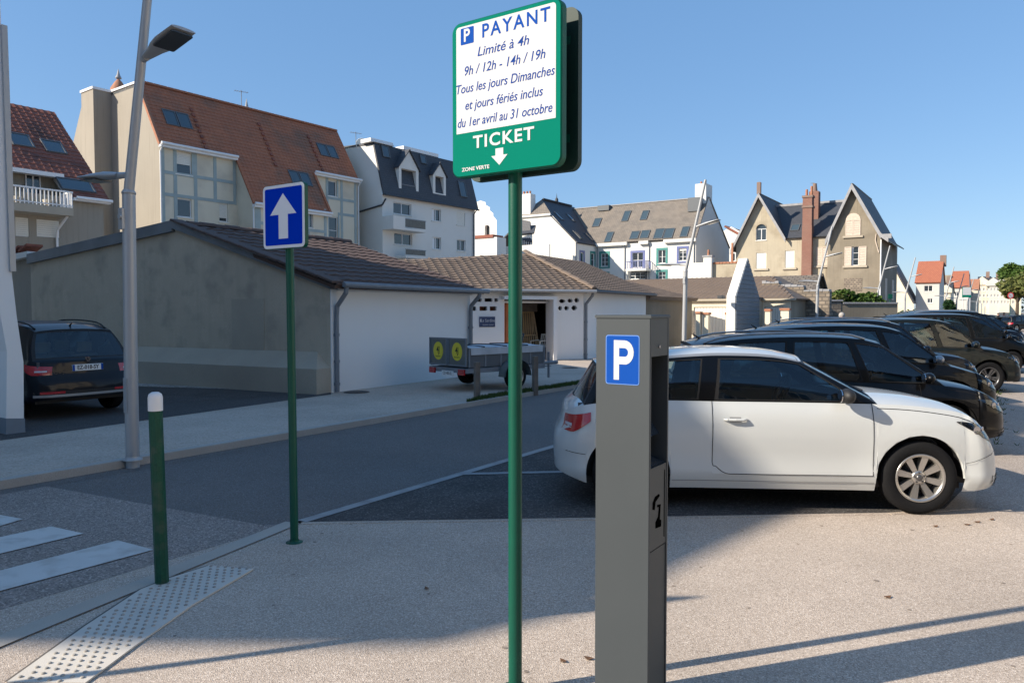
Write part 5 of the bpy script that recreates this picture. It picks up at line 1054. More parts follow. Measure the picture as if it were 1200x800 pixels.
# garden wall and shrub in front of villa
q = at(937, 352, 44); GW_ = Fr(q.x, q.y, .93, .1); x1_ = GW_.hit(1052, 366, FRONT)[0]; gw = bld('garden_wall', GW_, 'rough dark garden wall under the green shrub in front of the villa', 'wall'); zt = GW_.hit(990, 353, FRONT)[1]
o = MB().box(0, 0, -.3, x1_ * .42, .4, zt).build('wall', mt['stone_rubble'], gw); uvplane(o, FRONT); MB().box(x1_ * .42 + .002, .02, -.3, x1_, .38, zt - .15).build('wall', mt['villa_grey'], gw)
for i in range(16): MB().box(i * x1_ / 16, -.06, zt - (0 if i < 7 else .148), (i + .96) * x1_ / 16, .46, zt + .09 - (0 if i < 7 else .148), .01).build('coping_stone', mt['barge'], gw)
MB().box(1.1, -.06, 0, 1.5, -.002, zt - .35).build('red_door_jamb', mt['orange_door'], gw)

# ================================================================== foliage
def leaves(b, c, rad, n, sz, flat=.0):
    for i in range(n):
        while True:
            v = Vector((random.uniform(-1, 1), random.uniform(-1, 1), random.uniform(-1, 1)))
            if .35 < v.length < 1: break
        p = Vector(c) + Vector((v.x * rad[0], v.y * rad[1], v.z * rad[2])); s_ = sz * random.uniform(.6, 1.4)
        a = Vector((random.uniform(-1, 1), random.uniform(-1, 1), random.uniform(-.6, .6))).normalized() * s_; d = a.cross(Vector((random.uniform(-1, 1), random.uniform(-1, 1), random.uniform(-1, 1)))).normalized() * s_ * .6
        b.add([p - a, p + d, p + a, p - d], [(0, 1, 2, 3)])
def tree(name, x, y, trunk_h, r0, clumps, sz, n, lm, label, cat='tree', group=None, z0=0):
    t = empty(name, (x, y, z0), 0, label, cat, group); b = MB()
    if trunk_h:
        tp = Vector((random.uniform(-.1, .1), 0, trunk_h)); b.cyl((0, 0, -.2), tp, r0, r0 * .65, 9)
        for c, r in clumps: m = (tp + Vector(c)) / 2 + Vector((random.uniform(-.2, .2), 0, .1)); b.tube([tp, m, Vector(c)], [r0 * .5, r0 * .3, r0 * .1], 6)
        b.build('trunk', mt['bark'], t)
    b = MB()
    for c, r in clumps: leaves(b, c, r, n, sz)
    b.build('crown', mt[lm], t); return t
def clumpset(R0, zc, n, rr, squash=.7):
    out = []
    for i in range(n):
        a = i * 2.4; k = math.sqrt((i + .5) / n); out.append(((R0 * k * math.cos(a), R0 * k * math.sin(a), zc + random.uniform(-1, 1) * R0 * squash * (1 - k * .5)), (rr * random.uniform(.7, 1.2),) * 2 + (rr * .7,)))
    return out
q = at(1003, 350, 45.2); tree('shrub', q.x, q.y, 0, .05, [((random.uniform(-1.5, 1.6), random.uniform(-.3, .5), 2.3 + random.uniform(0, .75)), (.6, .5, .35)) for i in range(14)], .13, 260, 'leaf', 'bright green shrub spilling over the rough garden wall', 'shrub')
q = at(966, 352, 45); tree('shrub', q.x, q.y, 0, .05, [((random.uniform(-.9, .9), 0, 2.45 + random.uniform(0, .3)), (.5, .4, .25)) for i in range(5)], .09, 220, 'leafpale', 'dry brownish shrub on top of the garden wall, left of the green one', 'shrub')
q = at(1214, 330, 80); tree('tree', q.x, q.y, 2.6, .28, clumpset(2.9, 5.4, 20, 1.25, .75), .2, 330, 'leafpale', 'big spreading pale green tree at the right edge', 'tree')
q = at(1193, 312, 92); tree('tree', q.x, q.y, 3, .25, clumpset(1.9, 6.6, 9, 1.0, .5), .2, 300, 'leaf', 'greener tree behind the pale spreading one')
q = at(1113, 350, 62); tree('ball_tree', q.x, q.y, 1.2, .06, [((0, 0, 2.3), (.5, .5, .5)), ((.1, 0, 2.1), (.42, .42, .42)), ((-.1, 0, 2.5), (.4, .4, .4))], .08, 500, 'leafdark', 'small clipped dark green ball tree by the far street')
for px, w, lm, lb in ((1085, 2.2, 'leaf', 'pale green hedge clump in front of the orange-roofed house'), (1118, 2.0, 'leafdark', 'dark low hedge under the clipped ball tree'), (1060, 1.7, 'leafdark', 'dark hedge at the foot of the villa side')):
    q = at(px, 358, 66 + (px - 1060) * .1); tree('hedge', q.x, q.y, 0, .05, [((i * .5 - w, 0, .9 + random.uniform(0, .5)), (.6, .5, .8)) for i in range(int(w * 4))], .12, 160, lm, lb, 'hedge', z0=0)

# ================================================================== far houses
def simple_house(name, px0, px1, yE, yR, Y, depth, wallm, roofm, label, wins=(), facing=V, cat='house', hipd=0, gabled=False):
    q = at(px0, yE, Y); F_ = Fr(q.x, q.y, facing.x, facing.y); L_ = F_.hit(px1, yE, FRONT)[0]; o = bld(name, F_, label, cat); zE = q.z
    rr = [rect(F_, FRONT, *w) for w in wins]; MB().wall(FRONT, [(0, -.5), (L_, -.5), (L_, zE), (0, zE)], rr, .15).build('wall', mt[wallm], o)
    zR = F_.hit((px0 + px1) / 2, yR, Pl((0, depth / 2, 0), (1, 0, 0), (0, 0, 1)))[1]
    gp = [(0, -.5), (depth, -.5), (depth, zE), (depth / 2, zR - .1), (0, zE)]
    MB().wall(sideplR(L_), gp).wall(sidepl(0), [(-a, b) for a, b in gp[::-1]]).build('gable_wall', mt[wallm], o)
    rp = roofpl((-.2, -.3, zE), (L_ + .2, -.3, zE), (0, depth / 2, zR)); S_ = math.hypot(depth / 2 + .3, zR - zE); slab(o, 'roof', rp, [(0, 0), (L_ + .4, 0), (L_ + .4 - hipd, S_), (hipd, S_)], .2, mt[roofm])
    rp = roofpl((L_ + .2, depth + .3, zE), (-.2, depth + .3, zE), (0, depth / 2, zR)); slab(o, 'roof', rp, [(0, 0), (L_ + .4, 0), (L_ + .4 - hipd, S_), (hipd, S_)], .2, mt[roofm])
    for r_ in rr: window(o, FRONT, r_, nv=1 if r_[2] - r_[0] < 1.6 else 2, depth=.12)
    return F_, o, L_, zE, zR
F_, o, L_, zE, zR = simple_house('house', 1073.5, 1101, 331, 306, 122, 11, 'far_white', 'roof_orange', 'cream house with bright orange tiled roof and white windows', ((1083, 334.5, 1093, 341.5), (1087, 349.5, 1093, 355)))
q = at(1060, 345, 112); W1 = F_.loc(at(1056, 312, 116)); 
rp = roofpl((-.2, -3.2, zE - 3.2), (-.2, -12, zE - 3.2), (-3.2, -3.2, zE + 3.6))
G_ = sidepl(0)
MB().wall(Pl((-5.5, -3, 0), (1, 0, 0), (0, 0, 1)), [(0, -.5), (5.5, -.5), (5.5, zE - 3.2), (2.3, zE + 3.2), (0, zE - 1)]).build('annexe_gable', mt['cream'], o)
sl_pl = roofpl((.1, -3.1, zE - 3.4), (.1, 6, zE - 3.4), (-3.3, -3.1, zE + 3.4)); slab(o, 'annexe_roof', sl_pl, [(0, 0), (9, 0), (9, math.hypot(3.4, 6.8)), (0, math.hypot(3.4, 6.8))], .2, mt['slate'])
MB().box(3, 5.2, zR - 1, 3.9, 6, zR + .9).build('chimney', mt['brick_chim'], o)
F_, o, L_, zE, zR = simple_house('house', 1113, 1135, 337, 317.5, 165, 12, 'far_white', 'roof_orange', 'second orange-roofed house, partly behind the far lamp posts', ((1119, 342, 1123, 347), (1128, 342, 1132, 347)), hipd=.4); MB().box(-3, 3, -.5, -.01, 9, zR - 1).build('side_block', mt['villa_grey'], o)
F_, o, L_, zE, zR = simple_house('house', 1131, 1146, 339, 327, 175, 10, 'cream', 'tile_verge', 'low brownish tiled house right of the second orange roof', ((1137, 343, 1140, 347),))
hx = [(1100, 1114, 342, 331, 'cream', 'slate', 'cream house with slate roof between the two orange-roofed ones', 150), (1146, 1160, 333, 324, 'cream', 'slate', 'pale yellow gabled house in the distant white row', 190), (1159.5, 1172, 334, 325, 'far_white', 'slate', 'bright white middle house of the distant row', 188), (1171.5, 1184, 334, 325, 'far_white', 'slate_tan', 'right-hand white house of the distant row beside the tree', 186), (1183.5, 1197, 340, 331, 'cream', 'tile_tan', 'lowest cream house at the far end, half behind the tree', 180)]
for (p0, p1, ye, yr_, wm, rm_, lb, Y) in hx:
    w_ = (p1 - p0); wins = [(p0 + w_ * t, y0, p0 + w_ * t + w_ * .17, y0 + 3.6) for t in (.12, .42, .72) for y0 in (337, 344.5, 352)] if ye < 338 else [(p0 + w_ * t, y0, p0 + w_ * t + w_ * .2, y0 + 3.6) for t in (.2, .6) for y0 in (344, 352)]
    F_, o, L_, zE, zR = simple_house('house', p0, p1, ye, yr_, Y, 11, wm, rm_, lb, wins)
    m = L_ * .35; zz = zE + (zR - zE) * .9; MB().prism(FRONT, [(m - 1.6, zE - .2), (m + 1.6, zE - .2), (m + 1.6, zE + .6), (m, zz), (m - 1.6, zE + .6)], -3, .35).build('front_gable', mt[wm], o)
    b = MB(); MB().box(L_ - 1, 4.5, zR - 1, L_ - .2, 5.6, zR + 1.2).build('chimney', mt['brick_chim'], o)
# distant backdrop of trees along the horizon
b = MB()
for i in range(46):
    a = -.55 + i * .032; Y = 420; leaves(b, (math.tan(a) * Y + 60, Y, 5), (12, 4, 6 + random.uniform(-1.5, 2)), 110, 1.3)
b.build('distant_trees', mt['leafdark'], kind='stuff')

# ================================================================== occluding house left of the camera (throws the shade over the street)
def gs_(px, py, x0=-20):
    p = gnd(px, py); return p.y - SUN_SLOPE * (p.x - x0), (p.x - x0) * math.tan(SUN_EL) / math.cos(SAZ)
oc = empty('corner_house', (-20, 0, 0), 0, 'tall rendered corner house with jutting eaves left of the viewpoint, outside the frame', 'building')
A1, A2, A3, A4, A5 = gs_(290, 668), gs_(430, 741), gs_(510, 757), gs_(700, 712), gs_(910, 612)
lam = lambda p: (p[0], p[1])
SX = sideplR(0); y1 = 14.2
hr = A5[1] + (3 - A5[0]) * 1.2
prof = [(A1[0], -.3), (y1, -.3), (y1, 13.5), (y1 - 3, hr), (3.2, hr), A5, A4, A3, A2, A1]
MB().prism(SX, prof, -7, 0).build('walls', mt['beige_render'], oc)
MB().prism(SX, [(y1 + .01, -.3), (20.4, -.3), (20.4, 10.6), (y1 + .01, 11.6)], -7, 0).build('annexe', mt['cream'], oc)
for yy in (3, 6.5, 10, 13.5):
    for zz in (1.2, 4.2, 7.2, 10.2):
        b = MB(); bars(b, SX, yy - .55, zz, yy + .55, zz + 1.5, .07, .005, .06); w = b.build('window', mt['pvc'], oc); MB().bbox(SX, yy - .5, yy + .5, zz + .05, zz + 1.45, .004, .03).build('pane', mt['winglass'], w)
# ================================================================== white pylon at the left frame edge
q0 = gnd(8, 509, PAV); PYL = Fr(q0.x, q0.y, U.x, U.y); pyl = bld('white_pylon', PYL, 'white tapering wall pier with grey-blue base at the left edge', 'pier')
Lq = [PYL.hit(x, y, FRONT) for x, y in ((8, 490), (8, 412), (0, 366), (-4, 300), (-12, 0), (-18, -200))]
Rq = [PYL.hit(x, y, FRONT) for x, y in ((28, 490), (27.5, 424), (19.5, 370), (13.5, 318), (0, 0), (-8, -200))]
MB().prism(FRONT, [(0, Lq[0][1])] + Lq[1:] + Rq[::-1], -1.6, 0).build('pier', mt['white_wall'], pyl)
MB().prism(FRONT, [(-.01, PAV), (Rq[0][0] + .01, PAV), (Rq[0][0] + .01, Rq[0][1] - .002), (-.01, Lq[0][1] - .002)], -1.61, .01).build('pier_base', M_('greyblue_base', (.20, .24, .28), .7, var=.2), pyl)
ra_ = PYL.hit(12.5, 318, FRONT); rb_ = PYL.hit(2, 30, FRONT); MB().prism(FRONT, [(ra_[0] - .02, ra_[1]), (ra_[0] + .05, ra_[1]), (rb_[0] + .05, rb_[1]), (rb_[0] - .02, rb_[1])], .002, .05).build('side_rail', mt['lampgrey'], pyl)
# ================================================================== unseen houses added behind the viewpoint for the cars to reflect
for i, (x0, x1, hh, m_, lb) in enumerate(((-13, -1, 7.5, 'villa_cream', 'cream house added behind the viewpoint for reflections, leftmost of three'), (0, 13, 9.0, 'beige_render', 'beige house added behind the viewpoint for reflections, middle of three'), (15, 30, 8, 'villa_grey', 'grey-brown house added behind the viewpoint for reflections, rightmost of three'))):
    t = empty('house', (x0, -13, 0), 0, lb, 'house'); w = x1 - x0; BK = Pl((w, 0, 0), (-1, 0, 0), (0, 0, 1)); wn = []
    for fl in range(int(hh // 2.9)):
        for k in range(4): a = w * (k + .5) / 4; wn.append((a - .55, .9 + fl * 2.9, a + .55, 2.3 + fl * 2.9))
    MB().wall(BK, [(0, -.3), (w, -.3), (w, hh), (0, hh)], wn, .2).wall(sidepl(0), [(0, -.3), (8, -.3), (8, hh), (4, hh + 3), (0, hh)]).wall(sideplR(w), [(-8, -.3), (0, -.3), (0, hh), (-4, hh + 3), (-8, hh)]).build('wall', mt[m_], t)
    for r_ in wn: window(t, BK, r_, depth=.15)
    S_ = math.hypot(4.3, 3.2); slab(t, 'roof', roofpl((w + .2, .3, hh - .2), (-.2, .3, hh - .2), (0, -4, hh + 3)), [(0, 0), (w + .4, 0), (w + .4, S_), (0, S_)], .15, mt['slate']); slab(t, 'roof', roofpl((-.2, -8.3, hh - .2), (w + .2, -8.3, hh - .2), (0, -4, hh + 3)), [(0, 0), (w + .4, 0), (w + .4, S_), (0, S_)], .15, mt['slate'])
# unseen pale houses added right of the viewpoint, to bounce sunlight into the shade
for i, (y0, w, hh, m_, lb) in enumerate(((-14, 11, 10, 'white_clean', 'white house added right of the viewpoint to bounce sunlight, nearest of two'), (-2.8, 12, 12, 'cream', 'cream house added right of the viewpoint to bounce sunlight, farther of two'))):
    t = empty('house', (18, y0 + w, 0), R(-90), lb, 'house'); wn = []
    for fl in range(int(hh // 2.9)):
        for k in range(3): a = w * (k + .5) / 3; wn.append((a - .55, .9 + fl * 2.9, a + .55, 2.3 + fl * 2.9))
    MB().wall(FRONT, [(0, -.3), (w, -.3), (w, hh), (0, hh)], wn, .2).wall(sidepl(0), [(-8, -.3), (0, -.3), (0, hh), (-4, hh + 2), (-8, hh)]).wall(sideplR(w), [(0, -.3), (8, -.3), (8, hh), (4, hh + 2), (0, hh)]).build('wall', mt[m_], t)
    for r_ in wn: window(t, FRONT, r_, depth=.15)
    S_ = math.hypot(4.3, 2.2); slab(t, 'roof', roofpl((-.2, -.3, hh - .2), (w + .2, -.3, hh - .2), (0, 4, hh + 2)), [(0, 0), (w + .4, 0), (w + .4, S_), (0, S_)], .15, mt['slate'])
# ================================================================== main parking sign
def wpl(o, r, u=(0, 0, 1)): return Pl(o, r, u)
PX = V                                            # faces of both signs run square to the road
pole = at(603, 600, 3.43)
ps = empty('parking_sign', (pole.x + .003, 3.43, 0), math.atan2(V.y, V.x), 'tall green parking sign reading PAYANT and TICKET on a green pole', 'road sign')
MB().cyl((0, 0, 0), (0, 0, 3.12), .032, n=24).cyl((0, 0, 3.12), (0, 0, 3.128), .033, .028, 24).build('pole', mt['greenpost'], ps)
MB().lathe([(.09, 0), (.09, .006), (.036, .01), (.036, .04)], 24).build('base_flange', mt['greenpost'], ps)
SPF = Fr(ps.location.x, ps.location.y, V.x, V.y); BPn = Pl((0, -.085, 0), (1, 0, 0), (0, 0, 1))
bl = SPF.hit(530.5, 118, BPn)[0]; brr = SPF.hit(659, 100, BPn)[0]; bb0 = (SPF.hit(533, 207, BPn)[1] + SPF.hit(656, 197, BPn)[1]) / 2; bt0 = (SPF.hit(530, 27, BPn)[1] + SPF.hit(655, 0, BPn)[1]) / 2
BW, BH = brr - bl, bt0 - bb0; bcx, bcz = (bl + brr) / 2, (bt0 + bb0) / 2
def board(n_, yo, sgn):
    pl = Pl((bcx if sgn > 0 else bcx + .01, yo, bcz - (0 if sgn > 0 else .0)), (sgn, 0, 0), (0, 0, 1))
    b = MB().prism(pl, rrect(BW, BH, .045, 6), -.035, 0); P = rrect(BW, BH, .045, 6); Q = rrect(BW - .012, BH - .012, .04, 6)
    vs = [pl.p(a, c, 0) for a, c in P] + [pl.p(a, c, .006) for a, c in Q]; m = len(P)
    b.add(vs, [(i, (i + 1) % m, (i + 1) % m + m, i + m) for i in range(m)]); o = b.build(n_, mt['green'] if sgn > 0 else M_('shaded_green_back', (.0, .022, .015), .6), ps)  # rear board's shade painted in as a darker green
    MB().prism(pl, Q, .0, .0062).build('green_face', mt['greenface'], o)
    return o, pl
o, pl = board('board', BPn.o.y, 1)
WWp = .905; wx = BW * WWp; wb = BH * -.215; wt = BH * .47
WP = rrect(wx, (wt - wb) + .03, .016, 5, 0, (wt + wb) / 2 - .015); WP = [(a, max(c, wb)) for a, c in WP]
MB().prism(pl, WP, .0061, .0072).build('white_panel', mt['signwhite'], o)
def L(s, fx, fy, size, sx, sh=.22, m='textblue', sp=1.0, off=0.0): return txt(s, size, pl, fx * BW, fy * BH, mt[m], o, sx=sx, shear=sh, d=.0076, off=off, spacing=sp)
def fit(s, fx0, fx1, fy, size, sh=.22, m='textblue', off=0.0, sp=1.0, d=.0076, pl_=None, par=None):
    """lettering set to an exact width, as printed"""
    t = txt(s, size, pl_ or pl, 0, 0, mt[m], par or o, shear=sh, d=d, off=off, spacing=sp); P = pl_ or pl
    xs = [(v.co - P.o).dot(P.r) for v in t.data.vertices]; x0, x1 = min(xs), max(xs); k = (fx1 - fx0) * BW / (x1 - x0)
    for v in t.data.vertices:
        q = v.co - P.o; a = q.dot(P.r); v.co = P.p(fx0 * BW + (a - x0) * k, fy * BH + q.dot(P.u), q.dot(P.n))
    return t
ps_ = BH * .098; MB().prism(pl, rrect(ps_ * 1.08, ps_ * 1.08, .004, 2, -.345 * BW, .405 * BH), .0073, .0079).build('p_square', mt['pblue'], o)
txt('P', ps_ * 1.15, pl, -.35 * BW, .405 * BH, mt['signwhite'], o, sx=.92, d=.0083, off=.0016)
fit('PAYANT', -.20, .405, .405, ps_ * 1.22, sh=0, m='pblue', off=.0014, sp=1.25)
tsz = BH * .083
fit('Limité à 4h', -.245, .225, .283, tsz, off=.0003)
fit('9h / 12h - 14h / 19h', -.37, .365, .178, tsz, off=.0003)
fit('Tous les jours Dimanches', -.452, .445, .068, tsz, off=.0003)
fit('et jours fériés inclus', -.365, .345, -.042, tsz, off=.0003)
fit('du 1er avril au 31 octobre', -.44, .425, -.150, tsz, off=.0003)
fit('TICKET', -.29, .27, -.288, ps_ * 1.12, sh=0, m='signwhite', off=.0018, sp=1.15)
fit('ZONE VERTE', -.40, -.135, -.452, BH * .032, sh=0, m='signwhite', off=.0006)
ay = -.345 * BH; ah = BH * .105; aw = BW * .15
MB().prism(pl, [(-.025 - aw * .24, ay), (-.025 + aw * .24, ay), (-.025 + aw * .24, ay - ah * .42), (-.025 + aw * .5, ay - ah * .42), (-.025, ay - ah), (-.025 - aw * .5, ay - ah * .42), (-.025 - aw * .24, ay - ah * .42)][::-1], .0063, .0076).build('down_arrow', mt['signwhite'], o)
o2, pl2 = board('rear_board', .072, -1)
for zz_ in (bcz + BH * .3, bcz - BH * .3):
    for q_ in ((bl + .06, -.048, brr - .06, -.036), (bl + .1, .036, brr - .03, .048), (-.04, -.035, .04, .035)): MB().box(q_[0], q_[1], zz_ - .018, q_[2], q_[3], zz_ + .018).build('bracket', mt['greenpost'], ps)
# ================================================================== one-way sign
p = gnd(345, 635); ow = empty('one_way_sign', (p.x, p.y, 0), math.atan2(V.y, V.x), 'blue square sign with a white upward arrow on a slim green pole', 'road sign')
OF = Fr(p.x, p.y, V.x, V.y); OP = Pl((0, -.06, 0), (1, 0, 0), (0, 0, 1)); a0 = OF.hit(308.5, 255, OP)[0]; a1 = OF.hit(357.5, 250, OP)[0]; z0 = (OF.hit(309, 293, OP)[1] + OF.hit(356, 289.5, OP)[1]) / 2; z1 = (OF.hit(308, 219.5, OP)[1] + OF.hit(357, 211.5, OP)[1]) / 2
tilt = -.018
MB().cyl((0, 0, 0), (tilt, 0, z1 - .02), .031, n=20).lathe([(.065, 0), (.065, .004), (.035, .006), (.035, .02)], 20).build('pole', mt['greenpost'], ow)
w, h = a1 - a0, z1 - z0; OP = Pl(((a0 + a1) / 2, -.06, (z0 + z1) / 2), (1, 0, 0), (0, 0, 1))
o = MB().prism(OP, rrect(w, h, .04, 6), -.03, 0).build('board', mt['greenpost'], ow); MB().prism(OP, rrect(w - .008, h - .008, .036, 6), .0, .003).build('white_rim', mt['signwhite_shade'], o)
MB().prism(OP, rrect(w - .055, h - .055, .016, 5), .0031, .0042).build('blue_face', mt['signblue'], o); s_ = w * .5
MB().prism(OP, [(-.13 * s_ * 2 * .85, -.70 * s_), (.13 * s_ * 2 * .85, -.70 * s_), (.22 * s_, .06 * s_), (.62 * s_, .06 * s_), (0, .72 * s_), (-.62 * s_, .06 * s_), (-.22 * s_, .06 * s_)], .0043, .0056).build('up_arrow', mt['signwhite_shade'], o)
for z_ in (.12, -.15): MB().box(-.05, -.03, (z0 + z1) / 2 + z_, .05, .035, (z0 + z1) / 2 + z_ + .03).build('bracket', mt['greenpost'], ow)
# ================================================================== bollard
p = gnd(190, 684); bo = empty('bollard', (p.x, p.y, 0), R(20), 'dark green octagonal bollard with a white cap beside the tactile paving', 'bollard')
zt = at(186, 459, p.y).z; lean = at(186, 500, p.y).x - at(190, 500, p.y).x
MB().cyl((0, 0, -.02), (lean * .9, 0, zt - .12), .043, n=8, smooth=False).build('post', mt['greendark'], bo)
MB().lathe([(.0455, 0), (.0455, .085), (.040, .108), (.022, .121), (.0001, .123)], 16, Matrix.Translation((lean * .9, 0, zt - .122))).build('cap', mt['pvc'], bo)
# ================================================================== parking meter
mx = at(698, 500, 3.27); MF = Fr(mx.x, mx.y, V.x, V.y); pm = bld('parking_meter', MF, 'dark grey parking meter pillar with a blue P plate', 'parking meter')
PM0 = FRONT; mw = MF.hit(761.5, 500, FRONT)[0]; SM = sideplR(mw); md = MF.hit(783.5, 480, SM)[0]; mz = MF.hit(700, 372.5, FRONT)[1]
t_ = .012; z_lo, z_hi = MF.hit(773, 545, SM)[1], MF.hit(773, 417, SM)[1]
b = MB().bbox(FRONT, 0, mw, 0, mz, -t_, 0, .003).build('side_panel', mt['meter'], pm)
MB().box(.002, t_ + .0, 0, .014, md, mz).build('rear_panel', mt['meter'], pm); MB().box(.014, md - .012, 0, mw - .001, md, mz).build('side_panel', mt['meter'], pm)
MB().box(-.004, -.004, mz, mw + .004, md + .004, mz + .014, .004).build('top_cap', mt['meter'], pm)
MB().box(mw - .016, t_, z_hi, mw - .002, md - .012, mz - .001).build('head_panel', mt['meter'], pm)
dz0 = MF.hit(773, 640, SM)[1]
MB().box(mw - .016, t_, dz0, mw - .004, md - .012, z_lo - .002).build('door', mt['meter'], pm); MB().box(mw - .016, t_, 0, mw - .006, md - .012, dz0 - .006).build('lower_panel', mt['meter'], pm)
MB().box(.02, t_, z_lo, .03, md - .012, z_hi).build('recess_back', mt['meterdark'], pm)
b = MB(); b.add([(mw - .016, t_, z_lo), (mw - .016, md - .012, z_lo), (.03, md - .012, z_lo + .09), (.03, t_, z_lo + .09)], [(0, 1, 2, 3)]); b.build('recess_shelf', M_('steel_shelf', (.2, .22, .25), .25, .8), pm)
sc_ = MB(); sc_.add([(mw - .03, .03, z_lo + .13), (mw - .03, md - .03, z_lo + .13), (.05, md - .03, z_hi - .12), (.05, .03, z_hi - .12)], [(0, 1, 2, 3)]); sc_.build('screen', M_('meter_screen', (.02, .03, .045), .08), pm)
for i in range(4):
    for j in range(3): MB().box(mw - .10 + i * .0, .05 + j * .035, z_lo + .30 + i * .035, mw - .085, .075 + j * .035, z_lo + .322 + i * .035).build('key', mt['pipe'], pm) if i < 4 else None
r_ = rect(MF, FRONT, 710, 392.5, 749.5, 450.5); pw_, ph_ = r_[2] - r_[0], r_[3] - r_[1]; PP = Pl(((r_[0] + r_[2]) / 2, 0, (r_[1] + r_[3]) / 2), (1, 0, 0), (0, 0, 1))
o = MB().prism(PP, rrect(pw_, ph_, .012, 4), .0, .0015).build('p_plate', M_('plate_edge_blue', (.10, .22, .55), .4), pm); MB().prism(PP, rrect(pw_ - .008, ph_ - .008, .009, 4), .0016, .0022).build('blue_face', mt['pblue'], o)
P = []; sxx, szz = pw_ * .37, ph_ * .405
path = [(-.75, -1), (-.32, -1), (-.32, -.22), (.1, -.22)] + [(.12 + .72 * math.cos(t), .37 + .60 * math.sin(t)) for t in [R(a) for a in range(-80, 91, 17)]] + [(-.75, .98)]
inn = [(-.32, .16), (.1, .16)] + [(.1 + .30 * math.cos(R(a)), .37 + .22 * math.sin(R(a))) for a in range(-70, 91, 20)] + [(-.32, .59)]
pp_ = Pl(PP.p(0, 0, .003), PP.r, PP.u); MB().wall(pp_, [(a * sxx + .004, b_ * szz) for a, b_ in path], [[(a * sxx + .004, b_ * szz) for a, b_ in inn]], .0008).build('letter_p', mt['signwhite'], o)
# keyhole, door lines and cut-out handle emblem on the narrow face
q = MF.hit(772.5, 406, SM); MB().cyl((mw - .004, q[0], q[1]), (mw + .004, q[0], q[1]), .007, n=12).build('lock', mt['chrome'], pm)
MB().box(mw - .0035, md - .036, dz0 + .03, mw - .0022, md - .031, z_lo - .03).build('door_gap', mt['inkblack'], pm)
ex = [SM.p(*MF.hit(x, y, SM), -.0035) for x, y in ((766, 596), (770, 581))]
def emb(pts, n_):
    MB().prism(Pl((mw - .0038, 0, 0), (0, 1, 0), (0, 0, 1)), [MF.hit(x, y, SM) for x, y in pts], 0, .0012).build(n_, mt['inkblack'], pm)
emb([(765.5, 597), (768, 597.5), (769, 588), (774, 580.5), (773, 578.5), (768.5, 582), (765.8, 589)], 'emblem_arc')
emb([(769, 619), (775.5, 616.5), (775.5, 608.5), (774, 609), (775, 590.5), (771, 591.5), (771, 594), (773, 594), (772, 605), (769, 612)], 'emblem_hand')
MB().box(-.03, -.03, 0, mw + .03, md + .03, .012, .004).build('base_plate', mt['greyframe'], pm)
# ================================================================== street lamps
def lamp(x, y, label, top=5.95, ph=0.0):
    t = empty('street_lamp', (x, y, PAV), math.atan2(V.y, V.x) , label, 'street lamp', 'leaning street lamps along the far kerb')
    # local +x points over the road
    kz = 3.06
    def pt(z): return Vector((0 if z < kz else (z - kz) * .045 + 0.0, 0, z))
    MB().cyl((0, 0, -.1), (0, 0, 1.0), .074, n=16, cap=False).tube([(0, 0, 1.0), (.03, 0, kz)], [.074, .070], 16).build('lower_pole', mt['lampgrey'], t)
    MB().tube([(.03, 0, kz), ((top - kz) * .23, 0, top)], [.056, .042], 14).ell(((top - kz) * .23, 0, top), (.042, .042, .03), 10, 6).build('upper_pole', mt['lampgrey'], t)
    MB().lathe([(.0, -.02), (.074, -.02), (.078, 0), (.058, .03)], 16, Matrix.Translation((.03, 0, kz))).build('joint_collar', mt['lampgrey'], t)
    MB().box(-.03, -.095, kz - .42, .05, -.06, kz - .18, .008).cyl((.03, -.1, kz - .28), (.03, -.12, kz - .28), .03, n=10).build('junction_box', mt['lampgrey'], t)
    MB().bbox(Pl((0, -.0725, 0), (1, 0, 0), (0, 0, 1)), -.035, .035, .55, .95, -.002, .004, .003).build('service_door', mt['lampgrey'], t)
    MB().lathe([(.105, 0), (.105, .012), (.078, .016), (.078, .05)], 16).build('base_flange', mt['lampgrey'], t)
    def head(z, sgn, arm, L_, W_, up):
        x0 = (z - kz) * .23 if z > kz else .03
        h = empty('lantern', (x0, 0, z)); h.parent = t; h.rotation_euler = (0, -up * (1 if sgn > 0 else 1), 0 if sgn > 0 else math.pi)
        MB().tube([(0, 0, 0), (arm * .5, 0, 0), (arm, 0, .0)], [.035, .035, .04], 10).build('arm', mt['lampgrey'], h)
        b = MB(); prof = [(arm - .02, .05, .035), (arm + .18, .085, .055), (arm + .26, W_ * .4, .06), (arm + .40, W_ * .5, .05), (arm + L_, W_ * .5, .022)]
        P = []
        for (x_, w_, hh) in prof: P.append([Vector((x_, w_ * math.cos(a), hh * (math.sin(a) if math.sin(a) > 0 else math.sin(a) * .55))) for a in [2 * math.pi * k / 16 for k in range(17)]])
        b.grid(P, True); b.add([P[-1][k] for k in range(16)], [tuple(range(16))]); b.build('housing', mt['lampgrey'], h)
        MB().prism(Pl((arm + .30 + (L_ - .30) / 2, 0, -.032), (1, 0, 0), (0, -1, 0)), rrect(L_ - .34, W_ * .86, .02), 0, .012).build('lens', mt['lampglass'], h)
    head(4.47, 1, .12, .72, .28, .22); head(3.26, -1, .22, .70, .26, .05)
    return t
l0 = gnd(160, 539.5, PAV) + kn * .08
lp = lamp(l0.x, l0.y, 'nearest leaning street lamp, grey pole in front of the stained garage gable')
def put_lamp(px, Y, label):
    c_ = copy_tree(lp); q = at(px, 366, Y); c_.location = (q.x, Y, PAV); c_['label'] = label; return c_
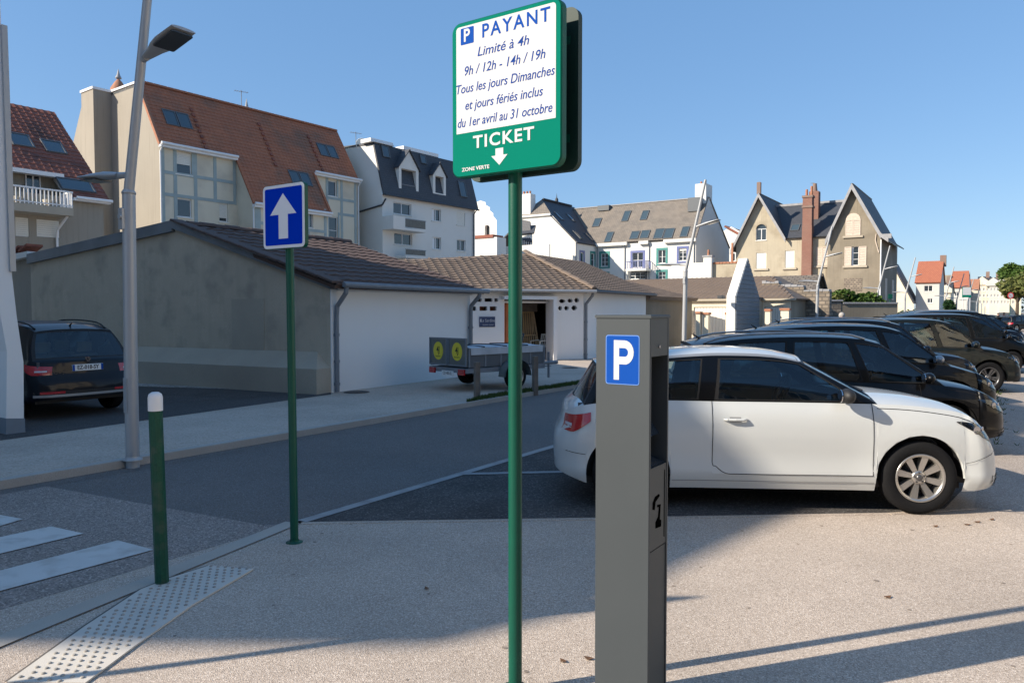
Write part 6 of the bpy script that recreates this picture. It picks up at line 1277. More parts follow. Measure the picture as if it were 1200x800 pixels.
for px, Y, lb in ((802, 24.4, 'second leaning street lamp, in front of the grey garage side'), (957, 37.4, 'leaning street lamp between the villa and the low cream garages'), (1028, 48, 'leaning street lamp in front of the villa side wall'), (1060, 58, 'leaning street lamp just right of the villa, before the cream gable'), (1107, 70, 'leaning street lamp left of the clipped ball tree'), (1120.5, 82, 'distant leaning lamp right of the ball tree, left of the far parking board'), (1133, 95, 'far leaning lamp behind the far parking board'), (1144, 108, 'farthest leaning lamp, right of the far parking board')): put_lamp(px, Y, lb)
# post off to the left whose thin shadow crosses the near pavement
q = gnd(26, 800); sx_ = -4.3; sy_ = q.y + (sx_ - q.x) * .33
sp = empty('sign_post', (sx_, sy_, 0), 0, 'slim green post left of the viewpoint, outside the frame', 'post'); MB().cyl((0, 0, 0), (0, 0, 3.2), .03, n=12).build('pole', mt['greenpost'], sp); MB().box(-.25, .035, 2.7, .25, .05, 3.2, .004).build('sign_plate', mt['signblue'], sp)
# ================================================================== wooden posts and trailer
for px, yb_, yt_, lb in ((559, 466, 424, 'weathered wooden post in front of the trailer, left of the green pole'), (627, 458.5, 417, 'weathered wooden post right of the green pole by the grass strip')):
    p = gnd(px, yb_, PAV); zt = at(px, yt_, p.y).z - PAV; t = empty('wooden_post', (p.x, p.y, PAV), .5, lb, 'post', 'wooden posts on the grass strip')
    MB().box(-.05, -.05, -.1, .05, .05, zt, .012).build('shaft', mt['wood_post'], t); 
p = gnd(500, 433, PAV); q = gnd(556, 446, PAV); zt_ = 0
TF = Fr(0, 0, 1, 0)
pa_ = gnd(503, 455, PAV); pb_ = gnd(547, 460.5, PAV)
dd = (pb_ - pa_).normalized(); TF = Fr(pa_.x, pa_.y, dd.x, dd.y); tw = (pb_ - pa_).length
TB = Pl((0, 0, 0), (1, 0, 0), (0, 0, 1))
tr = bld('trailer', TF, 'grey utility trailer with two yellow round stickers on its tailgate', 'trailer')
z0 = TF.hit(522, 429, TB)[1]; z1 = TF.hit(522, 395.5, TB)[1]; TL = 2.35; gm = mt['trailer']; zb_ = .62 + PAV
MB().box(0, 0, z0 - .12, tw, TL, z0 - .02, .01).build('chassis', mt['pipe'], tr)
for k in (0, 1):
    a0 = .02 + k * tw / 2; a1 = a0 + tw / 2 - .03; o = MB().bbox(TB, a0, a1, z0 + .02, z1, -.03, -.005).build('tail_panel', gm, tr); b = MB(); bars(b, TB, a0, z0 + .02, a1, z1, .035, -.004, .012); b.build('panel_frame', mt['pipe'], o)
    cc = Pl(((a0 + a1) / 2, 0, (z0 + z1) / 2 + .02), (1, 0, 0), (0, 0, 1)); rr = min(a1 - a0, z1 - z0) * .30; st = MB().prism(cc, [(rr * .92 * math.cos(R(i * 15)), rr * 1.05 * math.sin(R(i * 15))) for i in range(24)], -.004, .003).build('round_sticker', mt['yellow'], o)
    txt('4J', rr * 1.0, cc, 0, rr * .12, mt['black'], st, d=.004, sx=.8, off=.004); txt('location', rr * .3, cc, 0, -rr * .62, mt['black'], st, d=.004)
zs = z0 + (z1 - z0) * .62
for x in (0, tw - .03):
    o = MB().box(x, .05, z0, x + .03, TL, zs).build('side_board', mt['greyframe'], tr); b = MB().box(x - .012, .05, zs - .03, x + .042, TL, zs + .02)
    for k in range(6): b.box(x - .01, .05 + k * (TL - .1) / 5, z0, x + .04, .09 + k * (TL - .1) / 5, zs - .031)
    b.build('side_frame', mt['pipe'], tr)
MB().box(.03, TL - .04, z0, tw - .03, TL, zs).build('front_board', gm, tr)
P = [[Vector((x, .1 + y * (TL - .2), zs + .03 + 0.02 * math.sin(math.pi * (x - .0) / tw) + random.uniform(-.012, .012))) for x in [tw * i / 8 for i in range(9)]] for y in [j / 12 for j in range(13)]]
MB().grid(P).box(-.03, .1, zs - .12, -.018, TL - .1, zs + .03).box(tw + .018, .1, zs - .12, tw + .03, TL - .1, zs + .03).build('tarpaulin', mt['tarp'], tr)
for k in range(3): MB().tube([Vector((tw * i / 8, .5 + k * .65, zs + .045 + 0.02 * math.sin(math.pi * i / 8))) for i in range(9)], .012, 5).build('strap', mt['black'], tr)
MB().tube([(tw * .3, TL, zs + .3), (tw * .7, TL - .3, zs + .28), (tw * .8, TL - .5, zs + .1)], .02, 6).build('winch_bar', mt['black'], tr)
def wheelmesh(Rt, wd, nsp, rimm='alloy', spoke='double'):
    """tyre, rim parts with the axle along y, outer face at -y"""
    Mx = Matrix.Rotation(R(90), 4, 'X'); rr = Rt * .655; h = wd / 2
    tyre = MB().lathe([(rr - .01, -h * .8), (rr + .012, -h * .98), (Rt * .86, -h * 1.04), (Rt * .955, -h * .93), (Rt * .995, -h * .72), (Rt, -h * .3), (Rt, h * .3), (Rt * .995, h * .72), (Rt * .955, h * .93), (Rt * .86, h * 1.04), (rr + .012, h * .98), (rr - .01, h * .8)], 40, Mx)
    for g in (-.4, 0, .4): tyre.lathe([(Rt + .0006, h * (g - .05)), (Rt - .004, h * g), (Rt + .0006, h * (g + .05))], 40, Mx)
    rim = MB().lathe([(rr - .012, h * .80), (rr + .004, h * .99), (rr - .004, h * 1.02), (rr - .022, h * .93), (rr - .03, h * .55), (rr - .035, -h * .7)], 40, Mx)
    b = rim; zf = h * .80
    for k in range(nsp):
        a = 2 * math.pi * k / nsp; c, s_ = math.cos(a), math.sin(a)
        for dl in ((-.36, -.06), (.06, .36)) if spoke == 'double' else ((-.3, .3),):
            wi, wo = .065, .115 * 7 / nsp
            def P(r, t, d): return Mx @ Vector((r * c - t * s_, r * s_ + t * c, d))
            r0, r1 = rr * .22, rr - .016; i0, i1 = dl[0] * wi, dl[1] * wi; o0, o1 = dl[0] * wo, dl[1] * wo
            vs = [P(r0, i0, zf - .02), P(r0, i1, zf - .02), P(r1, o1, zf + .004), P(r1, o0, zf + .004), P(r0, i0 * 1.3, zf - .06), P(r0, i1 * 1.3, zf - .06), P(r1, o1 * 1.2, zf - .05), P(r1, o0 * 1.2, zf - .05)]
            b.add(vs, [(3, 2, 1, 0), (0, 1, 5, 4), (2, 3, 7, 6), (1, 2, 6, 5), (3, 0, 4, 7)])
    b.lathe([(rr * .30, zf - .045), (rr * .29, zf - .012), (rr * .2, zf - .004), (rr * .13, zf - .006)], 24, Mx)
    hub = MB().lathe([(rr * .135, zf - .02), (rr * .13, zf + .004), (rr * .08, zf + .010), (.0001, zf + .011)], 20, Mx)
    for k in range(5): a = 2 * math.pi * (k + .5) / 5; b2 = rr * .205; hub.cyl(Mx @ Vector((b2 * math.cos(a), b2 * math.sin(a), zf - .02)), Mx @ Vector((b2 * math.cos(a), b2 * math.sin(a), zf - .002)), .010, n=6)
    back = MB().lathe([(rr - .03, -.01), (.0001, -.01)], 24, Mx); back.lathe([(.14, zf - .085), (.14, zf - .075), (.05, zf - .075)], 24, Mx)
    return [('tyre', tyre.mesh('tyre', mt['rubber'])), ('rim', rim.mesh('rim', mt[rimm])), ('hub_cap', hub.mesh('hub_cap', mt['darkalloy'])), ('brake_backing', back.mesh('brake_backing', mt['black']))]
def put_wheel(car, meshes, x, y, rz, Rt, steer=0):
    w = bpy.data.objects.new('wheel', None); COL.objects.link(w); w.parent = car; w.location = (x, y, Rt); w.rotation_euler = (0, random.uniform(0, 6), rz + steer); w.rotation_mode = 'XYZ'
    w.matrix_local = Matrix.Translation((x, y, Rt)) @ Matrix.Rotation(rz + steer, 4, 'Z') @ Matrix.Rotation(random.uniform(0, 1), 4, 'Y')
    for n_, me in meshes:
        o = bpy.data.objects.new(n_, me); COL.objects.link(o); o.parent = w
    return w
WT = wheelmesh(.28, .16, 8, 'alloy', 'single')
yw = 1.25
for x, rz in ((tw + .16, R(90)), (-.16, R(-90))):
    put_wheel(tr, WT, x, yw, rz, .30 + PAV)
    b = MB(); P = []
    for i in range(13): a = math.pi * i / 12; P.append([Vector((x + s * .11, yw + .40 * math.cos(a), .30 + PAV + .36 * math.sin(a))) for s in (-1, 1)])
    b.grid(P); b.grid([[v + (Vector((0, yw, .3 + PAV)) - Vector((0, v.y, v.z))) * .06 for v in r] for r in P]); b.build('mudguard', gm, tr)
MB().tube([(tw * .5, TL, z0 - .06), (tw * .5, TL + 1.1, z0 - .06)], .045, 8).tube([(tw * .5, TL + .8, z0 + .2), (tw * .5, TL + .8, PAV + .1)], .03, 8).build('drawbar', mt['pipe'], tr)
for x in (.05, tw - .25): MB().bbox(TB, x, x + .2, z0 - .16, z0 - .04, .0, .04).build('tail_light', mt['redlens'], tr)
MB().bbox(TB, tw * .36, tw * .36 + .4, z0 - .20, z0 - .09, .0, .015).build('number_plate', mt['plate'], tr)
txt('CD-480-EL', .085, TB, tw * .36 + .2, z0 - .145, mt['black'], tr, d=.016, sx=.8)
# ================================================================== far street furniture
q = at(1133, 348, 60); F1 = Fr(q.x - .35, q.y, .95, -.1); bs = bld('parking_board', F1, 'distant white and green parking board on two white legs', 'road sign')
ra2 = rect(F1, FRONT, 1127.8, 336.2, 1138.3, 348.4); o = MB().bbox(FRONT, *[ra2[i] for i in (0, 2)], ra2[1], ra2[3], -.04, 0, .01).build('board', mt['greenface'], bs); MB().bbox(FRONT, ra2[0] + .03, ra2[2] - .03, ra2[1] + .2, ra2[3] - .03, .001, .006).build('white_panel', mt['signwhite'], o)
for x in (ra2[0] + .08, ra2[2] - .06): MB().cyl((x, .06, 0), (x, .06, ra2[1] + .3), .03, n=8).build('leg', mt['signwhite'], bs)
q = at(1184, 346.3, 72); rs_ = empty('round_sign', (q.x, q.y, 0), .1, 'distant round white sign with a thick red ring on a green pole', 'road sign')
MB().cyl((0, 0, 0), (0, 0, q.z), .03, n=8).build('pole', mt['greenpost'], rs_); cc = Pl((0, -.05, q.z), (1, 0, 0), (0, 0, 1)); ci = lambda r, n=24: [(r * math.cos(2 * math.pi * i / n), r * math.sin(2 * math.pi * i / n)) for i in range(n)]
o = MB().prism(cc, ci(.33), -.02, 0).build('disc', M_('sign_red', (.6, .03, .03), .4), rs_); MB().prism(cc, ci(.23), .001, .006).build('white_face', mt['signwhite'], o); MB().prism(cc, [(-.17, .11), (.17, -.15), (.15, -.18), (-.19, .08)], .007, .01).build('red_bar', mt['redlens'], o)
for px, Y, h, lb in ((1150, 66, 2.6, 'thin white pole right of the far parking board'), (1154, 74, 2.4, 'thin white pole beside the bicycle lane markers, second right of the far board')):
    q = at(px, 366, Y); t = empty('white_pole', (q.x, Y, 0), 0, lb, 'pole'); MB().cyl((0, 0, 0), (0, 0, h), .05, n=8).build('shaft', mt['lampgrey'], t)
q = at(1043.5, 347, 60); t = empty('hanging_sign', (q.x, 60, 0), 0, 'small dark green sign panel on a post beside the villa wall', 'sign'); MB().box(-.18, 0, q.z - .2, .18, .04, q.z + .17).build('panel', mt['greenpost'], t); MB().cyl((0, .06, 0), (0, .06, q.z + .2), .03, n=8).build('pole', mt['greenpost'], t)
# ================================================================== people
def person(x, y, z, rz, label, top, legs, hair, h=1.72, carry=None, walk=.16, cap=None):
    t = empty('person', (x, y, z), rz, label, 'person'); k = h / 1.75
    me = bpy.data.meshes.new('body')
    J = dict(pel=(0, 0, .95), sp=(0, .01, 1.15), ch=(0, .0, 1.36), nk=(0, 0, 1.49), hd=(0, -.01, 1.60), top=(0, -.01, 1.70),
             ls=(.17, 0, 1.42), le=(.23, .03, 1.15), lh=(.24, -.10, .93), rs=(-.17, 0, 1.42), re=(-.23, .03, 1.15), rh=(-.24, -.08, .93),
             lp=(.09, 0, .90), lk=(.10, -walk * .5, .50), la=(.10, -walk * .4, .09), lt=(.10, -walk * .4 - .14, .04), rp=(-.09, 0, .90), rk=(-.10, walk * .2, .50), ra=(-.10, walk, .09), rt=(-.10, walk - .14, .04))
    rad = dict(pel=.145, sp=.13, ch=.15, nk=.058, hd=.09, top=.075, ls=.07, le=.05, lh=.035, rs=.07, re=.05, rh=.035, lp=.095, lk=.062, la=.042, lt=.035, rp=.095, rk=.062, ra=.042, rt=.035)
    E = [('pel', 'sp'), ('sp', 'ch'), ('ch', 'nk'), ('nk', 'hd'), ('hd', 'top'), ('ch', 'ls'), ('ls', 'le'), ('le', 'lh'), ('ch', 'rs'), ('rs', 're'), ('re', 'rh'), ('pel', 'lp'), ('lp', 'lk'), ('lk', 'la'), ('la', 'lt'), ('pel', 'rp'), ('rp', 'rk'), ('rk', 'ra'), ('ra', 'rt')]
    ks = list(J)
    me.from_pydata([tuple(c * k for c in J[n]) for n in ks], [(ks.index(a), ks.index(b)) for a, b in E], [])
    o = bpy.data.objects.new('body', me); COL.objects.link(o); m = o.modifiers.new('s', 'SKIN'); sv = me.skin_vertices[0].data
    for i, n in enumerate(ks): sv[i].radius = (rad[n] * k * (1.15 if n in ('ch', 'pel', 'sp') else 1), rad[n] * k * (.8 if n in ('ch', 'pel', 'sp') else 1)); 
    sv[0].use_root = True; o.modifiers.new('u', 'SUBSURF').levels = 1; o.modifiers['u'].render_levels = 1
    dg = bpy.context.evaluated_depsgraph_get(); m2 = bpy.data.meshes.new_from_object(o.evaluated_get(dg)); m2.name = 'body'; o.modifiers.clear(); o.data = m2
    m2.materials.clear()
    for q in (top, legs, 'skin', 'black'): m2.materials.append(mt[q])
    for p_ in m2.polygons:
        p_.use_smooth = True; z_ = p_.center.z / k; ax_ = abs(p_.center.x / k); p_.material_index = 2 if z_ > 1.47 or (z_ < .99 and ax_ > .19) else 0 if z_ > .93 else 1 if z_ > .1 else 3
    o.parent = t
    hz = 1.60 * k; MB().ell((0, .012 * k, hz + .045 * k), (.095 * k, .105 * k, .105 * k), 14, 8).build('hair', mt[hair], t)
    f = MB().ell((0, -.10 * k, hz - .01), (.012, .022, .02), 6, 4); f.build('nose', mt['skin'], t)
    MB().ell((.034 * k, -.088 * k, hz + .02), (.012, .008, .008), 6, 4).ell((-.034 * k, -.088 * k, hz + .02), (.012, .008, .008), 6, 4).build('eyes', mt['black'], t)
    for s_ in (-1, 1):
        hb = MB().ell((s_ * .24 * k, (-.115 if s_ > 0 else -.095) * k, .885 * k), (.018, .035, .045), 8, 5)
        for i in range(4): hb.tube([(s_ * .24 * k, (-.145 + i * .02) * k, .86 * k), (s_ * .238 * k, (-.15 + i * .02) * k, (.80 + .008 * (i % 2)) * k)], [.009, .007], 5)
        hb.tube([(s_ * .23 * k, -.14 * k, .90 * k), (s_ * .225 * k, -.165 * k, .86 * k)], .009, 5); hb.build('hand', mt['skin'], t)
    if carry: MB().box(.22, -.3, .55, .34, .0, .85, .03).build('bag', mt[carry], t)
    return t
mt['redcloth'] = M_('dark_red_cloth', (.30, .03, .04), .85); mt['yellowcloth'] = M_('yellow_cloth', (.55, .5, .05), .85); mt['greycloth'] = M_('grey_trousers', (.12, .12, .13), .85); mt['greyhair'] = M_('grey_hair', (.35, .33, .31), .8)
q = at(970, 366, 24.5); person(q.x, 24.5, 0, 2.6, 'person in a dark jacket standing behind the parked cars, left of the pair', 'navy', 'greycloth', 'hair', 1.72)
q = at(986.5, 366, 24.8); person(q.x, 24.8, 0, -.4, 'person with grey hair and navy jacket behind the parked cars, right of the pair', 'navy', 'navy', 'greyhair', 1.80)
q = at(1170, 366, 78); person(q.x, 78, 0, .3, 'distant person in black with something red at the hip by the crossing', 'black', 'navy', 'hair', 1.75, 'redcloth')
q = at(1176.5, 366, 82); person(q.x, 82, 0, -2.6, 'distant person in dark red top and yellow trousers by the crossing', 'redcloth', 'yellowcloth', 'hair', 1.80)
# ================================================================== cars
def sst(a, b, x):
    t = max(0, min(1, (x - a) / (b - a))); return t * t * (3 - 2 * t)
def lerpk(keys, x):
    if x <= keys[0][0]: return keys[0][1]
    for (x0, y0), (x1, y1) in zip(keys, keys[1:]):
        if x <= x1: return y0 + (y1 - y0) * (x - x0) / (x1 - x0)
    return keys[-1][1]
def spl(keys, x):
    """smooth curve through keys (Catmull-Rom on uneven keys)"""
    n = len(keys)
    if x <= keys[0][0]: return keys[0][1]
    if x >= keys[-1][0]: return keys[-1][1]
    for i in range(n - 1):
        if x <= keys[i + 1][0]: break
    x0, y0 = keys[i]; x1, y1 = keys[i + 1]; h = x1 - x0
    m0 = (y1 - keys[i - 1][1]) / (x1 - keys[i - 1][0]) if i > 0 else (y1 - y0) / h
    m1 = (keys[i + 2][1] - y0) / (keys[i + 2][0] - x0) if i < n - 2 else (y1 - y0) / h
    t = (x - x0) / h; return (2 * t**3 - 3 * t * t + 1) * y0 + (t**3 - 2 * t * t + t) * h * m0 + (-2 * t**3 + 3 * t * t) * y1 + (t**3 - t * t) * h * m1
def paint(name, c, metal=.0, rough=.28, flake=0):
    m, nt, b = nodes(name); N, L = nt.nodes, nt.links; b.inputs['Specular IOR Level'].default_value = .15; b.inputs['Base Color'].default_value = (*c, 1); b.inputs['Metallic'].default_value = metal
    b.inputs['Roughness'].default_value = rough; b.inputs['Coat Weight'].default_value = .9 if c[0] > .1 else .45; b.inputs['Coat IOR'].default_value = 1.4; b.inputs['Coat Roughness'].default_value = .03
    tc = N.new('ShaderNodeTexCoord'); n = N.new('ShaderNodeTexNoise'); n.inputs['Scale'].default_value = 1.7; n.inputs['Detail'].default_value = 5; L.new(tc.outputs['Object'], n.inputs['Vector'])
    mr = N.new('ShaderNodeMapRange'); mr.inputs[3].default_value = rough * .8; mr.inputs[4].default_value = rough * 1.35; L.new(n.outputs[0], mr.inputs[0]); L.new(mr.outputs[0], b.inputs['Roughness'])
    bp = N.new('ShaderNodeBump'); bp.inputs['Strength'].default_value = .03; bp.inputs['Distance'].default_value = .02; n2 = N.new('ShaderNodeTexNoise'); n2.inputs['Scale'].default_value = 2.5; L.new(tc.outputs['Object'], n2.inputs['Vector']); L.new(n2.outputs[0], bp.inputs['Height']); L.new(bp.outputs[0], b.inputs['Coat Normal'])
    return m
mt['white_paint'] = paint('pearl_white_paint', (.54, .555, .545), 0, .35); mt['black_paint'] = paint('black_car_paint', (.0025, .0025, .003), 0, .3)
mt['darkblue_paint'] = paint('dark_blue_black_paint', (.004, .006, .011), 0, .35); mt['greygreen_paint'] = paint('dark_grey_green_paint', (.006, .009, .0095), 0, .35)
mt['brown_paint'] = paint('dark_brown_grey_paint', (.005, .005, .005), 0, .35); mt['silver_paint'] = paint('silver_car_paint', (.35, .36, .37), .5, .35)
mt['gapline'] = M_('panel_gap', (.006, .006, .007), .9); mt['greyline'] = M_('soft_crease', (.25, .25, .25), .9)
WHEELS = {}
class Car:
    def __init__(s, L, Wh, H, wb, fo, Rt, sill, sh, roofk, gk, plate_r=None, paint_='black_paint', sidecut=1.0, nose=.42, tail=.36):
        s.L, s.Wh, s.H, s.wb, s.Rt, s.sill = L, Wh, H, wb, Rt, sill
        s.xf = L / 2; s.xr = -L / 2; s.wf = L / 2 - fo; s.wr = s.wf - wb; s.sh = sh; s.roofk = roofk; s.gk = gk; s.nose = nose; s.tail = tail; s.paint = paint_
    def plan(s, x):
        d = x - (s.xf - s.nose)
        if d > 0: return s.Wh * max(0, 1 - (min(d, s.nose) / s.nose) ** 3.0) ** (1 / 2.4)
        d = (s.xr + s.tail) - x
        if d > 0: return s.Wh * max(0, 1 - (min(d, s.tail) / s.tail) ** 3.0) ** (1 / 2.8)
        return s.Wh * (1 - .03 * sst(0, s.L / 2, abs(x)))
    def zs(s, x): return spl(s.sh, x)
    def g(s, z, x):
        zs = s.zs(x); t = (z - s.sill) / max(.05, zs - s.sill)
        v = lerpk([(0, .925), (.08, .955), (.16, .985), (.22, .988), (.30, .975), (.45, .985), (.62, 1.0), (.78, .992), (.9, .965), (1, .925)], t)
        for xw in (s.wf, s.wr):     # slight flare round the wheels
            d = math.hypot(x - xw, z - s.Rt); v += .018 * (1 - sst(s.Rt + .02, s.Rt + .30, d))
        return v
    def dx(s, z, x):
        """fascia lean near the ends"""
        e = sst(s.xf - .55, s.xf, x); f = lerpk([(.15, -.10), (.25, -.01), (.42, 0), (.55, -.03), (.7, -.10), (.85, -.20), (1.1, -.3)], z) * e
        e = sst(-s.xr - .45, -s.xr, -x); return f - lerpk([(.15, -.08), (.3, -.01), (.5, 0), (.62, -.01), (.72, -.07), (.9, -.10), (1.2, -.16)], z) * e
    def side(s, x, z, sgn, off=0):
        y = s.plan(x) * s.g(z, x) + off; return Vector((x + s.dx(z, x), sgn * y, z))
    def endp(s, front, y, z, off):
        """point of the nose or tail surface at height z and width y"""
        a, b = (s.xf - s.nose, s.xf) if front else (s.xr + s.tail, s.xr)
        for _ in range(26):
            m = (a + b) / 2
            if s.plan(m) * s.g(z, m) > abs(y): a = m
            else: b = m
        return Vector((b + s.dx(z, b) + (off if front else -off), y, z))
    def band(s, front, z0, z1, y0, y1, off, n=16, nz=2):
        P = [[s.endp(front, y0 + (y1 - y0) * i / n, z0 + (z1 - z0) * j / nz, off) for i in range(n + 1)] for j in range(nz + 1)]
        return MB().grid(P, True, flip=not front)
    def zlow(s, x):
        z = s.sill + .05 * sst(s.xf - .5, s.xf, x) + .10 * sst(-s.xr - .5, -s.xr, -x); Ra = s.Rt + .055
        for xw in (s.wf, s.wr):
            d = abs(x - xw)
            if d < Ra: z = max(z, s.Rt + math.sqrt(max(0, Ra * Ra - d * d)))
        return z
    def cols(s):
        xs = [s.xr + s.tail * (1 - math.cos(math.pi / 2 * i / 9)) for i in range(10)]; xs2 = [s.xf - s.nose * (1 - math.cos(math.pi / 2 * i / 10)) for i in range(11)]
        Ra = s.Rt + .055; arch = []
        for xw in (s.wf, s.wr): arch += [xw + Ra * math.cos(math.pi * i / 30) for i in range(31)] + [xw - Ra - .002, xw + Ra + .002]
        a = s.xr + s.tail; b = s.xf - s.nose; n = 30; mid = [a + (b - a) * i / n for i in range(1, n)]
        mid = [x for x in mid if all(abs(x - xw) > Ra + .03 for xw in (s.wf, s.wr))]
        allx = sorted(xs + xs2 + arch + mid + [k for k in s.cuts]); out = [allx[0]]
        for x in allx[1:]:
            if x - out[-1] > .0015: out.append(x)
        return out
    def rail(s, x):      # roof rail: half width and height at roof-line x
        zr = spl(s.roofk, x); x0, x1 = s.roofk[0][0], s.roofk[-1][0]; t = (x - x0) / (x1 - x0); return s.Wh * (.745 - .05 * (2 * t - 1) ** 2), zr
    def B(s, xb): v = s.side(xb, s.zs(xb), 1); return v
    def G(s, key, f, sgn, off=0):
        """greenhouse side surface; key indexes between the pillar lines gk[(xb,xr)]"""
        i = min(int(key), len(s.gk) - 2); t = key - i; xb = s.gk[i][0] * (1 - t) + s.gk[i + 1][0] * t; xr = s.gk[i][1] * (1 - t) + s.gk[i + 1][1] * t
        b = s.B(xb); b.z -= .004; w, z = s.rail(xr); r = Vector((xr, w, z)); p = b.lerp(r, f); p.y += .035 * math.sin(math.pi * min(1, f) * .9) + off; return Vector((p.x, sgn * p.y, p.z))
    def hoodz(s, x, y):
        W = max(.02, abs(s.side(x, s.zs(x), 1).y)); t = min(1, abs(y) / W); e = (1 - t * t); return s.zs(x) + .062 * (W / s.Wh) * (1 - t ** 4) * .9 + .012 * e
    def patch(s, name, mat, parent, x0, x1, zl, zu, sgn=1, off=.004, nx=10, nz=4):
        b = MB(); P = []
        for j in range(nz + 1):
            row = []
            for i in range(nx + 1):
                t = i / nx; x = x0 + (x1 - x0) * t; z = zl(t) + (zu(t) - zl(t)) * j / nz; row.append(s.side(x, z, sgn, off))
            P.append(row)
        b.grid(P, True, flip=(sgn > 0) ^ (x1 < x0)); o = b.build(name, mat, parent); return o
    def ribbon(s, b, pts, sgn, w=.0065, off=.003):
        V_ = [s.side(x, z, sgn, off) for x, z in pts]; n = len(V_)
        for i in range(n - 1):
            d = (V_[i + 1] - V_[i]); 
            if d.length < 1e-5: continue
            q = Vector((d.x, 0, d.z)).normalized(); nn = Vector((-q.z, 0, q.x)) * w / 2; b.add([V_[i] - nn, V_[i + 1] - nn, V_[i + 1] + nn, V_[i] + nn], [(0, 1, 2, 3)])
def make_car(name, label, C, doors, wins, detail=2, roofrails=False, wheel='alloy', nsp=7, handles=(), mirror_m='black', pillar_m=None, glass_from=0, hatch_open=0, mirror=None, spoke='double', fuel=None, heads=True, roof_m=None, group=None):
    """doors: list of (x0,x1) on the lower side; wins: list of key ranges on the greenhouse side"""
    root = empty(name, (0, 0, 0), 0, label, 'car', group); pm_ = mt[C.paint]; pil = mt[pillar_m] if pillar_m else pm_
    C.cuts = sorted({c for d in doors for c in d} | {C.gk[0][0], C.gk[-1][0]})
    X = C.cols(); NR = 13; xbR, xbF = C.gk[0][0], C.gk[-1][0]
    rows = [0, .03, .10, .18, .24, .32, .45, .58, .70, .80, .88, .94, 1.0]
    body = MB(); dmb = {(k, sg): MB() for k in range(len(doors)) for sg in (1, -1)}
    for sgn in (1, -1):
        P = []
        for x in X:
            zl, zu = C.zlow(x), C.zs(x); zl = min(zl, zu - .02); ina = any(abs(x - xw) < C.Rt + .054 for xw in (C.wf, C.wr)); P.append([C.side(x, zl + (zu - zl) * r if ina else max(zl, C.sill + (zu - C.sill) * r), sgn) for r in rows])
        for i in range(len(X) - 1):
            xm = (X[i] + X[i + 1]) / 2; tgt = body; r0 = 0
            for k, (a, b_) in enumerate(doors):
                if a < xm < b_: tgt = dmb[(k, sgn)]; r0 = 3
            for (T, ra_, rb2) in ((body, 0, r0), (tgt, r0, NR - 1)):
                if ra_ >= rb2: continue
                vs = [P[i][j] for j in range(ra_, rb2 + 1)] + [P[i + 1][j] for j in range(ra_, rb2 + 1)]; n = rb2 - ra_ + 1
                T.add(vs, [(j, j + n, j + n + 1, j + 1) if sgn < 0 else (j, j + 1, j + n + 1, j + n) for j in range(n - 1)], True)
        # arch lips
        for xw in (C.wf, C.wr):
            Ra = C.Rt + .055; A_ = [(xw + Ra * math.cos(math.pi * i / 20), C.Rt + Ra * math.sin(math.pi * i / 20)) for i in range(21)]
            G_ = []
            for (x, z) in A_: p = C.side(x, z, sgn); G_.append([p, p + Vector((0, -sgn * .035, 0)), Vector((p.x, sgn * (abs(p.y) - .30), p.z))])
            bb = MB(); bb.grid([[q[0], q[1]] for q in G_], True, flip=sgn < 0); body.grid([[q[0], q[1]] for q in G_], True, flip=sgn < 0)
            MB().grid([[q[1] + Vector((0, 0, .0)), q[2]] for q in G_], True, flip=sgn < 0).build('wheel_arch_liner', mt['black'], root)
    # bonnet and rear deck
    ys = [0, .12, .25, .38, .5, .62, .74, .85, .93, .98, 1.0]
    hood = MB(); deck = MB()
    for T, sel in ((hood, [x for x in X if x >= xbF - .001]), (deck, [x for x in X if x <= xbR + .001])):
        if T is hood: sel = [xbF - .12] + sel
        P = []
        for x in sel:
            e = C.side(x, C.zs(x), 1); row = []
            for sg, rng in ((-1, ys[::-1]), (1, ys[1:])):
                for t in rng: y = abs(e.y) * t; row.append(Vector((x + C.dx(C.zs(x), x) , sg * y, C.hoodz(x, y) - (C.hoodz(x, abs(e.y)) - C.zs(x)))))
            P.append(row)
        T.grid(P, True, flip=True)
    # closed ends
    for x in (X[0], X[-1]): pass
    o = body.build('body', pm_, root, weld=True); hood.build('bonnet', pm_, root, weld=True)
    bo = deck
    if len(deck.v): deck.build('rear_panel', pm_, root, weld=True)
    ds = []
    for (k, sgn), m in dmb.items(): ds.append((k, sgn, m.build('door', pm_, root, weld=True)))
    for k, sgn, d in ds:
        if k < len(handles) and handles[k]:
            hx, hz = handles[k]; h = MB(); P = [C.side(hx + t * .20, hz - .0 * t, sgn, .004) for t in (0, .15, .5, .85, 1)]
            for i in range(4): pass
            n_ = Vector((0, sgn, 0)); h.tube([P[0], P[1] + n_ * .026, P[2] + n_ * .03, P[3] + n_ * .026, P[4]], [.010, .013, .014, .013, .010], 8)
            h.build('handle', mt['black'] if detail < 2 and False else pm_, d)
            MB().grid([[C.side(hx + .05 + i * .02, hz - .022 + j * .011, sgn, .001) for i in range(6)] for j in range(5)], True, flip=sgn > 0).build('handle_recess', mt['greyline'] if C.paint == 'white_paint' else mt['black'], d)
    # greenhouse: pillars + windows
    nk = len(C.gk) - 1; pil_b = MB(); roofb = MB()
    def gpatch(T, k0, k1, f0, f1, sgn, nx=8, nf=4, off=0, sm=True):
        P = [[C.G(k0 + (k1 - k0) * i / nx, f0 + (f1 - f0) * j / nf, sgn, off) for i in range(nx + 1)] for j in range(nf + 1)]; T.grid(P, sm, flip=sgn > 0)
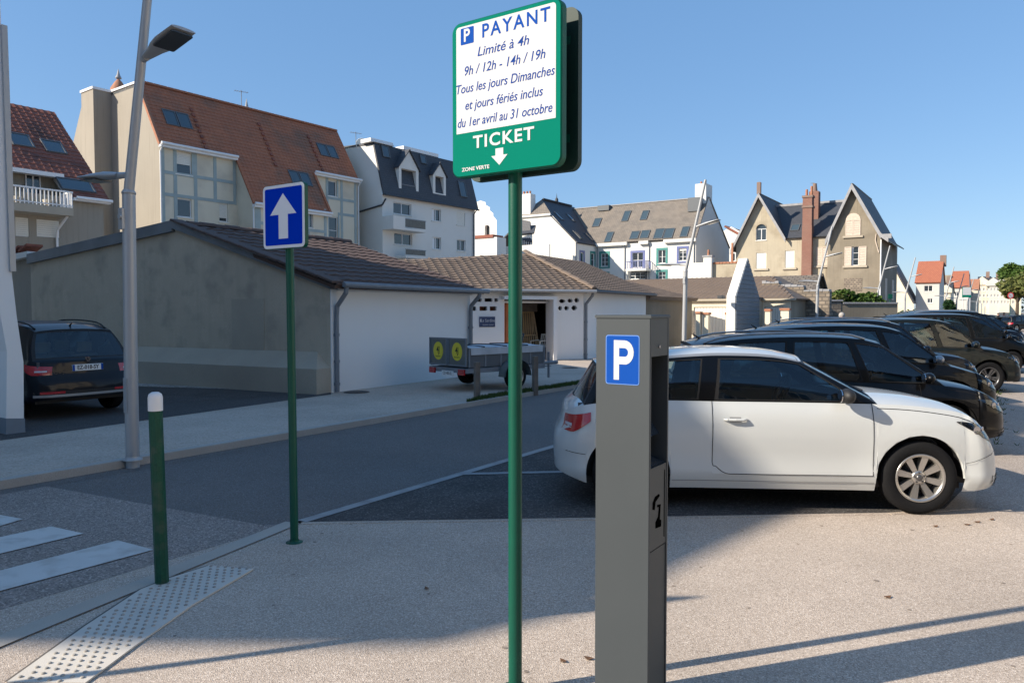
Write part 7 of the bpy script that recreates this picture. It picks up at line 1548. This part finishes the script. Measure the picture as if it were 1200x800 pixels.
    for sgn in (1, -1):
        edges = [0.0] + [e for w in wins for e in w] + [float(nk)]; inw = False
        for a, b_ in zip(edges, edges[1:]):
            if b_ - a > 1e-6:
                if inw: gpatch(pil_b, a, b_, 0, .05, sgn, nf=1); gpatch(pil_b, a, b_, .90, 1.0, sgn, nf=2)
                else: gpatch(pil_b, a, b_, 0, 1, sgn, nf=6)
            inw = not inw
        for (a, b_) in wins:
            w = MB(); gpatch(w, a, b_, .05, .90, sgn, 12, 6, -.006); o = w.build('side_window', mt['carglass'], root)
            sl = MB(); gpatch(sl, a, b_, .035, .06, sgn, 12, 1, .003); gpatch(sl, a, a + .025, .05, .9, sgn, 1, 4, .003); gpatch(sl, b_ - .025, b_, .05, .9, sgn, 1, 4, .003); gpatch(sl, a, b_, .885, .905, sgn, 12, 1, .003); sl.build('window_seal', mt['gapline'], o)
    pil_b.build('pillars', pil, root, weld=True)
    rk0, rk1 = C.roofk[0][0], C.roofk[-1][0]; NX = 18; P = []
    YT = [-1, -.93, -.8, -.6, -.4, -.2, 0, .2, .4, .6, .8, .93, 1]
    def roofp(x, t, f=0):
        w, z = C.rail(x); bul = .06 * (1 - t * t) * (sst(.5, 1, (x - rk0) / (rk1 - rk0)) - .7 * sst(.5, 1, 1 - (x - rk0) / (rk1 - rk0))); return Vector((x + bul, w * t, z + .045 * (1 - abs(t) ** 2.6)))
    for i in range(NX + 1): x = rk0 + (rk1 - rk0) * i / NX; P.append([roofp(x, t) for t in YT])
    rm_ = mt[roof_m] if roof_m else pm_
    MB().grid(P, True, flip=True).build('roof', rm_, root)
    if pillar_m:   # bright roof arch strip
        for sgn in (1, -1): MB().grid([[C.G(nk * i / 24, f, sgn, .004) for i in range(25)] for f in (.965, 1.02)], True, flip=sgn > 0).build('roof_arch', mt['silver_paint'], root)
    def screen(front, name):
        key = float(nk) if front else 0.0; NF = 10; rows_ = []
        for j in range(NF + 1):
            f = j / NF; e = C.G(key, f, 1); top = roofp(rk1 if front else rk0, 0); w, zr = C.rail(rk1 if front else rk0); row = []
            for t in YT:
                bb = (.15 * (1 - f) + .06 * f) * (1 - t * t) * (1 if front else -.7); row.append(Vector((e.x + bb, e.y * t, e.z + (.045 * f + (.03 if front else .0) * (1 - f)) * (1 - abs(t) ** 2.6))))
            rows_.append(row)
        return rows_
    for front in (True, False):
        rws = screen(front, '')
        fl = front; b = MB(); g_ = MB(); n = len(YT)
        for j in range(10):
            for i in range(n - 1):
                T = g_ if (1 <= i < n - 2 and (0 < j < 9)) else b
                q = [rws[j][i], rws[j][i + 1], rws[j + 1][i + 1], rws[j + 1][i]]; T.add(q if fl else q[::-1], [(0, 1, 2, 3)], True)
        if front or not hatch_open:
            g_.build('windscreen' if front else 'rear_window', mt['carglass'], root, weld=True); b.build('windscreen_frame' if front else 'rear_window_frame', mt['black'] if front or not hatch_open else pm_, root, weld=True)
        else:
            h = empty('open_tailgate', (rk0, 0, spl(C.roofk, rk0))); h.parent = root; off_ = Vector((rk0, 0, spl(C.roofk, rk0)))
            for T, nm, mm in ((g_, 'rear_window', 'carglass'), (b, 'tailgate_frame', C.paint)):
                T.v = [tuple(Vector(v) - off_) for v in T.v]; T.build(nm, mt[mm], h)
            h.rotation_euler = (0, R(hatch_open), 0)
    # interior
    fl_ = MB().box(C.xr + .25, -C.Wh * .86, C.sill + .02, C.xf - .45, C.Wh * .86, C.sill + .08).box(C.wf - .4, -C.Wh * .5, C.sill, C.xf - .2, C.Wh * .5, .45).build('underbody', mt['black'], root)
    zb = C.zs(0); ib = MB().box(xbF - .42, -C.Wh * .80, zb - .22, xbF + .02, C.Wh * .80, zb - .02, .02)
    ib.box(xbR + .0, -C.Wh * .84, zb - .36, xbF - .2, -C.Wh * .80, zb - .03).box(xbR + .0, C.Wh * .80, zb - .36, xbF - .2, C.Wh * .84, zb - .03).build('dashboard', mt['interior'], root)
    sx = (xbF + xbR) / 2 + .15
    for (x, n_) in ((sx, 2), (sx - .85, 2)):
        for y in (-.36, .36):
            s_ = MB().bbox(Pl((x, y, zb - .55), (0, 1, 0), (-.22, 0, 1)), -.24, .24, 0, .62, -.06, .06, .05); s_.bbox(Pl((x - .14, y, zb + .08), (0, 1, 0), (-.15, 0, 1)), -.13, .13, .02, .20, -.045, .045, .04); s_.box(x, y - .25, zb - .62, x + .46, y + .25, zb - .46, .03); s_.build('seat', mt['seat'], root)
    st = MB(); Ms = Matrix.Translation((xbF - .52, .36, zb - .02)) @ Matrix.Rotation(R(-65), 4, 'Y'); P = []
    for i in range(25):
        a = 2 * math.pi * i / 24; P.append([Ms @ Vector(((.185 + .014 * math.cos(b_)) * math.cos(a), (.185 + .014 * math.cos(b_)) * math.sin(a), .014 * math.sin(b_))) for b_ in [2 * math.pi * k / 8 for k in range(9)]])
    st.grid(P, True); st.cyl(Ms @ Vector((-.17, 0, 0)), Ms @ Vector((.17, 0, 0)), .014, n=6).cyl(Ms @ Vector((0, 0, -.04)), Ms @ Vector((0, 0, .01)), .06, n=10); st.build('steering_wheel', mt['black'], root)
    # wheels
    kw_ = (round(C.Rt, 3), wheel, nsp, spoke)
    if kw_ not in WHEELS: WHEELS[kw_] = wheelmesh(C.Rt, .205, nsp, wheel, spoke)
    for x in (C.wf, C.wr):
        for sgn in (1, -1): put_wheel(root, WHEELS[kw_], x, sgn * (C.Wh * .985 - .105), 0 if sgn < 0 else math.pi, C.Rt)
    # gaps, lines
    def RB(pts, sgn, w=.006):
        b = MB(); C.ribbon(b, pts, sgn, w)
        if b.v: b.build('panel_gap', mt['gapline'], root)
    for sgn in (1, -1):
        for (a, b_) in doors:
            def zt_(x): return C.zs(x)
            z0 = lambda x: C.sill
            zl = [z0(a + (b_ - a) * i / 10) for i in range(11)]
            zm = C.sill + (zb - C.sill) * .18; n = 12
            pts = [(a, zb_) for zb_ in [C.zs(a) - (C.zs(a) - zm - .10) * i / 8 for i in range(9)]] + [(a + .008, zm + .07)] + [(a + .03 * (i + 1), zm + .10 - .10 * math.sin(math.pi / 2 * (i + 1) / 5)) for i in range(5)] + [(a + .15 + (b_ - a - .15) * i / 8, zm) for i in range(1, 9)] + [(b_, zm + (C.zs(b_) - zm) * i / 8) for i in range(1, 9)]
            RB(pts, sgn)
        xa_, xb_ = C.wr + C.Rt + .07, C.wf - C.Rt - .07; m_ = MB(); C.ribbon(m_, [(xa_ + (xb_ - xa_) * i / 12, C.sill + .075) for i in range(13)], sgn, .007); m_.build('sill_line', mt['greyline'] if C.paint == 'white_paint' else mt['gapline'], root)
        xs_ = [xbF - .02 + (C.xf - .30 - xbF + .02) * i / 10 for i in range(11)]; RB([(x, C.zs(x) - .035 - .01 * i / 10) for i, x in enumerate(xs_)], sgn, .006)
        xs_ = [C.wf + C.Rt + .06 + i * .06 for i in range(6)]; RB([(x, .46 + .02 * i) for i, x in enumerate(xs_) if x < C.xf - .1], sgn, .004)
        xs_ = [C.wr - C.Rt - .06 - i * .06 for i in range(5)]; RB([(x, .50 + .005 * i) for i, x in enumerate(xs_) if x > C.xr + .08], sgn, .005)
    # lamps
    if heads:
        zh = C.zs(C.xf - .35)
        for sgn in (1, -1):
            x0, x1 = C.xf - .03, C.xf - .52
            hl = C.patch('headlight', mt['black'], root, x1, x0, lambda t: zh - .055 - .18 * min(1, t * 1.25), lambda t: zh - .048 - .065 * t ** 2, sgn, .002)
            P_ = C.patch('lamp_lens', mt['lens'], hl, x1, x0, lambda t: zh - .055 - .18 * min(1, t * 1.25), lambda t: zh - .048 - .065 * t ** 2, sgn, .010)
            for tt, rr in ((.42, .036), (.64, .030)):
                x = x1 + (x0 - x1) * tt; z = zh - .115 - .01 * tt; c = C.side(x, z, sgn, -.0); nrm = (C.side(x + .02, z, sgn) - C.side(x - .02, z, sgn)).cross(Vector((0, 0, 1))).normalized() * sgn
                MB().cyl(c - nrm * .01, c + nrm * .005, rr, rr * .85, 14).build('reflector', mt['reflector'], hl)
            zt2 = C.zs(C.xr + .2)
            tl = C.patch('tail_light', mt['redlens'], root, C.xr + .34, C.xr + .035, lambda t: zt2 - .13 - .11 * min(1, t * 1.6), lambda t: zt2 - .05 - .05 * t, sgn, .008)
            C.patch('reversing_lamp', mt['whitelens'], tl, C.xr + .12, C.xr + .05, lambda t: zt2 - .19, lambda t: zt2 - .165, sgn, .016, nx=6, nz=1)
        # grille and lower intakes wrap the nose on both sides of centre
        for zz0, zz1, d, nm in ((.44, .66, .62, 'grille'), (.24, .35, .93, 'lower_intake')):
            o = C.band(True, zz0, zz1, -C.Wh * d, C.Wh * d, .004).build(nm, mt['black'], root)
            for j in range(3): z = zz0 + (zz1 - zz0) * (j + .5) / 3; C.band(True, z - .008, z + .008, -C.Wh * (d - .04), C.Wh * (d - .04), .012, nz=1).build('grille_bar', mt['darkalloy'], o)
        for x_, s_ in ((C.xf, 1), (C.xr, -1)):
            if s_ < 0 and C.paint == 'white_paint': continue
            z = .40 if s_ > 0 else .62; xx = C.side(x_, z + .055, 1).x; MB().bbox(Pl((xx, 0, z), (0, s_, 0), (0, 0, 1)), -.26, .26, 0, .11, -.04, -.012 if s_ < 0 else .006, .003).build('number_plate', mt['plate'], root)
        if C.paint != 'white_paint': C.band(False, C.sill + .12, C.sill + .23, -C.Wh * .93, C.Wh * .93, .004).build('rear_valance', mt['black'], root)
    # mirrors
    for sgn in (1, -1):
        c = C.G(nk - .14, .12, sgn); c = Vector((c.x - .04, c.y + sgn * .12, c.z + .035)); m = MB().ell(c, (.062, .105, .068), 16, 10).build('wing_mirror', mt[mirror_m], root)
        MB().tube([c + Vector((.01, -sgn * .10, -.05)), c + Vector((.02, -sgn * .03, -.03))], .025, 8).build('mirror_stalk', mt['black'], m)
        MB().cyl(c + Vector((-.058, 0, 0)), c + Vector((-.066, 0, 0)), .058, .056, 16).build('mirror_glass', mt['chrome'], m)
    if roofrails:
        for sgn in (1, -1):
            pts = []
            for i in range(13): t = i / 12; x = rk0 + .12 + (rk1 - rk0 - .3) * t; w, z = C.rail(x); pts.append(Vector((x, sgn * (w - .05), z + .02 + .03 * min(1, math.sin(math.pi * t) * 3))))
            MB().tube(pts, .014, 8).build('roof_rail', mt['silver_paint'] if roofrails == 'silver' else mt['black'], root)
    MB().tube([(rk0 + .18, 0, spl(C.roofk, rk0 + .18) + .04), (rk0 + .08, 0, spl(C.roofk, rk0 + .1) + .13)], [.02, .006], 6).build('aerial', mt['black'], root)
    w1 = C.G(float(nk), .02, 1); MB().tube([Vector((w1.x + .16, .45, w1.z + .045)), Vector((w1.x + .1, .0, w1.z + .075)), Vector((w1.x + .06, -.30, w1.z + .07))], .009, 5).build('wiper', mt['black'], root)
    return root
def place(o, xfront, yc, rot, C):
    """put the car with its nose centre at (xfront, yc), heading rot degrees from +x"""
    a = R(rot); o.rotation_euler = (0, 0, a); o.location = (xfront - math.cos(a) * C.L / 2, yc - math.sin(a) * C.L / 2, .004)
# ---- white three-door hatchback
CW = Car(4.08, .865, 1.41, 2.56, .83, .325, .20, [(-2.04, .84), (-1.85, .93), (-1.2, .985), (-.5, .985), (.3, .98), (.78, .972), (1.1, .962), (1.4, .93), (1.65, .885), (1.85, .825), (1.97, .77), (2.04, .71)],
         [(-1.60, 1.27), (-1.2, 1.35), (-.7, 1.40), (-.3, 1.405), (0, 1.385), (.24, 1.335)], [(-1.80, -1.58), (-1.46, -1.22), (-.72, -.66), (-.58, -.52), (.86, .20)], paint_='white_paint', nose=.40, tail=.42)
car1 = make_car('white_hatchback', 'white three-door hatchback with black window surrounds, first in the row', CW, [(-.60, .80)], [(1.08, 2.0), (3.0, 3.93)], handles=((-.50, .83),), pillar_m='black_paint', nsp=8, spoke='single', group='cars parked at an angle in the bays')
fr_w = at(1160, 540, 7.15); place(car1, fr_w.x - .16, 7.26, -4, CW)
# ---- other types
def suv(p, K=1.0): return Car(4.45, .92, 1.62, 2.66, .90, .345, .25, [(-2.22, .95), (-2.0, 1.0), (-1.2, 1.03), (-.2, 1.01), (.85, .98), (1.2, .97), (1.7, .90), (2.05, .78), (2.22, .66)],
         [(-1.70, 1.48), (-1.3, 1.575), (-.6, 1.62), (0, 1.62), (.35, 1.59), (.62, 1.53)], [(-2.04, -1.68), (-1.62, -1.34), (-.75, -.66), (-.66, -.58), (.25, .10), (.34, .17), (1.22, .60)], paint_=p, nose=.46, tail=.36)
def hatch(p, H=1.48):
    k = H / 1.48
    return Car(4.30, .90, H, 2.62, .88, .325, .22, [(-2.15, .86), (-1.9, .92 * k), (-1.2, .95 * k), (-.2, .93 * k), (.8, .90 * k), (1.15, .89 * k), (1.6, .82), (1.95, .71), (2.15, .60)],
         [(-1.78, 1.35 * k), (-1.3, 1.44 * k), (-.6, 1.48 * k), (0, 1.475 * k), (.3, 1.45 * k), (.55, 1.39 * k)], [(-1.95, -1.76), (-1.5, -1.3), (-.70, -.62), (-.62, -.54), (.28, .12), (.36, .19), (1.26, .53)], paint_=p, nose=.5, tail=.38)
def mpv(p, H=1.72): return Car(4.5, .92, H, 2.75, .88, .33, .23, [(-2.25, .95), (-2.0, 1.0), (-1.2, 1.03), (-.2, 1.02), (.9, 1.0), (1.3, .98), (1.75, .88), (2.05, .76), (2.25, .62)],
         [(-2.0, H - .10), (-1.4, H - .02), (-.6, H), (0, H - .005), (.35, H - .04), (.62, H - .11)], [(-2.1, -1.98), (-1.75, -1.6), (-.85, -.78), (-.76, -.70), (.25, .12), (.34, .2), (1.55, .60)], paint_=p, nose=.5, tail=.34)
D4 = lambda C: [(-1.05 if C.wb < 2.7 else -1.1, -.05), (-.045, .95)]
W4 = [(1.12, 2.0), (3.0, 4.0), (5.0, 5.93)]
rowx = lambda px, Y: at(px, 500, Y).x
spec = [(hatch('black_paint', 1.47), 1152, 9.9, 'black estate-like crossover with silver roof rails, second in the row', 'silver', 'alloy', 5, 0),
        (hatch('black_paint', 1.56), 1148, 12.6, 'black hatchback with a chrome wing mirror, third in the row', False, 'alloy', 7, 0),
        (suv('darkblue_paint'), 1131, 15.1, 'dark blue crossover with raised roof rails parked deep in its bay, fourth in the row', 'silver', 'darkalloy', 5, 0),
        (suv('greygreen_paint'), 1178, 17.2, 'dark grey-green crossover with the rounded bonnet, fifth in the row', False, 'darkalloy', 5, 0),
        (hatch('black_paint'), 1171, 19.8, 'black hatchback half hidden behind the grey-green crossover', False, 'alloy', 7, 0),
        (mpv('brown_paint'), 1198, 22.4, 'tall brown-grey people carrier poking out beyond the others', False, 'darkalloy', 5, 0),
        (hatch('black_paint', 1.5), 1172, 25.2, 'black car with its tailgate raised, behind the brown-grey people carrier', False, 'alloy', 5, 52),
        (mpv('black_paint', 1.82), 1190, 28.2, 'tall black car with a bright bonnet edge, last of the near row', 'silver', 'alloy', 5, 0),
        (hatch('black_paint'), 1186, 31.5, 'low black hatchback just beyond the tall black car', False, 'alloy', 5, 0), (suv('darkblue_paint'), 1190, 34.5, 'dark blue crossover second beyond the tall black car', False, 'alloy', 5, 0), (mpv('black_paint', 1.7), 1192, 38, 'dark people carrier at the far end of the angled row', False, 'alloy', 5, 0)]
for C_, px, Y, lb, rr, wh, ns, ho_ in spec:
    o = make_car('parked_car', lb, C_, D4(C_), W4, roofrails=rr, wheel=wh, nsp=ns, handles=((-.98, C_.zs(0) - .15), (.02, C_.zs(0) - .15)), mirror_m='silver_paint' if 'chrome' in lb else C_.paint, hatch_open=ho_, group='cars parked at an angle in the bays', spoke='double')
    place(o, rowx(px, Y), Y, -4 + random.uniform(-1, 1), C_)
# far cars beyond the row: copies in other colours
src = make_car('parked_car', 'dark brown car parked far away beside the tree', hatch('brown_paint'), D4(hatch('silver_paint')), W4, handles=(), group='far cars near the crossing')
place(src, rowx(1212, 84), 84, 10, hatch('brown_paint'))
for px, Y, rot, lb in ((1193, 70, 20, 'small dark car far down the street just under the round sign'), (1160, 86, -60, 'tiny dark car far down the street left of the two distant walkers')):
    c_ = copy_tree(src); c_['label'] = lb; q = at(px, 366, Y); c_.location = (q.x, Y, .004); c_.rotation_euler = (0, 0, R(rot))
# ---- dark crossover on the driveway
CS = suv('darkblue_paint')
o = make_car('crossover_car', 'dark blue crossover with plate EZ-018-SY backing onto the driveway at left', CS, D4(CS), W4, roofrails='black', wheel='darkalloy', nsp=5, handles=((-.98, .87), (.02, .87)))
pr = gnd(113, 489, PAV); hd_ = math.atan2(-V.y, -V.x); a = hd_
o.rotation_euler = (0, 0, a); o.scale = (.93, .93, .93); o.location = (pr.x + math.cos(a) * CS.L / 2, pr.y + math.sin(a) * CS.L / 2, PAV + .01)
RPc_ = Pl((CS.xr + .075, 0, .80), (0, -1, 0), (-.10, 0, 1)) 
RPc_ = Pl((CS.xr - .0, 0, .80), (0, -1, 0), (.0, 0, 1))
for ch in kids(o):
    if ch.name.startswith('number_plate') and ch.data.vertices[0].co.x < 0: bpy.data.objects.remove(ch)
x_ = CS.side(CS.xr, .86, 1).x
PLt = Pl((x_ - .012, 0, .86), (0, -1, 0), (0, 0, 1)); np_ = MB().bbox(PLt, -.26, .26, -.055, .055, -.03, .006, .003).build('number_plate', mt['plate'], o)
MB().bbox(PLt, -.258, -.222, -.053, .053, .0061, .0072).build('plate_band', mt['pblue'], np_); MB().bbox(PLt, .222, .258, -.053, .053, .0061, .0072).build('plate_band', mt['pblue'], np_)
txt('EZ-018-SY', .098, PLt, 0, .0, mt['black'], np_, d=.008, sx=.86, off=.002)
MB().cyl((x_ - .0, 0, 1.0), (x_ - .016, 0, 1.0), .042, n=20).build('round_badge', mt['chrome'], o)
MB().prism(Pl((x_ - .0165, 0, 1.0), (0, -1, 0), (0, 0, 1)), [(-.018, -.022), (.010, -.022), (.024, .022), (.0, .012), (-.01, .024)], 0, .002).build('badge_mark', mt['black'], o)
txt('KAROQ', .05, Pl((x_ - .004, 0, .78), (0, -1, 0), (0, 0, 1)), -.50, 0, mt['chrome'], o, d=.003, spacing=1.3)
for y in (-.78, .42): CS.band(False, .44, .48, y, y + .36, .014).build('fog_reflector', mt['redlens'], o)
CS.band(False, .385, .425, -.86, .86, .012).build('bumper_trim', mt['silver_paint'], o)
